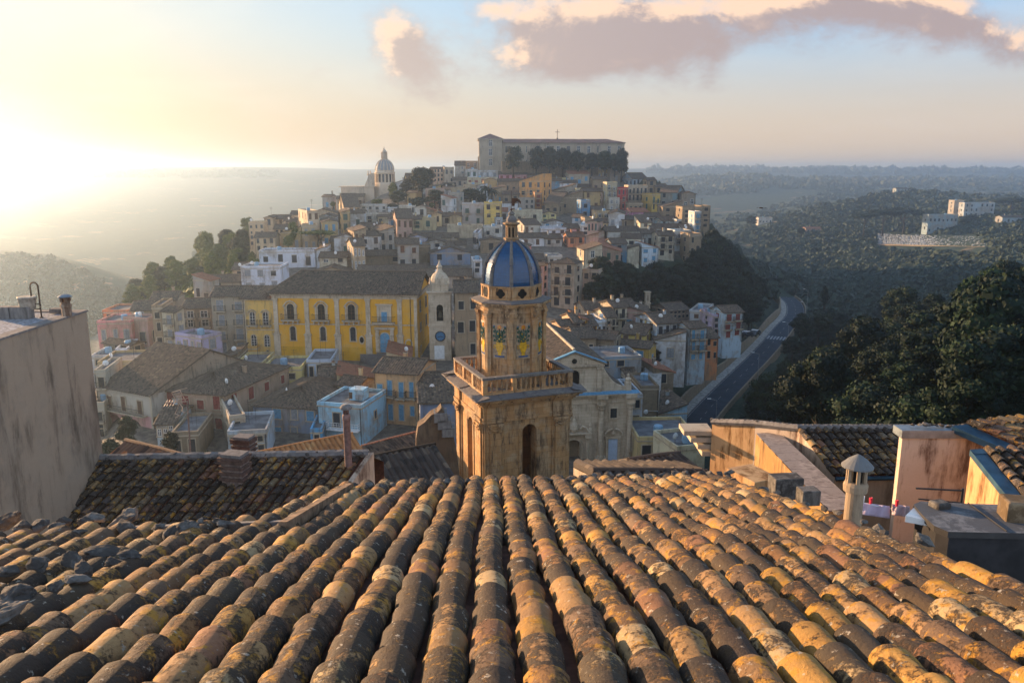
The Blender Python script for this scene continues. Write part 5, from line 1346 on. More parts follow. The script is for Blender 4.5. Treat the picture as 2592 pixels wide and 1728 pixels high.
    for sx in (1, -1):
        xd = sx * (along(C, fr.ex, 1549)); dd = MB(fr)
        dd.box((xd - .62, -.05, .9), (xd + .62, -.012, 3.9), 1)
        for q in (-.31, .31): dd.box((xd + q - .25, -.07, 1.1), (xd + q + .25, -.051, 3.7), 1)
        for x in (-.78, .78): dd.box((xd + x - .16, -.2, .5), (xd + x + .16, -.004, 4.0), 0)
        dd.box((xd - 1.0, -.26, 4.0), (xd + 1.0, -.005, 4.3), 0)
        for s2 in (-1, 1):
            dd.tube([(xd + s2 * 1.15, -.3, 4.5), (xd + s2 * 1.1, -.32, 4.75), (xd + s2 * .7, -.34, 5.15), (xd + s2 * .2, -.36, 5.35)], .15, 6)
        dd.lathe([(.1, 4.35), (.3, 4.7), (.1, 5.1)], 8, (xd, -.2), 0)
        dd.build('side_door', [M_CHURCH, simple('pale_blue_door', (.42, .52, .66), .6, .1)], root)
        ww = MB(fr); z = Zz(1062)
        ww.box((xd - .42, -.02, z), (xd + .42, -.008, z + 1.25), 1)
        for x0, x1_, a, b in ((-.62, -.42, -.2, 1.45), (.42, .62, -.2, 1.45), (-.42, .42, 1.25, 1.45), (-.42, .42, -.2, 0)): ww.box((xd + x0, -.13, z + a), (xd + x1_, -.006, z + b), 0)
        ww.build('window', [M_CHURCH, M_PANE], root)
    nv = MB(fr); L = 20.0
    nv.box((-hu - .3, 1.12, -4), (hu + .3, L, z2 - .1), 0)
    nv.box((-hw + .3, 1.42, -4), (hw - .3, L - 1, z1 - .6), 0)
    nv.build('nave_wall', [M_STONEWALL], root)
    rf = MB(fr); e = hu + .8
    slope(rf, (-e, L + .3, z2 - .1), (-e, .35, z2 - .1), (0, .35, z3 + .3), (0, L + .3, z3 + .3), 0, .4, .08); slope(rf, (e, .35, z2 - .1), (e, L + .3, z2 - .1), (0, L + .3, z3 + .3), (0, .35, z3 + .3), 0, .4, .08, uv0=(33, 2))
    rf.tube([(0, .35, z3 + .42), (0, L + .3, z3 + .42)], .2, 6, 1)
    rf.face([(-hu - .3, L, z2 - .1), (hu + .3, L, z2 - .1), (0, L, z3)], 2)
    for sx in (-1, 1):
        a, b = (sx * (hw + .1), .9, z1 - .3), (sx * (hw + .1), L - .8, z1 - .3); c, d = (sx * hu, L - .8, z1 + 1.0), (sx * hu, .9, z1 + 1.0)
        slope(rf, *((a, b, c, d) if sx > 0 else (b, a, d, c)), 0, .4, .08, uv0=(60 + sx * 9, 2))
    rf.build('roof', [M_TILE_MID, M_STONE, M_STONEWALL], root)
church()

def monastery():
    fr = Frame((0, 0, 0), 3); Y0 = 374.0; C = W(1213, 425, Y0); fr.o = C
    k = lambda u: along(C, fr.ex, u)
    root = thing('monastery', 'great stone monastery with a square left tower crowning the hill', 'monastery', fr(30, 8, 0))
    m_st = plaster('monastery_stone', (.40, .335, .25), .6, .3, .5, (.16, .14, .11), (.36, .28, .19), bump=.2)
    wT = k(1271); HT = W(1213, 351, Y0).z - C.z; wM = k(1581); HM = W(1400, 361, Y0 + 3).z - C.z; dT = 19.0
    mb = MB(fr); mb.box((0, 0, -8), (wT, dT, HT), 0); mb.box((wT, 2, -8), (wM, 18, HM), 0)
    for z in (HT * .33, HT * .66): mb.box((-.12, -.14, z), (wT + .12, -.001, z + .5), 0)
    for x in (0, wT - .9): mb.box((x, -.15, -8), (x + .9, -.002, HT - .6), 0)
    mb.box((-.5, -.5, HT - .6), (wT + .5, dT + .5, HT), 0); mb.box((wT + .501, 1.6, HM - .5), (wM + .4, 18.4, HM), 0)
    for x in np.linspace(wT + 12, wM - .5, 5): mb.box((x - .5, 1.75, -8), (x + .5, 1.999, HM - .51), 0)
    mb.build('wall', [m_st], root)
    rf = MB(fr); o = .6; r = 2.6; a = dT / 2; b = wT / 2; t2 = simple('brown_red_tiles', (.155, .085, .07), .9, .3, .5)
    for q in (((-o, -o, HT), (wT + o, -o, HT)), ((wT + o, -o, HT), (wT + o, dT + o, HT)), ((wT + o, dT + o, HT), (-o, dT + o, HT)), ((-o, dT + o, HT), (-o, -o, HT))): rf.face([*q, (b, a, HT + r)], 0)
    r = 1.9; z = HM
    slope(rf, (wT + .5, 1.2, z), (wM + .6, 1.2, z), (wM - 7, 10, z + r), (wT + .5, 10, z + r)); slope(rf, (wM + .6, 18.8, z), (wT + .5, 18.8, z), (wT + .5, 10, z + r), (wM - 7, 10, z + r)); slope(rf, (wM + .6, 1.2, z), (wM + .6, 18.8, z), (wM - 7, 10, z + r), (wM - 7, 10, z + r))
    rf.build('roof', [t2], root)
    for fl in (.08, .42, .74):
        for x in (wT * .5,): 
            me, s_ = window_mesh(1.6, 3.0, 'w', False); inst(me, 'window', root, fr(x, -.01, HT * fl), fr.yaw)
    n = 12
    for i in range(n):
        x = wT + (wM - wT) * (i + .5) / n
        for z in (HM * .12, HM * .60):
            me, s_ = window_mesh(1.5, 3.0 if z > 5 else 2.4, 'w' if i % 3 else 'k', False); inst(me, 'window', root, fr(x, 1.99, z), fr.yaw)
    for y in (5, 13):
        for fl in (.1, .44, .76):
            me, s_ = window_mesh(1.4, 2.6, 'k', False); f = fr.turned(0, dT, 0, -90); inst(me, 'window', root, f(y, -.01, HT * fl), f.yaw)
    cr = MB(fr); x = k(1415); cr.tube([(x, 9, HM + 1.5), (x, 9, HM + 6.2)], .16, 5); cr.tube([(x - 1.0, 9, HM + 5.0), (x + 1.0, 9, HM + 5.0)], .13, 5); cr.lathe([(.6, HM + 1.6), (.3, HM + 2.4)], 6, (x, 9), 0)
    cr.build('roof_cross', [M_IRON], root)
    # the terrace wall under the trees
    a, b = W(1270, 440, 366), W(1582, 452, 372); L = (b - a).length; f = Frame((a.x, a.y, a.z), math.degrees(math.atan2(b.y - a.y, b.x - a.x)))
    wl = MB(f); wl.box((0, 0, -3), (L, 1.2, 5.2), 0); wl.box((-.1, -.2, 5.2), (L + .1, 1.3, 5.5), 0)
    for i in range(9): wl.box((L * i / 9 + 2, -.5, -3), (L * i / 9 + 3.2, -.001, 4.4), 0)
    o = wl.build('retaining_wall', [M_STONEWALL], None); tag(o, 'long stone terrace wall below the dark trees at the monastery', 'wall')
monastery()

def cathedral():
    Y0 = 350.0; c = W(975, 470, Y0); fr = Frame((c.x, c.y, 0), 4); m = plaster('hazy_limestone', (.60, .50, .38), .4, .2, .6, bump=.15)
    Z = lambda v: W(975, v, Y0).z
    root = thing('domed_church', 'distant church with a tall ribbed dome and lantern on the left skyline', 'church', (c.x, c.y, Z(500)))
    b = MB(fr); R0 = 24 * Y0 / F * 1.01
    b.lathe([(R0 * 1.2, Z(520)), (R0 * 1.2, Z(466)), (R0 * 1.08, Z(462))], 8, (0, 0), 0, math.pi / 8)
    b.box((-26 * .62 - 2, -6, Z(530)), (-4.2, 6, Z(473)), 0); b.box((-19, -6.3, Z(473)), (-3.8, 6.3, Z(471)), 0); b.box((4, -5, Z(530)), (13, 8, Z(466)), 0)
    for x in (-17, -13, -9): b.box((x, -6.2, Z(520)), (x + .8, -6.001, Z(474)), 0)
    for y in (-4.6, 4.6):     # a tall crossing gable with volutes
        b.poly_prism([(-8.4, Z(471)), (-4.0, Z(471)), (-4.0, Z(440)), (-5.2, Z(438)), (-6.4, Z(444)), (-7.2, Z(456))], y - .6, y + .6, 0)
        b.lathe([(.4, Z(445)), (.5, Z(441)), (.2, Z(438)), (.3, Z(435)), (0, Z(431))], 6, (-6.6, y), 0)
    b.build('wall', [m], root)
    d = MB(fr)
    d.lathe([(R0 * .86, Z(464)), (R0 * .86, Z(440))], 24, (0, 0), 1); d.lathe([(R0 * 1.02, Z(464)), (R0 * 1.02, Z(461))], 24, (0, 0), 0)
    for k in range(16): d.lathe([(.36, Z(462)), (.3, Z(441))], 6, (R0 * .95 * math.cos(k * math.pi / 8 + .1), R0 * .95 * math.sin(k * math.pi / 8 + .1)), 0)
    d.lathe([(R0 * .98, Z(441)), (R0 * 1.05, Z(438)), (R0 * 1.06, Z(436.5)), (R0 * .97, Z(435)), (R0 * .97, Z(431))], 24, (0, 0), 0)
    d.build('drum', [m, M_PANE], root)
    z0 = Z(431.5); h = Z(403) - z0
    dm = MB(fr); prof = [(R0 * .95 * math.cos(t * 1.40), z0 + h * math.sin(t * 1.40) / math.sin(1.4)) for t in np.linspace(0, 1, 12)]
    dm.lathe(prof, 32, (0, 0), 0); do = dm.build('dome', [simple('lead_grey', (.22, .23, .24), .6, .2, .5)], root, True)
    for k in range(16):
        a = k * math.pi / 8; rb = MB(fr); rb.tube([(r * math.cos(a), r * math.sin(a), z + .03) for r, z in prof], .2, 5, 0, .12); rb.build('rib', [m], do)
    l = MB(fr); l.lathe([(1.5, Z(404)), (1.5, Z(402)), (1.05, Z(401)), (1.0, Z(387)), (1.35, Z(386)), (1.35, Z(384.5)), (.9, Z(383)), (.7, Z(380)), (.25, Z(378)), (.4, Z(376)), (.12, Z(374)), (.06, Z(371))], 12, (0, 0), 0)
    for k in range(8): l.lathe([(.14, Z(401)), (.14, Z(387))], 5, (1.2 * math.cos(k * .785), 1.2 * math.sin(k * .785)), 0)
    l.build('lantern', [m], root)
cathedral()
# ------------------------------------------------------------------ near roofs of barrel tiles
def tile_material():
    m, nt, b = material('barrel_tiles')
    at = nt.nodes.new('ShaderNodeAttribute'); at.attribute_name = 'tint'; base = E(nt, at.outputs['Color'])
    pos = node(nt, 'ShaderNodeNewGeometry', 0)
    big = noise_n(nt, pos, 1.3, 6, .6, .3); mid = noise_n(nt, pos, 10.0, 9, .72, .3); fin = noise_n(nt, pos, 42.0, 5, .7); spot = noise_n(nt, pos, 19.0, 5, .6)
    c = mixc(nt, (mid - .35).step(0, .35) * .6, base, mixc(nt, 1.0, base, (.62, .55, .50), 'MULTIPLY'))
    och = noise_n(nt, node(nt, 'ShaderNodeVectorMath', 0, {'operation': 'ADD'}, i0=pos, i1=(7.3, 2.1, 4.4)), 9.0, 7, .65, .5)
    c = mixc(nt, (och - .53).step(0, .08) * .8, c, (.42, .21, .02))
    al = E(nt, at.outputs['Alpha'])
    lich = (mid * .70 + big * .34 + fin * .42 + (al - .5) * .24 - .685).step(0, .10)
    c = mixc(nt, lich * .92, c, (.032, .024, .018))
    c = mixc(nt, (spot * .8 + fin * .3 - .655).step(0, .05) * .8, c, (.40, .36, .29))
    c = mixc(nt, (fin - .3) * .5, c, mixc(nt, 1.0, c, (.55, .5, .45), 'MULTIPLY'))
    put(nt, b.inputs['Base Color'], c); b.inputs['Roughness'].default_value = .78; b.inputs['Specular IOR Level'].default_value = .3
    h = mid * .5 + fin * .5 + lich * .25
    nt.links.new(node(nt, 'ShaderNodeBump', 0, None, Height=h, Strength=1.0, Distance=.02).s, b.inputs['Normal'])
    return m
M_BARREL = tile_material()
M_CHANNEL = simple('channel_clay', (.12, .05, .032), .9, .5, 5, bump=.3)
M_ROCK = plaster('lichened_rock', (.075, .068, .062), .5, .35, 9.0, (.02, .018, .016), (.30, .28, .25), bump=.9)
M_MORTAR = plaster('grey_mortar', (.20, .19, .185), .5, .3, 5.0, (.06, .055, .05), (.34, .31, .28), bump=.7)
M_OLDWALL = plaster('weathered_render', (.41, .32, .23), .6, .4, 1.6, (.10, .072, .05), (.30, .25, .19), (.06, .045, .035), .35)
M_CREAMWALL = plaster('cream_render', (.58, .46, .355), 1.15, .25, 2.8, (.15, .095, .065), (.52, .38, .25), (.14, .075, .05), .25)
M_SUNLITORANGE = plaster('sunlit_orange_render', (.56, .34, .17), 1.1, .35, 3.0, (.24, .12, .045), (.60, .40, .2), (.11, .06, .03), .3)  # the low sun's orange light is put into this render colour
M_ZINC = simple('zinc_flashing', (.17, .20, .225), .45, .25, 4, .5)
M_BLUEFLASH = simple('blue_flashing', (.03, .075, .115), .5, .3, 4, .3)
OCHRES = [(.42, .235, .06), (.34, .20, .09), (.20, .11, .05), (.46, .33, .17), (.12, .075, .045), (.28, .145, .055), (.40, .24, .10), (.25, .125, .065), (.16, .10, .06)]  # ochre to brown clay tones, drawn at random per tile
GREYED = [(.15, .115, .075), (.20, .15, .085), (.10, .08, .065), (.28, .19, .09), (.075, .062, .055), (.13, .09, .07), (.20, .105, .065)]
def barrel_roof(name, O, es, et, n, s0, s1, tspan, spacing, course, r, palette, parent, seed=1, seg=9, wob=.02, mats=None, gap=0.0):
    """rows of overlapping clay barrels; es along the row pitch, et down the slope"""
    rg = random.Random(seed); mb = MB(); ch = MB()
    O, es, et, n = Vector(O), Vector(es).normalized(), Vector(et).normalized(), Vector(n).normalized()
    ns = int((s1 - s0) / spacing)
    for i in range(ns + 1):
        s = s0 + i * spacing; a, b = tspan(s)
        if b - a < .2: continue
        ph = rg.random() * 9
        off = lambda t: wob * noise.noise((t * .7 + ph, i * 3.1, 0)) + wob * .7 * noise.noise((t * .25, i * .21, 5))
        t = b; k = 0
        low = rg.uniform(-.008, .008)
        while t > a - course:
            t1 = t; t0 = max(a - .03, t - course - rg.uniform(.05, .09))
            if t1 - t0 < .1: break
            col = rg.choice(palette); g = rg.uniform(.62, 1.1); col = (*(x * g for x in col), rg.random())
            r1 = r * rg.uniform(.96, 1.07); r0 = r1 * .78; tw = rg.uniform(-.02, .02); ds = rg.uniform(-.008, .008); lift = rg.uniform(.020, .040)
            rows = []
            for q in range(6):
                f = q / 5; tt = t0 + (t1 - t0) * f; rr = r0 + (r1 - r0) * f; sc = s + off(tt) + ds + tw * (f - .5)
                nn = low + .008 + lift * f + .05 * noise.noise((sc * .8, tt * .5, seed)) * gap
                row = []
                for j in range(seg + 1):
                    th = R(-98 + 196 * j / seg)
                    dr = 1 + .05 * noise.noise((sc * 9 + j * .45, tt * 7, i)) + .035 * noise.noise((j * 1.3, tt * 19, i * 2.7))
                    row.append(O + es * (sc + rr * math.sin(th) * dr) + et * tt + n * (nn + rr * .92 * math.cos(th) * dr))
                rows.append(row)
            mb.grid(rows, 0, False, col)
            for e in (0, 5):          # the tile's own thickness at both ends
                c = O + es * (s + off(t1 if e else t0) + ds) + et * (t1 if e else t0) + n * low
                inner = [p + (c - p) * .17 for p in rows[e]]
                mb.grid([rows[e], inner], 0, False, (*(x * .8 for x in col[:3]), col[3]))
            t -= course * rg.uniform(.96, 1.04); k += 1
        # the channel between this row and the next
        cs = s + spacing / 2
        a2, b2 = tspan(cs)
        m_ = max(2, int((b2 - a2) / course)); rows = []
        for q in range(m_ + 1):
            tt = a2 + (b2 - a2) * q / m_
            rows.append([O + es * (cs + off(tt) + x) + et * tt + n * z for x, z in ((-.09, .0), (-.05, -.03), (0, -.042), (.05, -.03), (.09, .0))])
            if q < m_: rows.append([p + et * ((b2 - a2) / m_ - .01) + n * .014 for p in rows[-1]])
        ch.grid(rows, 0)
    o = mb.build(name, [M_BARREL], parent, True)
    if ch.f: ch.build('channel_tiles', [M_CHANNEL], parent, True)
    return o
# the roof under the camera: tilts down and away
RIGHT = Vector((1, 0, 0)); FWD = Vector((0, CP, -SP)); UP = Vector((0, SP, CP))
HN = 1.149; HM = -.0635
RO = UP * -HN; RT = (FWD + UP * HM - RIGHT * .0293).normalized(); RN = RIGHT.cross(RT).normalized()
def on_roof(u, v, h=0.0):
    yc = (864 - v) / F; zc = HN / (HM - yc)
    return RIGHT * ((u - 1296) / F * zc) + UP * (yc * zc) + FWD * zc + RN * h
def roof_st(u, v):
    p = on_roof(u, v) - RO; t = p.dot(RT); return (p - RT * t).dot(RIGHT), t
_EDGE = [(-9, 5.6), (-5.2, 6.0), (-4.07, 6.33), (-3.1, 6.7), (-2.2, 6.85), (-2.1, 8.7), (-1.9, 9.55), (-1.47, 10.0), (-.6, 10.35), (.73, 10.7), (3.0, 11.1), (3.26, 11.2)]
def near_span(s):
    return 2.2, float(np.interp(s, [e[0] for e in _EDGE], [e[1] for e in _EDGE])) if s < 3.29 else 0.0
near = thing('tiled_house', 'house whose lichened ochre barrel-tile roof fills the whole foreground', 'house', RO + RT * 5 - Vector((0, 0, 3)))
barrel_roof('roof_tiles', RO - RN * .08, RIGHT, RT, RN, -5.7, 3.3, near_span, .22, .35, .099, OCHRES, near, 3, 12, .03, None, 1.0)
def near_body():
    mb = MB(); ss = np.linspace(-6.0, 3.28, 50); top = [RO + RIGHT * s + RT * near_span(s)[1] - RN * .15 for s in ss]; bk = [RO + RIGHT * s + RT * 1.4 - RN * .15 for s in ss]
    mb.grid([bk, top], 0); mb.grid([top, [p - RN * .12 for p in top], [p - RN * .12 - RT * .25 for p in top], [p - RT * .25 - Vector((0, 0, 5)) for p in top]], 1)
    vg = [RO + RIGHT * 3.3 + RT * t - RN * .13 for t in (1.4, 4, 7, 11.2)]; mb.grid([vg, [p - Vector((0, 0, 4)) for p in vg]], 1)
    mb.build('wall', [M_CHANNEL, M_CREAMWALL], near)
    # plank and trim boards along the left edge
    def board(name, a, b, w, h, m, lift=.0):
        a, b = Vector(a), Vector(b); d = (b - a).normalized(); sd = d.cross(RN).normalized(); q = MB()
        rows = [[p + sd * x + RN * (z + lift) for x, z in ((-w, 0), (w, 0), (w, h), (-w, h))] for p in (a, a.lerp(b, .33), a.lerp(b, .66), b)]
        q.grid(rows, 0, True); q.face(rows[0][::-1], 0); q.face(rows[-1], 0); q.build(name, [m], near)
    m_pl = simple('weathered_plank', (.20, .13, .08), .85, .5, 8, bump=.4)
    board('edge_plank', on_roof(884, 1240), on_roof(715, 1345), .035, .10, m_pl, -.02)
    board('edge_board', on_roof(332, 1338), on_roof(735, 1322), .05, .07, M_MORTAR, -.05)
    board('edge_board', RO + RIGHT * 3.36 + RT * 7.4 - RN * .1, RO + RIGHT * 3.36 + RT * 3.5 - RN * .1, .05, .06, simple('pale_trim', (.55, .42, .33), .7, .2), -.06)
near_body()

# loose stones on the roof
def rock_mesh(seed):
    rg = random.Random(seed); bm = bmesh.new(); bmesh.ops.create_icosphere(bm, subdivisions=4, radius=1)
    pl = [(Vector((rg.gauss(0, 1), rg.gauss(0, 1), rg.gauss(0, 1))).normalized(), rg.uniform(.45, .8)) for _ in range(13)]
    for v in bm.verts:
        for d, h in pl:
            q = v.co.dot(d)
            if q > h: v.co -= d * (q - h) * .85
        v.co *= 1 + .16 * noise.noise(v.co * 2.2 + Vector((seed, 0, 0))) + .11 * noise.noise(v.co * 5) + .06 * noise.noise(v.co * 12)
        v.co.z *= .7
    me = bpy.data.meshes.new('stone'); bm.to_mesh(me); bm.free(); me.materials.append(M_ROCK)
    return me
ROCKS = [rock_mesh(40 + k) for k in range(7)]
def stone(p, size, label, group, nrm=RN):
    o = bpy.data.objects.new('loose_stone', rnd.choice(ROCKS)); COL.objects.link(o)
    o.location = Vector(p); o.scale = (size * rnd.uniform(.8, 1.5), size * rnd.uniform(.7, 1.1), size * rnd.uniform(.7, 1.0))
    o.rotation_euler = (rnd.uniform(-.35, .35), rnd.uniform(-.35, .35), rnd.uniform(0, 6.3)); tag(o, label, 'stone', group)
    return o
for k in range(34):
    u = 905 + (1850 - 905) * (k + rnd.uniform(-.3, .3)) / 33
    v = float(np.interp(u, [905, 1000, 1100, 1433, 1852], [1231, 1222, 1214, 1207, 1196])) + rnd.uniform(-2, 9)
    stone(on_roof(u, v, .01), rnd.uniform(.05, .085), 'small dark stone weighting the tile ends along the far edge of the near roof', 'stones along the far roof edge')
for u, v, s in [(20, 1330, .16), (60, 1345, .13), (105, 1340, .11), (160, 1330, .08), (215, 1335, .09), (240, 1322, .10), (305, 1328, .11), (330, 1316, .14), (318, 1350, .13), (195, 1360, .08), (400, 1345, .07), (425, 1362, .09), (460, 1350, .12), (505, 1335, .07), (545, 1332, .07), (570, 1340, .09), (140, 1345, .09)]:
    stone(on_roof(u, v, .04), s * .9, 'blackened stone lying along the left edge boards of the near roof', 'stones along the left roof edge')
for u, v, s, l in [(95, 1447, .135, 'big black stone at the left, standing left of the paired boulders'), (185, 1440, .115, 'black stone in the middle of the heap at the left'), (255, 1415, .125, 'tall black stone at the top of the heap at the left'),
                   (285, 1440, .09, 'flat-topped grey stone with a pale upper face at the left heap'), (325, 1420, .09, 'pale grey speckled stone at the right end of the left heap'), (215, 1465, .10, 'smooth grey slab stone low in the left heap'),
                   (135, 1510, .09, 'dark rough stone beneath the left heap'), (20, 1470, .08, 'small stone at the left frame edge above the bluish boulder'), (40, 1530, .17, 'largest bluish black boulder at the left frame edge'), (190, 1490, .09, 'flat dark stone at the foot of the left heap'), (0, 1590, .14, 'dark boulder cut by the left frame edge below the bluish one')]:
    stone(on_roof(u, v, .05), s * .8, l, 'heap of stones at the left')
for t, s in [(10.9, .09), (10.5, .06), (10.2, .075), (9.2, .07), (8.9, .06), (8.0, .05), (7.7, .075), (7.4, .06), (6.9, .05), (6.5, .08), (6.3, .06)]:
    stone(RO + RIGHT * rnd.uniform(3.12, 3.26) + RT * t + RN * .03, s * .8, 'dark lichened stone resting on the right edge of the near roof', 'stones along the right roof edge')
stone(RO + RIGHT * 3.24 + RT * 5.95 + RN * .04, .07, 'round blue-grey stone on the right edge of the near roof', None)
for u, v, s in [(905, 1250, .06), (925, 1240, .05), (880, 1262, .05), (770, 1300, .09), (790, 1288, .07), (960, 1240, .05)]:
    stone(on_roof(u, v, .03), s, 'broken dark stone beside the plank on the near roof', 'stones by the plank')

# ------------------------------------------------------------------ the tall shadowed house at the left and the dark roof beside it
def left_side():
    p = W(219, 789, 20.0); x = p.x; zt = p.z
    root = thing('rendered_house', 'tall stained brown-grey house wall with a gravelled flat roof at the left edge', 'house', (x - 4, 15, zt - 5))
    mb = MB(); mb.box((x - 9, 9, zt - 14), (x, 20.0, zt), 0); mb.box((x - .26, 9, zt + .002), (x + .03, 20.03, zt + .05), 1); mb.box((x - 9, 19.74, zt + .002), (x - .262, 20.03, zt + .05), 1)
    mb.build('wall', [M_OLDWALL, M_MORTAR], root)
    g = MB(); g.box((x - 8.9, 9, zt + .003), (x - .27, 19.7, zt + .03), 0); g.build('flat_roof', [simple('grey_gravel', (.25, .26, .28), .95, .5, 14, bump=.5)], root)
    for a, b in ((0, 34), (37, 84)):
        k = W(b, 836 - b * .12, 18.9); q = MB(); q.box((k.x - (b - a) * .0098, k.y - .1, zt + .03), (k.x, k.y + .12, zt + .32), 0); q.build('parapet_block', [M_MORTAR], root)
    k = W(140, 795, 19.4); q = MB(); q.box((k.x - .2, 19.5, zt + .052), (k.x + .25, 19.7, zt + .16), 0); q.build('parapet_block', [M_MORTAR], root)
    # chimney pot
    k = W(168, 785, 19.2); q = MB(); z = zt + .03
    q.lathe([(.11, z), (.11, z + .22), (.13, z + .24), (.13, z + .30), (.10, z + .32), (.10, z + .36)], 12, (k.x, k.y), 0)
    for s in range(4): q.box((k.x - .09 + .12 * (s % 2), k.y - .09 + .12 * (s // 2), z + .36), (k.x - .03 + .12 * (s % 2), k.y - .03 + .12 * (s // 2), z + .47), 0)
    q.lathe([(.16, z + .47), (.17, z + .49), (.08, z + .54), (.0, z + .55)], 12, (k.x, k.y), 1)
    o = q.build('chimney_pot', [M_CREAMWALL, M_ZINC], root)
    # pail hung from a crooked pipe
    k = W(105, 800, 19.0); t = MB(); r = .085; z = zt + .03; top = z + .86
    t.tube([(k.x, k.y, z), (k.x, k.y, top - r * 1.1)] + [(k.x - r * 1.1 + r * 1.1 * math.cos(a), k.y, top - r * 1.1 + r * 1.1 * math.sin(a)) for a in np.linspace(.2, math.pi, 8)] + [(k.x - r * 2.2, k.y, top - .33)], .018, 7)
    t.tube([(k.x, k.y, z + .34), (k.x - .22, k.y, z + .34)], .012, 5); t.tube([(k.x, k.y, z + .22), (k.x - .2, k.y, z + .22)], .012, 5); t.lathe([(.05, z - .01), (.04, z + .02)], 8, (k.x, k.y))
    o = t.build('crooked_pipe', [simple('rusted_pipe', (.06, .04, .03), .7, .4, 9)]); tag(o, 'rusty crook-shaped vent pipe standing on the flat roof at the left', 'pipe')
    b = MB(); c = (k.x - .30, k.y); zb = z + .21
    b.lathe([(.165, zb), (.185, zb + .08), (.20, zb + .27), (.215, zb + .28), (.21, zb + .31), (.19, zb + .31)], 16, c, 0); b.lathe([(.19, zb + .29), (.0, zb + .30)], 16, c, 0)
    o = b.build('pail', [simple('pale_zinc_pail', (.36, .32, .26), .6, .3, 12, .2)], None, True); tag(o, 'old metal pail fixed to the crooked vent pipe on the left flat roof', 'pail')
    # the dark tiled roof
    A, B = W(78, 1166, 20.0), W(934, 1151, 19.6); es = (B - A).normalized(); L = (B - A).length
    dn = Vector((-math.sin(R(25)) * math.cos(R(27)), -math.cos(R(25)) * math.cos(R(27)), -math.sin(R(27)))).normalized(); n = es.cross(-dn).normalized()
    if n.z < 0: n = -n
    rt = thing('tiled_house', 'house with a blackened barrel-tile roof left of the foreground roof', 'house', A + es * (L / 2) - Vector((0, 0, 3)))
    barrel_roof('roof_tiles', A, es, dn, n, -1.2, L - .05, lambda s: (.02, 2.75), .245, .27, .10, GREYED, rt, 11, 9, .03, None, .6)
    q = MB(); q.grid([[A - es * 1.4 - n * .05, B - n * .05], [A - es * 1.4 + dn * 2.8 - n * .05, B + dn * 2.8 - n * .05]], 0)
    q.grid([[B + n * .10, B + dn * 2.8 + n * .10], [B + n * .10 + es * .14, B + dn * 2.8 + n * .10 + es * .14], [B + es * .14 - Vector((0, 0, 3.5)), B + dn * 2.8 + es * .14 - Vector((0, 0, 3.5))]], 1)
    bk = Vector((0, 2.2, -1.0)); q.grid([[A - es * 1.4 - n * .05, B - n * .05], [A - es * 1.4 + bk, B + bk], [A - es * 1.4 + bk - Vector((0, 0, 6)), B + bk - Vector((0, 0, 6))]], 0)
    q.build('wall', [M_CHANNEL, M_CREAMWALL], rt)
    r = MB(); pts = [A + es * (L * k / 60 - 1.3 * (1 - k / 60)) + n * (.06 + .03 * noise.noise((k * .9, 1, 2))) for k in range(61)]
    r.tube(pts, .11, 7); rob = r.build('ridge_mortar', [M_MORTAR], rt)
    for k in range(44):
        p = A + es * (L * (k + rnd.random()) / 44) + n * .13 + dn * rnd.uniform(-.05, .12)
        if rnd.random() < .7: stone(p, rnd.uniform(.05, .09), 'grey stone set in the mortar on the ridge of the dark tiled roof', 'stones on the ridge of the dark roof', n)
    # banded brick chimneys
    def banded(name, u0, u1, v0, v1, Y, label, nb):
        a, b = W(u0, v1, Y), W(u1, v0, Y); w = b.x - a.x; fr = Frame((a.x, a.y, a.z), -12); H = b.z - a.z; q = MB(fr)
        q.box((0, 0, -.6), (w, w * .75, H * .82), 1)
        for k in range(nb): q.box((-.05, -.05, H * (.1 + .2 * k)), (w + .05, w * .8, H * (.1 + .2 * k) + H * .1), 0)
        q.box((-.06, -.06, H * .82), (w + .06, w * .82, H * .9), 0); q.box((.0, .0, H * .9), (w, w * .75, H), 2)
        o = q.build(name, [simple('brown_brick_bands', (.11, .07, .055), .9, .35, 9, bump=.3), simple('chimney_mortar', (.20, .16, .14), .95, .4, 9), M_MORTAR]); tag(o, label, 'chimney')
    banded('banded_chimney', 562, 612, 1150, 1222, 18.9, 'banded brick chimney on the slope of the dark tiled roof', 4)
    banded('banded_chimney', 592, 632, 1106, 1160, 22.5, 'smaller banded brick chimney standing behind the dark roof ridge', 4)
    # terracotta flue
    a = W(881, 1150, 18.9); H = W(881, 1023, 18.9).z - a.z; q = MB(); z = a.z - .3
    q.lathe([(.095, z), (.09, z + .3 + H * .68), (.10, z + .3 + H * .69), (.105, z + .3 + H * .78), (.08, z + .3 + H * .80), (.08, z + .3 + H * .82)], 14, (a.x, a.y), 0)
    for k in range(3):
        q.box((a.x - .07 + .05 * k, a.y - .05, z + .3 + H * .82), (a.x - .04 + .05 * k, a.y + .05, z + .3 + H * .91), 0)
    q.lathe([(.14, z + .3 + H * .91), (.155, z + .3 + H * .94), (.10, z + .3 + H * .99), (0, z + .3 + H)], 14, (a.x, a.y), 1)
    o = q.build('flue_pipe', [simple('mauve_clay_pipe', (.19, .12, .105), .8, .3, 12, bump=.2), M_MORTAR], None, True); tag(o, 'tall mauve clay flue pipe at the right end of the dark tiled roof', 'flue')
    # tv aerial
    a = W(480, 1152, 21.5); top = W(474, 1015, 21.5); q = MB(); q.tube([a - Vector((0, 0, 1.2)), top], .022, 6, 0)
    def P(zx, zy, dy=0): return W(220 + zx * .2168, 860 + zy * .2168, 21.5 + dy)
    for pts in ([(1160, 720), (1040, 725), (910, 730)],): q.tube([P(*p) for p in pts], .016, 5, 1)
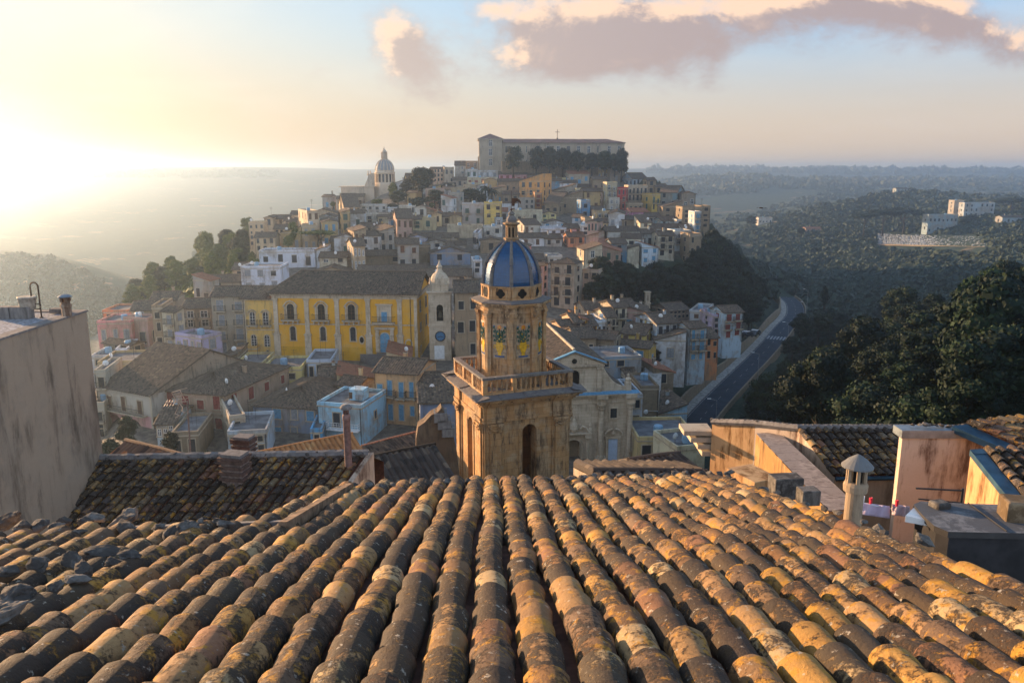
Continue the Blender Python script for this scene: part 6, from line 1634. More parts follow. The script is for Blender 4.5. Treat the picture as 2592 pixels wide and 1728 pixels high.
    for zx, zy in ((920, 730), (950, 728), (985, 727), (1020, 726)):
        q.tube([P(zx + 22, zy - 25, .25), P(zx - 18, zy + 45, -.25)], .011, 4, 1)
    for s in (0, 1): q.tube([P(1150, 710, .1 - .2 * s), P(1085, 585, .2 - .4 * s), P(990, 615, .2 - .4 * s), P(1040, 720, .1 - .2 * s)], .013, 5, 1)
    for f in (.2, .5, .8): q.tube([P(990 + 50 * f, 615 + 105 * f, -.2), P(1085 + 65 * f, 585 + 125 * f, .2)], .010, 4, 1)
    q.tube([P(1000, 610), P(1170, 560)], .010, 4, 1); q.tube([P(1150, 690), P(1230, 650)], .008, 4, 1)
    q.tube([P(1080, 740), P(1030, 860), P(1090, 885)], .013, 5, 1); q.tube([P(1080, 740), P(1120, 790), P(1110, 830), P(1150, 850)], .013, 5, 1); q.tube([P(1030, 910), P(1100, 870)], .009, 4, 1)
    o = q.build('aerial', [simple('mast_steel', (.22, .19, .17), .5, .3, 9, .4), simple('aerial_rods', (.45, .36, .28), .5, .2, 9, .3)]); tag(o, 'bent television aerial with many rods on a tall mast, left of the banded chimneys', 'aerial')
left_side()

# ------------------------------------------------------------------ roofs between the near edge and the bell tower
def slope_house(name, label, ra, rb, drop, run, row, mat, amp=.08, wallm=None, back=True, yaw_run=None, edge=None):
    """a roof whose ridge runs ra-rb, with one slope towards the camera and one behind"""
    ra, rb = Vector(ra), Vector(rb); e = (rb - ra); e.z = 0; e.normalize(); f = Vector((e.y, -e.x, 0))
    if f.y > 0: f = -f
    if yaw_run is not None: f = Vector((math.sin(R(yaw_run)), -math.cos(R(yaw_run)), 0))
    root = thing(name, label, 'house', (ra + rb) / 2 - Vector((0, 0, drop + 2)))
    mb = MB(); a, b = ra + f * run - Vector((0, 0, drop)), rb + f * run - Vector((0, 0, drop))
    slope(mb, a, b, rb, ra, 0, row, amp, .15)
    a2, b2 = ra - f * run - Vector((0, 0, drop)), rb - f * run - Vector((0, 0, drop))
    if back: slope(mb, b2, a2, ra, rb, 0, row, amp, .15, (50, 0))
    mb.tube([ra + Vector((0, 0, .08)), ra.lerp(rb, .5) + Vector((0, 0, .1)), rb + Vector((0, 0, .08))], .07, 6, 1)
    mb.build('roof', [mat, edge or mat], root)
    w = MB(); dz = Vector((0, 0, -9))
    for p, q in ((a, b), (b, rb), (rb, b2), (b2, a2), (a2, ra), (ra, a)): w.face([p - Vector((0, 0, .12)), q - Vector((0, 0, .12)), q + dz, p + dz], 0)
    w.build('wall', [wallm or M_OLDWALL], root)
    return root
slope_house('tiled_house', 'house with a bright orange ribbed roof behind the mauve flue pipe', W(640, 1150, 38), W(893, 1099, 41), 1.3, 3.2, .26, rooftile('orange_tiles', (.30, .13, .05), (.42, .19, .07), (.50, .29, .12), False), .11, back=False)
slope_house('tiled_house', 'house with a mossy dark roof and a salmon ridge just below the light blue house', W(915, 1131, 50), W(1056, 1094, 54), 2.2, 5.0, .27, M_TILE_MID, .07, edge=simple('salmon_ridge', (.36, .17, .10), .8, .3, 6))
slope_house('tiled_house', 'house with a black tiled roof left of the foot of the bell tower', W(946, 1158, 30), W(1102, 1127, 31.5), 1.9, 3.6, .26, rooftile('black_tiles', (.035, .03, .027), (.07, .055, .045), (.17, .13, .09), False), .08, edge=M_BARK)
slope_house('tiled_house', 'house with a heap-like roof of loose orange and black tiles behind the dark roof ridge', W(318, 1118, 27), W(490, 1164, 24.5), 1.1, 2.0, .24, rooftile('loose_tiles', (.05, .04, .035), (.16, .11, .075), (.40, .17, .06), False, .24, .4), .11, yaw_run=-35)
def old_gable():
    """the ruinous brown wall left of the bell tower"""
    Y = 40.0; o = W(1053, 1210, Y); fr = Frame(o, 8); k = lambda u, v: ((u - 1053) / F * Y * 1.04, W(u, v, Y).z - o.z)
    pts = [(1050, 1290), (1165, 1290), (1165, 1200), (1160, 1150), (1148, 1085), (1130, 1048), (1122, 1035), (1112, 1046), (1096, 1052), (1078, 1070), (1062, 1080), (1056, 1110)]
    q = MB(fr); q.poly_prism([k(*p) for p in pts], 0, .9, 0)
    for a, b in ((1115, 1048), (1124, 1066), (1134, 1086)):
        x, z = k(a, b); q.box((x - .25, -.1, z - .5), (x + .45, .9, z), 1)
    o = q.build('ruined_gable', [plaster('brown_ruin', (.15, .095, .06), .9, .3, 2.0, (.06, .042, .03), (.24, .18, .12)), M_MORTAR]); tag(o, 'ruinous dark brown gable wall with stepped coping left of the bell tower', 'wall')
old_gable()
slope_house('tiled_house', 'house with a black sagging roof hump right of the bell tower foot', W(1500, 1196, 19), W(1790, 1200, 19.5), .5, 2.0, .25, rooftile('black_tiles', (.035, .03, .027), (.07, .055, .045), (.17, .13, .09), False), .10)
slope_house('tiled_house', 'house with a dark tiled hip showing right of the church steps', W(1590, 1168, 24), W(1720, 1150, 26), .9, 2.2, .25, rooftile('black_tiles', (), (), ()), .10)

# ------------------------------------------------------------------ the sunlit walls and roofs at the right
def right_side():
    A, B, R1 = W(1803, 1068, 21), W(1912, 1072, 20), W(2018, 1084, 19); E1 = W(2112, 1207, 17.4)
    root = thing('rendered_house', 'house with a sunlit orange end wall and a black tiled roof at the right', 'house', (9, 19, -10))
    q = MB(); dz = Vector((0, 0, -6))
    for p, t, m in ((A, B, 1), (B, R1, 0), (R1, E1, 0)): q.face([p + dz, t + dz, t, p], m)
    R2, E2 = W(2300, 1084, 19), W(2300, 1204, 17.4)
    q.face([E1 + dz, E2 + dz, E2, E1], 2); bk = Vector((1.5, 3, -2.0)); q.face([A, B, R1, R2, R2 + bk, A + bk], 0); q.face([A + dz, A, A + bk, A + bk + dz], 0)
    q.build('wall', [M_CREAMWALL, M_SUNLITORANGE, M_OLDWALL], root)
    es = (R2 - R1).normalized(); dn = (E1 - R1); L = dn.length; dn.normalize(); n = es.cross(dn).normalized(); n = n if n.z > 0 else -n
    barrel_roof('roof_tiles', R1, es, dn, n, 0.05, (R2 - R1).length + .9, lambda s: (.0, L), .21, .25, .09, GREYED, root, 21, 8, .02)
    g = MB(); g.grid([[R1 - n * .04, R2 - n * .04], [E1 - n * .04, E2 - n * .04]], 0); g.tube([E1 + dn * .06, E2 + dn * .06], .05, 6, 1)
    g.build('gutter', [M_CHANNEL, M_BLUEFLASH], root)
    cpg = MB(); pts = [A, B, R1, R2]; cpg.tube([p + Vector((0, 0, .02)) for p in pts], .09, 6); cpg.build('wall_coping', [M_MORTAR], root)
    for k in range(46):
        f = k / 45; p = A.lerp(B, f * 4.4) if f < .227 else (B.lerp(R1, (f - .227) / .25) if f < .477 else R1.lerp(R2, (f - .477) / .523))
        stone(p + Vector((rnd.uniform(-.04, .04), 0, .09)), rnd.uniform(.035, .06), 'pebble-like grey stone on the coping of the sunlit end wall', 'stones on the sunlit wall coping')
    cb = MB(); c = W(1798, 1088, 21.2)          # stepped cornice bracket at the far corner
    for k, w in enumerate((.75, .55, .35, .22)): cb.box((c.x - w, c.y - .1, c.z - .2 * k - .13), (c.x + .05, c.y + .6, c.z - .2 * k), 0)
    cb.build('cornice_bracket', [M_STONE], root)
    # broad parapet wall running towards the camera
    p0, p1 = W(1914, 1096, 19.6), W(2098, 1292, 13.6); p1 = Vector((p1.x, p1.y, p1.z)); wd = Vector((.62, .1, 0))
    o = MB(); nseg = 9
    for k in range(nseg):
        a, b = p0.lerp(p1, k / nseg), p0.lerp(p1, (k + .98) / nseg)
        o.face([a, b, b + wd, a + wd], 1); o.face([b, b + wd, b + wd - Vector((0, 0, .08)), b - Vector((0, 0, .08))], 1)
    o.face([p0 + dz, p1 + dz, p1 - Vector((0, 0, .02)), p0 - Vector((0, 0, .02))], 0); o.face([p1 + dz, p1 + wd + dz, p1 + wd, p1 - Vector((0, 0, .02))], 0); o.face([p0 + wd, p1 + wd, p1 + wd + dz, p0 + wd + dz], 0)
    ob = o.build('parapet_wall', [plaster('rough_ochre_stone', (.34, .19, .07), .9, .4, 3.5, (.11, .06, .03), (.45, .30, .14), (.05, .035, .02), .8), plaster('parapet_tiles', (.26, .22, .20), .6, .35, 5.0, (.09, .06, .05), (.40, .34, .3))]); tag(ob, 'broad sloping parapet wall of rough ochre stone between the right roofs', 'wall')
    # cream house at the far right
    a = W(2286, 1090, 14.0); b = W(2455, 1094, 14.0); zb = -9
    r2 = thing('rendered_house', 'cream house with rain-streaked blank wall and zinc edge at the far right', 'house', (b.x, 15, -9))
    q = MB(); q.box((a.x, a.y, zb), (b.x + 3.6, a.y + .12, a.z), 0); q.face([(a.x + .1, a.y + .121, a.z - .02), (b.x + 3.6, a.y + .121, a.z - .02), (b.x + 3.6, a.y + 3, a.z - 1.4), (a.x + 1.9, a.y + 3, a.z - 1.4)], 1); q.build('wall', [M_CREAMWALL, M_TILE_MID], r2)
    q = MB(); q.box((a.x - .04, a.y - .05, a.z - .13), (b.x, a.y + .3, a.z + .02), 0); q.build('zinc_edge', [M_ZINC], r2)
    T0 = Vector((b.x - .35, a.y - .02, a.z + .10)); q = MB(); s1 = Vector((b.x + 1.6, a.y - 2.0, a.z - .62))
    q.grid([[T0, T0 + Vector((.32, .1, .0))], [s1, s1 + Vector((.32, .1, .0))]], 0); q.grid([[T0, s1], [T0 - Vector((0, 0, .12)), s1 - Vector((0, 0, .12))]], 0); q.build('roof_edge_strip', [M_BLUEFLASH], r2)
    es = Vector((.95, .25, 0.02)).normalized(); dn = (s1 - T0).normalized(); n = es.cross(dn).normalized(); n = n if n.z > 0 else -n
    barrel_roof('roof_tiles', T0 + Vector((.35, .1, .02)), es, dn, n, .05, 3.4, lambda s: (0, 2.6), .22, .26, .09, GREYED, r2, 31, 8, .02)
    for k in range(15):
        u = 2312 + k * 14.5 + rnd.uniform(-4, 4); stone(W(u, 1076 + rnd.uniform(-3, 3), 14.15), rnd.uniform(.04, .075), 'dark stone in the row on top of the zinc-edged wall', 'stones on the zinc-edged wall')
    # lower lean-to in front of it
    c = W(2458, 1140, 12.6); d = W(2600, 1318, 10.6)
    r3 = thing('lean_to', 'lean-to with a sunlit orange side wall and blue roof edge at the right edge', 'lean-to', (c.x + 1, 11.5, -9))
    q = MB(); q.face([c + dz, d + dz, d, c], 0); q.face([d + dz, d + Vector((3, 0, 0)) + dz, d + Vector((3, 0, 0)), d], 0); q.face([c, c + Vector((3, .3, 0)), c + Vector((3, .3, 0)) + dz, c + dz], 0); q.build('wall', [M_SUNLITORANGE], r3)
    q = MB(); off = Vector((-.04, -.03, .03)); w2 = Vector((.24, .05, 0))
    q.grid([[c + off, c + off + w2], [d + off, d + off + w2]], 0); q.grid([[c + off, d + off], [c + off - Vector((0, 0, .1)), d + off - Vector((0, 0, .1))]], 0); q.grid([[c + off, c + off + Vector((3, .3, 0))], [c + off + Vector((0, -.16, -.02)), c + off + Vector((3, .14, -.02))]], 0); q.build('roof_edge_strip', [M_BLUEFLASH], r3)
    es = Vector((1, .1, 0)).normalized(); dn = (d - c).normalized(); n = es.cross(dn).normalized(); n = n if n.z > 0 else -n
    barrel_roof('roof_tiles', c + w2 + Vector((0, 0, .02)), es, dn, n, .05, 3.0, lambda s: (.05, (d - c).length), .2, .25, .085, GREYED, r3, 33, 8, .02)
    # roof-edge slab, blocks, cowl chimney
    def block(name, u, v, Y, sx, sy, sz, yaw, mats, label, cat, bev=.012):
        p = W(u, v, Y); f = Frame(p, yaw); q = MB(f); q.box((-sx / 2, -sy / 2, -sz), (sx / 2, sy / 2, 0), 0)
        o = q.build(name, mats); tag(o, label, cat); m = o.modifiers.new('b', 'BEVEL'); m.width = bev; m.segments = 2; return o
    block('coping_slab', 1906, 1196, 10.9, .46, .62, .18, 24, [M_SUNLITORANGE], 'ochre coping slab between the near roof and the parapet wall', 'slab')
    block('stone_block', 1990, 1204, 10.2, .40, .26, .30, 6, [M_ROCK], 'larger dark square stone block right of the ochre slab', 'stone')
    block('stone_block', 2047, 1236, 9.5, .24, .2, .2, 6, [M_ROCK], 'smaller dark stone block between the larger block and the cowl chimney', 'stone')
    block('stone_block', 2585, 1262, 8.2, .36, .3, .34, -12, [plaster('ochre_block', (.13, .09, .05), .6, .4, 8.0, bump=.8)], 'big rough ochre block on the right end of the grey canopy', 'stone', .03)
    block('stone_block', 2380, 1268, 8.5, .19, .17, .17, 15, [M_ROCK], 'squarish dark stone lying on the grey canopy', 'stone', .03)
    p = W(2158, 1312, 8.2); z = p.z - .1; c = (p.x, p.y); q = MB()
    q.lathe([(.098, z - .4), (.093, z + .42), (.125, z + .43), (.13, z + .50), (.115, z + .53), (.10, z + .54)], 18, c, 0)
    q.lathe([(.06, z + .53), (.06, z + .70)], 10, c, 2)
    for k in range(6):
        a = k * math.pi / 3 + .3; q.tube([(c[0] + .092 * math.cos(a), c[1] + .092 * math.sin(a), z + .53), (c[0] + .092 * math.cos(a), c[1] + .092 * math.sin(a), z + .71)], .022, 6, 0)
    q.lathe([(.10, z + .69), (.165, z + .705), (.168, z + .72), (.10, z + .79), (.02, z + .845), (0, z + .85)], 20, c, 1)
    o = q.build('cowl_chimney', [plaster('cowl_clay', (.33, .25, .17), .8, .3, 5.0), plaster('grey_cowl', (.17, .18, .185), .6, .35, 9.0), M_DARK], None); tag(o, 'round chimney with a conical grey cowl at the right edge of the near roof', 'chimney')
    # canopy
    q = MB(); zc = -3.75; pts = [Wz(u, v, zc) for u, v in ((2312, 1276), (2330, 1268), (2450, 1274), (2760, 1282), (2760, 1352), (2400, 1345), (2365, 1330), (2335, 1302))]
    q.face(pts, 0); lo = [p - Vector((0, 0, .07)) for p in pts]
    for a, b, c_, d_ in zip(pts, pts[1:] + pts[:1], lo[1:] + lo[:1], lo): q.face([a, b, c_, d_], 1)
    q.face(lo[::-1], 1); q.tube([pts[2] + Vector((0, 0, .01)), Wz(2548, 1346, zc) + Vector((0, 0, .01))], .008, 4, 1)
    o = q.build('canopy', [plaster('speckled_grey_sheet', (.10, .108, .12), .4, .3, 11.0, (.06, .06, .06), (.32, .33, .34)), M_IRON]); tag(o, 'speckled grey canopy sheet weighted with stones at the right edge', 'canopy')
    q = MB(); lo2 = [p - Vector((0, 0, .08)) for p in pts]; ctr_ = sum(lo2, Vector()) / len(lo2); lo2 = [p + (ctr_ - p) * .06 for p in lo2]
    for a, b in zip(lo2, lo2[1:] + lo2[:1]): q.face([a, b, b - Vector((0, 0, 3)), a - Vector((0, 0, 3))])  # dark sheets painted in for the shaded gap under the canopy
    o = q.build('shed', [simple('canopy_shade_dark', (.018, .018, .02), .8, .4, 4)]); tag(o, 'dark sheets for the shade under the grey canopy at the right edge', 'shed')
    # washing line
    q = MB(); a, b = W(2170, 1268, 8.6), W(2330, 1292, 8.9); q.tube([a.lerp(b, t) - Vector((0, 0, .03 * math.sin(t * math.pi))) for t in np.linspace(0, 1, 9)], .005, 4); o = q.build('washing_line', [M_WHITE]); tag(o, 'thin washing line strung right of the cowl chimney', 'line')
    def cloth(u0, u1, v0, v1, Y, m, label):
        q = MB(); rows = []
        for j in range(7):
            rows.append([W(u0 + (u1 - u0) * i / 12, v0 + (v1 - v0) * j / 6 + (u0 + (u1 - u0) * i / 12 - 2170) * .14, Y + .03 * math.sin(i * 1.1 + j * .3)) for i in range(13)])
        q.grid(rows, 0); o = q.build('hung_cloth', [m], None, True); tag(o, label, 'laundry'); s = o.modifiers.new('s', 'SOLIDIFY'); s.thickness = .004
    cloth(2176, 2252, 1269, 1300, 8.7, simple('lilac_cloth', (.50, .42, .55), .9, .08), 'lilac cloth pegged on the washing line beside the cowl chimney')
    cloth(2258, 2302, 1262, 1290, 8.72, simple('pink_cloth', (.55, .42, .45), .9, .08), 'pale pink cloth pegged at the right end of the washing line')
    q = MB(); tri = [W(2292, 1305, 8.3), W(2318, 1280, 8.6), W(2362, 1322, 8.2)]
    q.face(tri); q.face([tri[0], tri[2], tri[2] - Vector((0, 0, .05)), tri[0] - Vector((0, 0, .07))]); o = q.build('white_sheet', [M_WHITE]); tag(o, 'folded white sheet corner at the left end of the grey canopy', 'sheet'); s = o.modifiers.new('s', 'SOLIDIFY'); s.thickness = .006
    for u, v, m, l in ((2204, 1268, M_RED, 'left red clothes peg on the washing line'), (2270, 1274, M_RED, 'right red clothes peg on the washing line'), (2184, 1264, M_WHITE, 'white clothes peg nearest the cowl chimney')):
        f = Frame(W(u, v, 8.66), 20); q = MB(f); q.poly_prism([(-.012, -.03), (.012, -.03), (.02, .045), (.006, .045), (0, .0), (-.006, .045), (-.02, .045)], -.01, .01)
        o = q.build('clothes_peg', [simple('red_plastic', (.62, .04, .06), .4, .1) if m is M_RED else m]); tag(o, l, 'clothes peg')
    q = MB(); a = W(2318, 1235, 9.5); b = W(2437, 1241, 9.5); q.tube([a, b], .012, 5); q.tube([b + Vector((0, 0, .03)), b - Vector((0, 0, .32))], .016, 5); q.tube([W(2324, 1262, 9.5), W(2436, 1272, 9.5)], .010, 5)
    o = q.build('steel_rail', [M_IRON]); tag(o, 'thin dark rail bracket in front of the rain-streaked wall', 'rail')
right_side()
def hit(u, v, y0=62.0, y1=3600.0):
    """the ground point seen at a pixel"""
    Ys = np.geomspace(y0, y1, 260); b = (864 - v) / F; k = Ys / (CP + b * SP)
    X = (u - 1296) / F * k; Z = (-SP + b * CP) * k; g = ground_z(X, Ys) - Z
    i = np.argmax(g > 0)
    if not (g > 0).any(): return None
    j = max(0, i - 1); a, c = g[j], g[i]; t = 0 if c == a else min(1, max(0, -a / (c - a)))
    y = Ys[j] + (Ys[i] - Ys[j]) * t
    p = W(u, v, y); return Vector((p.x, p.y, gz(p.x, p.y)))
# ------------------------------------------------------------------ the valley floor houses before the palazzo
def big_house(view, us, vs, yaw, colr, roof, win, label, Y, d, rise=None):
    """like house(), with its depth given in metres"""
    uL, uC, uR = (px(view, x, 0)[0] for x in us); vt, vb = (px(view, 0, y)[1] for y in vs)
    C = W(uC, vt, Y); zb = W(uC, vb, Y).z; f = Frame((0, 0, 0), yaw)
    if yaw >= 0: w = along(C, f.ex, uR); o = C.copy()
    else: w = along(C, -f.ex, uL); o = C - f.ex * w
    o.z = zb; return build_house(Frame(o, yaw), w, d, C.z - zb, colr, roof, win, label, Y, 'house', None, yaw), Frame(o, yaw), w, C.z - zb
big_house('1', (1150, 1585, 1600), (1135, 1360), -12, '#8d99ab', 'h', '2x4yu', 'blue-grey peeling house under a broad brown roof left of the light blue house', 104, 15)
big_house('D', (878, 1600, 1700), (640, 1130), -15, '#b59a84', 'h', '2x4r', 'long brownish-pink house with red doors under the largest brown roof', 106, 17)
big_house('C', (100, 600, 930), (690, 1062), -15, '#9fd0e8', 'f', '-', 'light blue flat-roofed house with a white balcony', 100, 8.0)
def blue_house_parts():
    root, w, d = HOUSES[-1]; fr = None
    C = W(px('C', 600, 0)[0], px('C', 0, 690)[1], 100); f = Frame((0, 0, 0), -15); wl = along(C, -f.ex, px('C', 100, 0)[0]); o = C - f.ex * wl; fr = Frame(o, -15); K = wl / 500
    for x, z, w_, h, fr2 in ((220, -2.75, 1.0, 1.9, fr), (240, -5.6, .7, .9, fr)):
        me, s = window_mesh(w_, h, 'k', True); ob = inst(me, 'window', root, fr2(x * K, -.01, z), fr2.yaw); p = bpy.data.objects.new('pane', s); COL.objects.link(p); p.parent = ob
    f2 = fr.turned(wl, 0, 0, 90); me, s = window_mesh(.7, 1.1, 'k', True); ob = inst(me, 'window', root, f2(4.2, -.01, -2.6), f2.yaw); p = bpy.data.objects.new('pane', s); COL.objects.link(p); p.parent = ob
    q = MB(fr); x0, x1, z = 130 * K, 485 * K, -2.9
    q.box((x0, -.9, z - .15), (x1, 0, z), 0)
    for zz in (.3, .6, .9): q.box((x0, -.9, z + zz), (x1, -.86, z + zz + .04), 0); q.box((x0, -.859, z + zz), (x0 + .04, 0, z + zz + .04), 0); q.box((x1 - .04, -.859, z + zz), (x1, 0, z + zz + .04), 0)
    for k in range(13): q.box((x0 + (x1 - x0 - .03) * k / 12, -.89, z), (x0 + (x1 - x0 - .03) * k / 12 + .03, -.87, z + .9), 0)
    q.build('balcony', [M_WHITE], root)
    q = MB(fr); q.box((wl * .5, 3.0, .1), (wl * .5 + 2.0, 5.0, 1.6), 0); q.box((wl * .5 + .05, 2.96, .3), (wl * .5 + .5, 2.999, 1.2), 1)
    for k in (1.1, 1.6): q.box((wl * .5 + k, 2.7, .3), (wl * .5 + k + .42, 2.999, 1.0), 2)
    c = q.build('stair_head', [M_PLASTER, M_BROWN, M_GREY], root); c.color = (*lin('#a8d2e8'), 1)
    q = MB(fr); q.tube([(wl - .12, -.08, 0), (wl - .12, -.08, -8)], .05, 5); q.build('downpipe', [M_IRON], root)
blue_house_parts()
def arcade_house():
    Y = 106.0; C = W(px('D', 745, 0)[0], px('D', 0, 648)[1], Y); f = Frame((0, 0, 0), -27); w = along(C, -f.ex, px('D', 185, 0)[0]); o = C - f.ex * w
    zb = W(px('D', 745, 0)[0], px('D', 0, 1225)[1], Y).z; H = C.z - zb; o.z = zb; fr = Frame(o, -27); d = 8.5
    root = thing('arcade_house', 'old pink house with two tall dark arches and a long balcony at the left', 'house', fr(w / 2, d / 2, 0))
    q = MB(fr); zm = H * .56
    xs = [(.09, .33), (.41, .77)]
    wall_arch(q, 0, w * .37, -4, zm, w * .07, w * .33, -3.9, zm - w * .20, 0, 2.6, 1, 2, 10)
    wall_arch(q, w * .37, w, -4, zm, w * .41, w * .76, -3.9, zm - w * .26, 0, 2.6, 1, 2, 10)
    q.box((0, .001, zm), (w, d, H), 0); q.box((w - .3, .35, -4), (w, d, zm), 3); q.box((0, 2.62, -4), (w - .301, d, zm), 0)
    q.box((-.1, -.1, H - .2), (w + .1, -.002, H), 4); q.box((w - .35, -.05, -4), (w + .03, -.003, H - .21), 4)
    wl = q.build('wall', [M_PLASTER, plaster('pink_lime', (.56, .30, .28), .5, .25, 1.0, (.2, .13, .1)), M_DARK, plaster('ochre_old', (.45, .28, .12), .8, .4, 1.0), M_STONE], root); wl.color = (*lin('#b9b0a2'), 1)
    q = MB(fr); q.box((w * .02, -.9, zm - .05), (w * .90, -.101, zm + .12), 0)
    for zz in (.2, .95): q.box((w * .02, -.9, zm + zz), (w * .9, -.86, zm + zz + .05), 1)
    for k in range(46): x = w * .02 + w * .88 * k / 45; q.box((x - .01, -.89, zm + .12), (x + .01, -.87, zm + .95), 1)
    q.build('balcony', [M_STONE, M_IRON], root)
    for x, h in ((.12, 1.8), (.42, 2.1), (.76, 1.9)):
        me, s = window_mesh(.9, h, 'b', True); ob = inst(me, 'window', root, fr(w * x, -.01, zm + .15), fr.yaw); p = bpy.data.objects.new('pane', s); COL.objects.link(p); p.parent = ob
    f2 = fr.turned(w, 0, 0, 90); me, s = window_mesh(.9, 2.0, 'u', True); ob = inst(me, 'window', root, f2(3.4, -.01, zm + .2), f2.yaw); p = bpy.data.objects.new('pane', s); COL.objects.link(p); p.parent = ob
    rb = MB(fr); dd = 20.0; r = 4.6
    slope(rb, (-.4, -.4, H), (w + .2, -.4, H), (w + 1.2, dd / 2, H + r), (-.4, dd / 2, H + r), 0, .4, .09); slope(rb, (w + .2, dd, H), (-.4, dd, H), (-.4, dd / 2, H + r), (w + .2, dd / 2, H + r), 0, .4, .09, uv0=(30, 0))
    rb.face([(0, 0, H), (0, dd, H), (0, dd / 2, H + r - .1)], 1); rb.face([(w, 0, H), (w, dd, H), (w, dd / 2, H + r - .1)], 1); rb.face([(0, 8.4, H), (w, 8.4, H), (w, dd, H), (0, dd, H)], 1)
    rb.build('roof', [M_TILE_MID, M_OLDWALL], root)
arcade_house()
for line in """
D|1494 1660 1850|930 1170|26|#b7ab98|f|2x1k|pale lean-to house with a boarded wall jutting before the blue-grey peeling house|98
D|1620 1640 2100|1110 1330|10|#b9c6cf|f|2x3k|low house with a pale blue flat terrace and dome-like oven|94
D|800 806 1010|980 1180|6|#bfcdd2|x|1x3w|small pale green-white house with a rust roof under the red-doored house|99
D|980 986 1300|1120 1330|8|@#a99a80|f|1x2k|curved rough stone terrace wall house below the red-doored house|95
D|60 66 200|770 1330|8|#b5ab98|f|3x1kB|narrow grey house hung with balconies beside the pink arcade|108
C|1260 1268 1690|620 1000|8|#7b8ba8|sf|1x1k|blue-washed house with a mossy roof left of the bell tower balustrade|88
C|320 560 760|440 600|-20|#cdbf96|x|1x1k|cream gabled house squeezed behind the light blue house|112
C|110 116 330|380 470|8|#9fb4bd|x|1x2w|grey-blue cottage with a brown roof left of the cream gabled house|116
C|20 24 120|960 1070|6|#4fa3d2|f|1x1k|small vivid blue shed at the left foot of the light blue house|98
5|650 654 780|1040 1260|4|@#5c5a56|f|1x0k|dark retaining wall block beside the long stairs|112
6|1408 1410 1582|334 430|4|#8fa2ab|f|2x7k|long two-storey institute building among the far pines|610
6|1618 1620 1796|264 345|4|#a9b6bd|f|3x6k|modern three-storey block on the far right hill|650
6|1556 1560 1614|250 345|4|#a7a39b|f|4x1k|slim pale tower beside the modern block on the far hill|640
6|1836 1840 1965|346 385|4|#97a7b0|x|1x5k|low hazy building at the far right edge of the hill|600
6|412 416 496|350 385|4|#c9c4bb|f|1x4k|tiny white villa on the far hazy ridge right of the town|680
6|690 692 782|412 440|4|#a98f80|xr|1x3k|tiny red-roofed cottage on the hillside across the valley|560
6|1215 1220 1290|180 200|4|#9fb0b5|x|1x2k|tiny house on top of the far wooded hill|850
""".strip().split('\n'):
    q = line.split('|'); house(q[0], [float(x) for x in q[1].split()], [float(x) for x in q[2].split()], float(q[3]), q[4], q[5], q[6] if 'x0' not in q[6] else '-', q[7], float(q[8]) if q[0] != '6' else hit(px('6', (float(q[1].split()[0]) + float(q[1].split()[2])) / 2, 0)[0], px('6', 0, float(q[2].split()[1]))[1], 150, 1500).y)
def slim_ruin():
    C = W(px('5', 682, 0)[0], px('5', 0, 515)[1], 185); w = along(C, Vector((1, 0, 0)), px('5', 718, 0)[0]); H = W(1640, px('5', 0, 375)[1], 185).z - C.z; fr = Frame(C, 6)
    root = thing('belfry_ruin', 'slim ruined stone belfry standing among the houses on the right slope', 'belfry', C)
    q = MB(fr); q.box((0, 0, -4), (w, w, H * .42), 0); q.box((-.15, -.15, H * .42), (w + .15, w + .15, H * .47), 0)
    for f in (fr, fr.turned(w, 0, 0, 90), fr.turned(w, w, 0, 180), fr.turned(0, w, 0, 270)): q.fr = f; wall_arch(q, .05, w - .05, H * .47, H * .95, w * .3, w * .7, H * .55, H * .78, .05, .5, 0)
    q.fr = fr; q.box((-.1, -.1, H * .95), (w + .1, w + .1, H), 0); q.build('wall', [M_CHURCH], root)
slim_ruin()

# ------------------------------------------------------------------ road, walls, cars, lamps
def densify(pts, step):
    out = [pts[0]]
    cr = []
    P = [pts[0]] + pts + [pts[-1]]
    for i in range(1, len(P) - 2):
        for k in range(10):
            t = k / 10; a, b, c, d = P[i - 1], P[i], P[i + 1], P[i + 2]
            cr.append(.5 * ((2 * b) + (c - a) * t + (2 * a - 5 * b + 4 * c - d) * t * t + (3 * b - a - 3 * c + d) * t ** 3))
    return cr + [pts[-1]]
RC = densify(ROADP, 4)
def normals(c):
    out = []
    for i in range(len(c)):
        t = c[min(i + 1, len(c) - 1)] - c[max(i - 1, 0)]; out.append(Vector((t.y, -t.x, 0)).normalized())
    return out
RNM = normals(RC)
def ribbon(name, offs, mat, parent=None, kind=None):
    """offs: list of (side offset, height)"""
    mb = MB(); mb.grid([[c + n * o + Vector((0, 0, h)) for o, h in offs] for c, n in zip(RC, RNM)]); o = mb.build(name, [mat], parent)
    if kind: tag(o, kind=kind)
    return o
ribbon('road', [(-3.0, 0), (0, .06), (3.0, 0)], simple('asphalt', (.030, .042, .058), .85, .25, .6, 0, .15), None, 'structure')
def lines():
    mb = MB(); 
    for i in range(len(RC) - 1):
        for o in (-2.75, 2.7):
            mb.grid([[RC[j] + RNM[j] * (o + x) + Vector((0, 0, .035)) for x in (0, .10)] for j in (i, i + 1)])
        if i % 3 == 0: mb.grid([[RC[j] + RNM[j] * x + Vector((0, 0, .08)) for x in (-.045, .045)] for j in (i, i + 1)])
    k = 62
    for x in np.arange(-2.5, 2.3, .9): mb.grid([[RC[j] + RNM[j] * (x + q) + Vector((0, 0, .09)) for q in (0, .5)] for j in (k, k + 2)])
    o = mb.build('road_markings', [simple('worn_road_paint', (.30, .31, .32), .7, .5, 2.0)]); tag(o, kind='structure')
lines()
ribbon('pavement', [(-5.0, .13), (-3.1, .13), (-3.08, -.1)], M_CONC, None, 'structure')
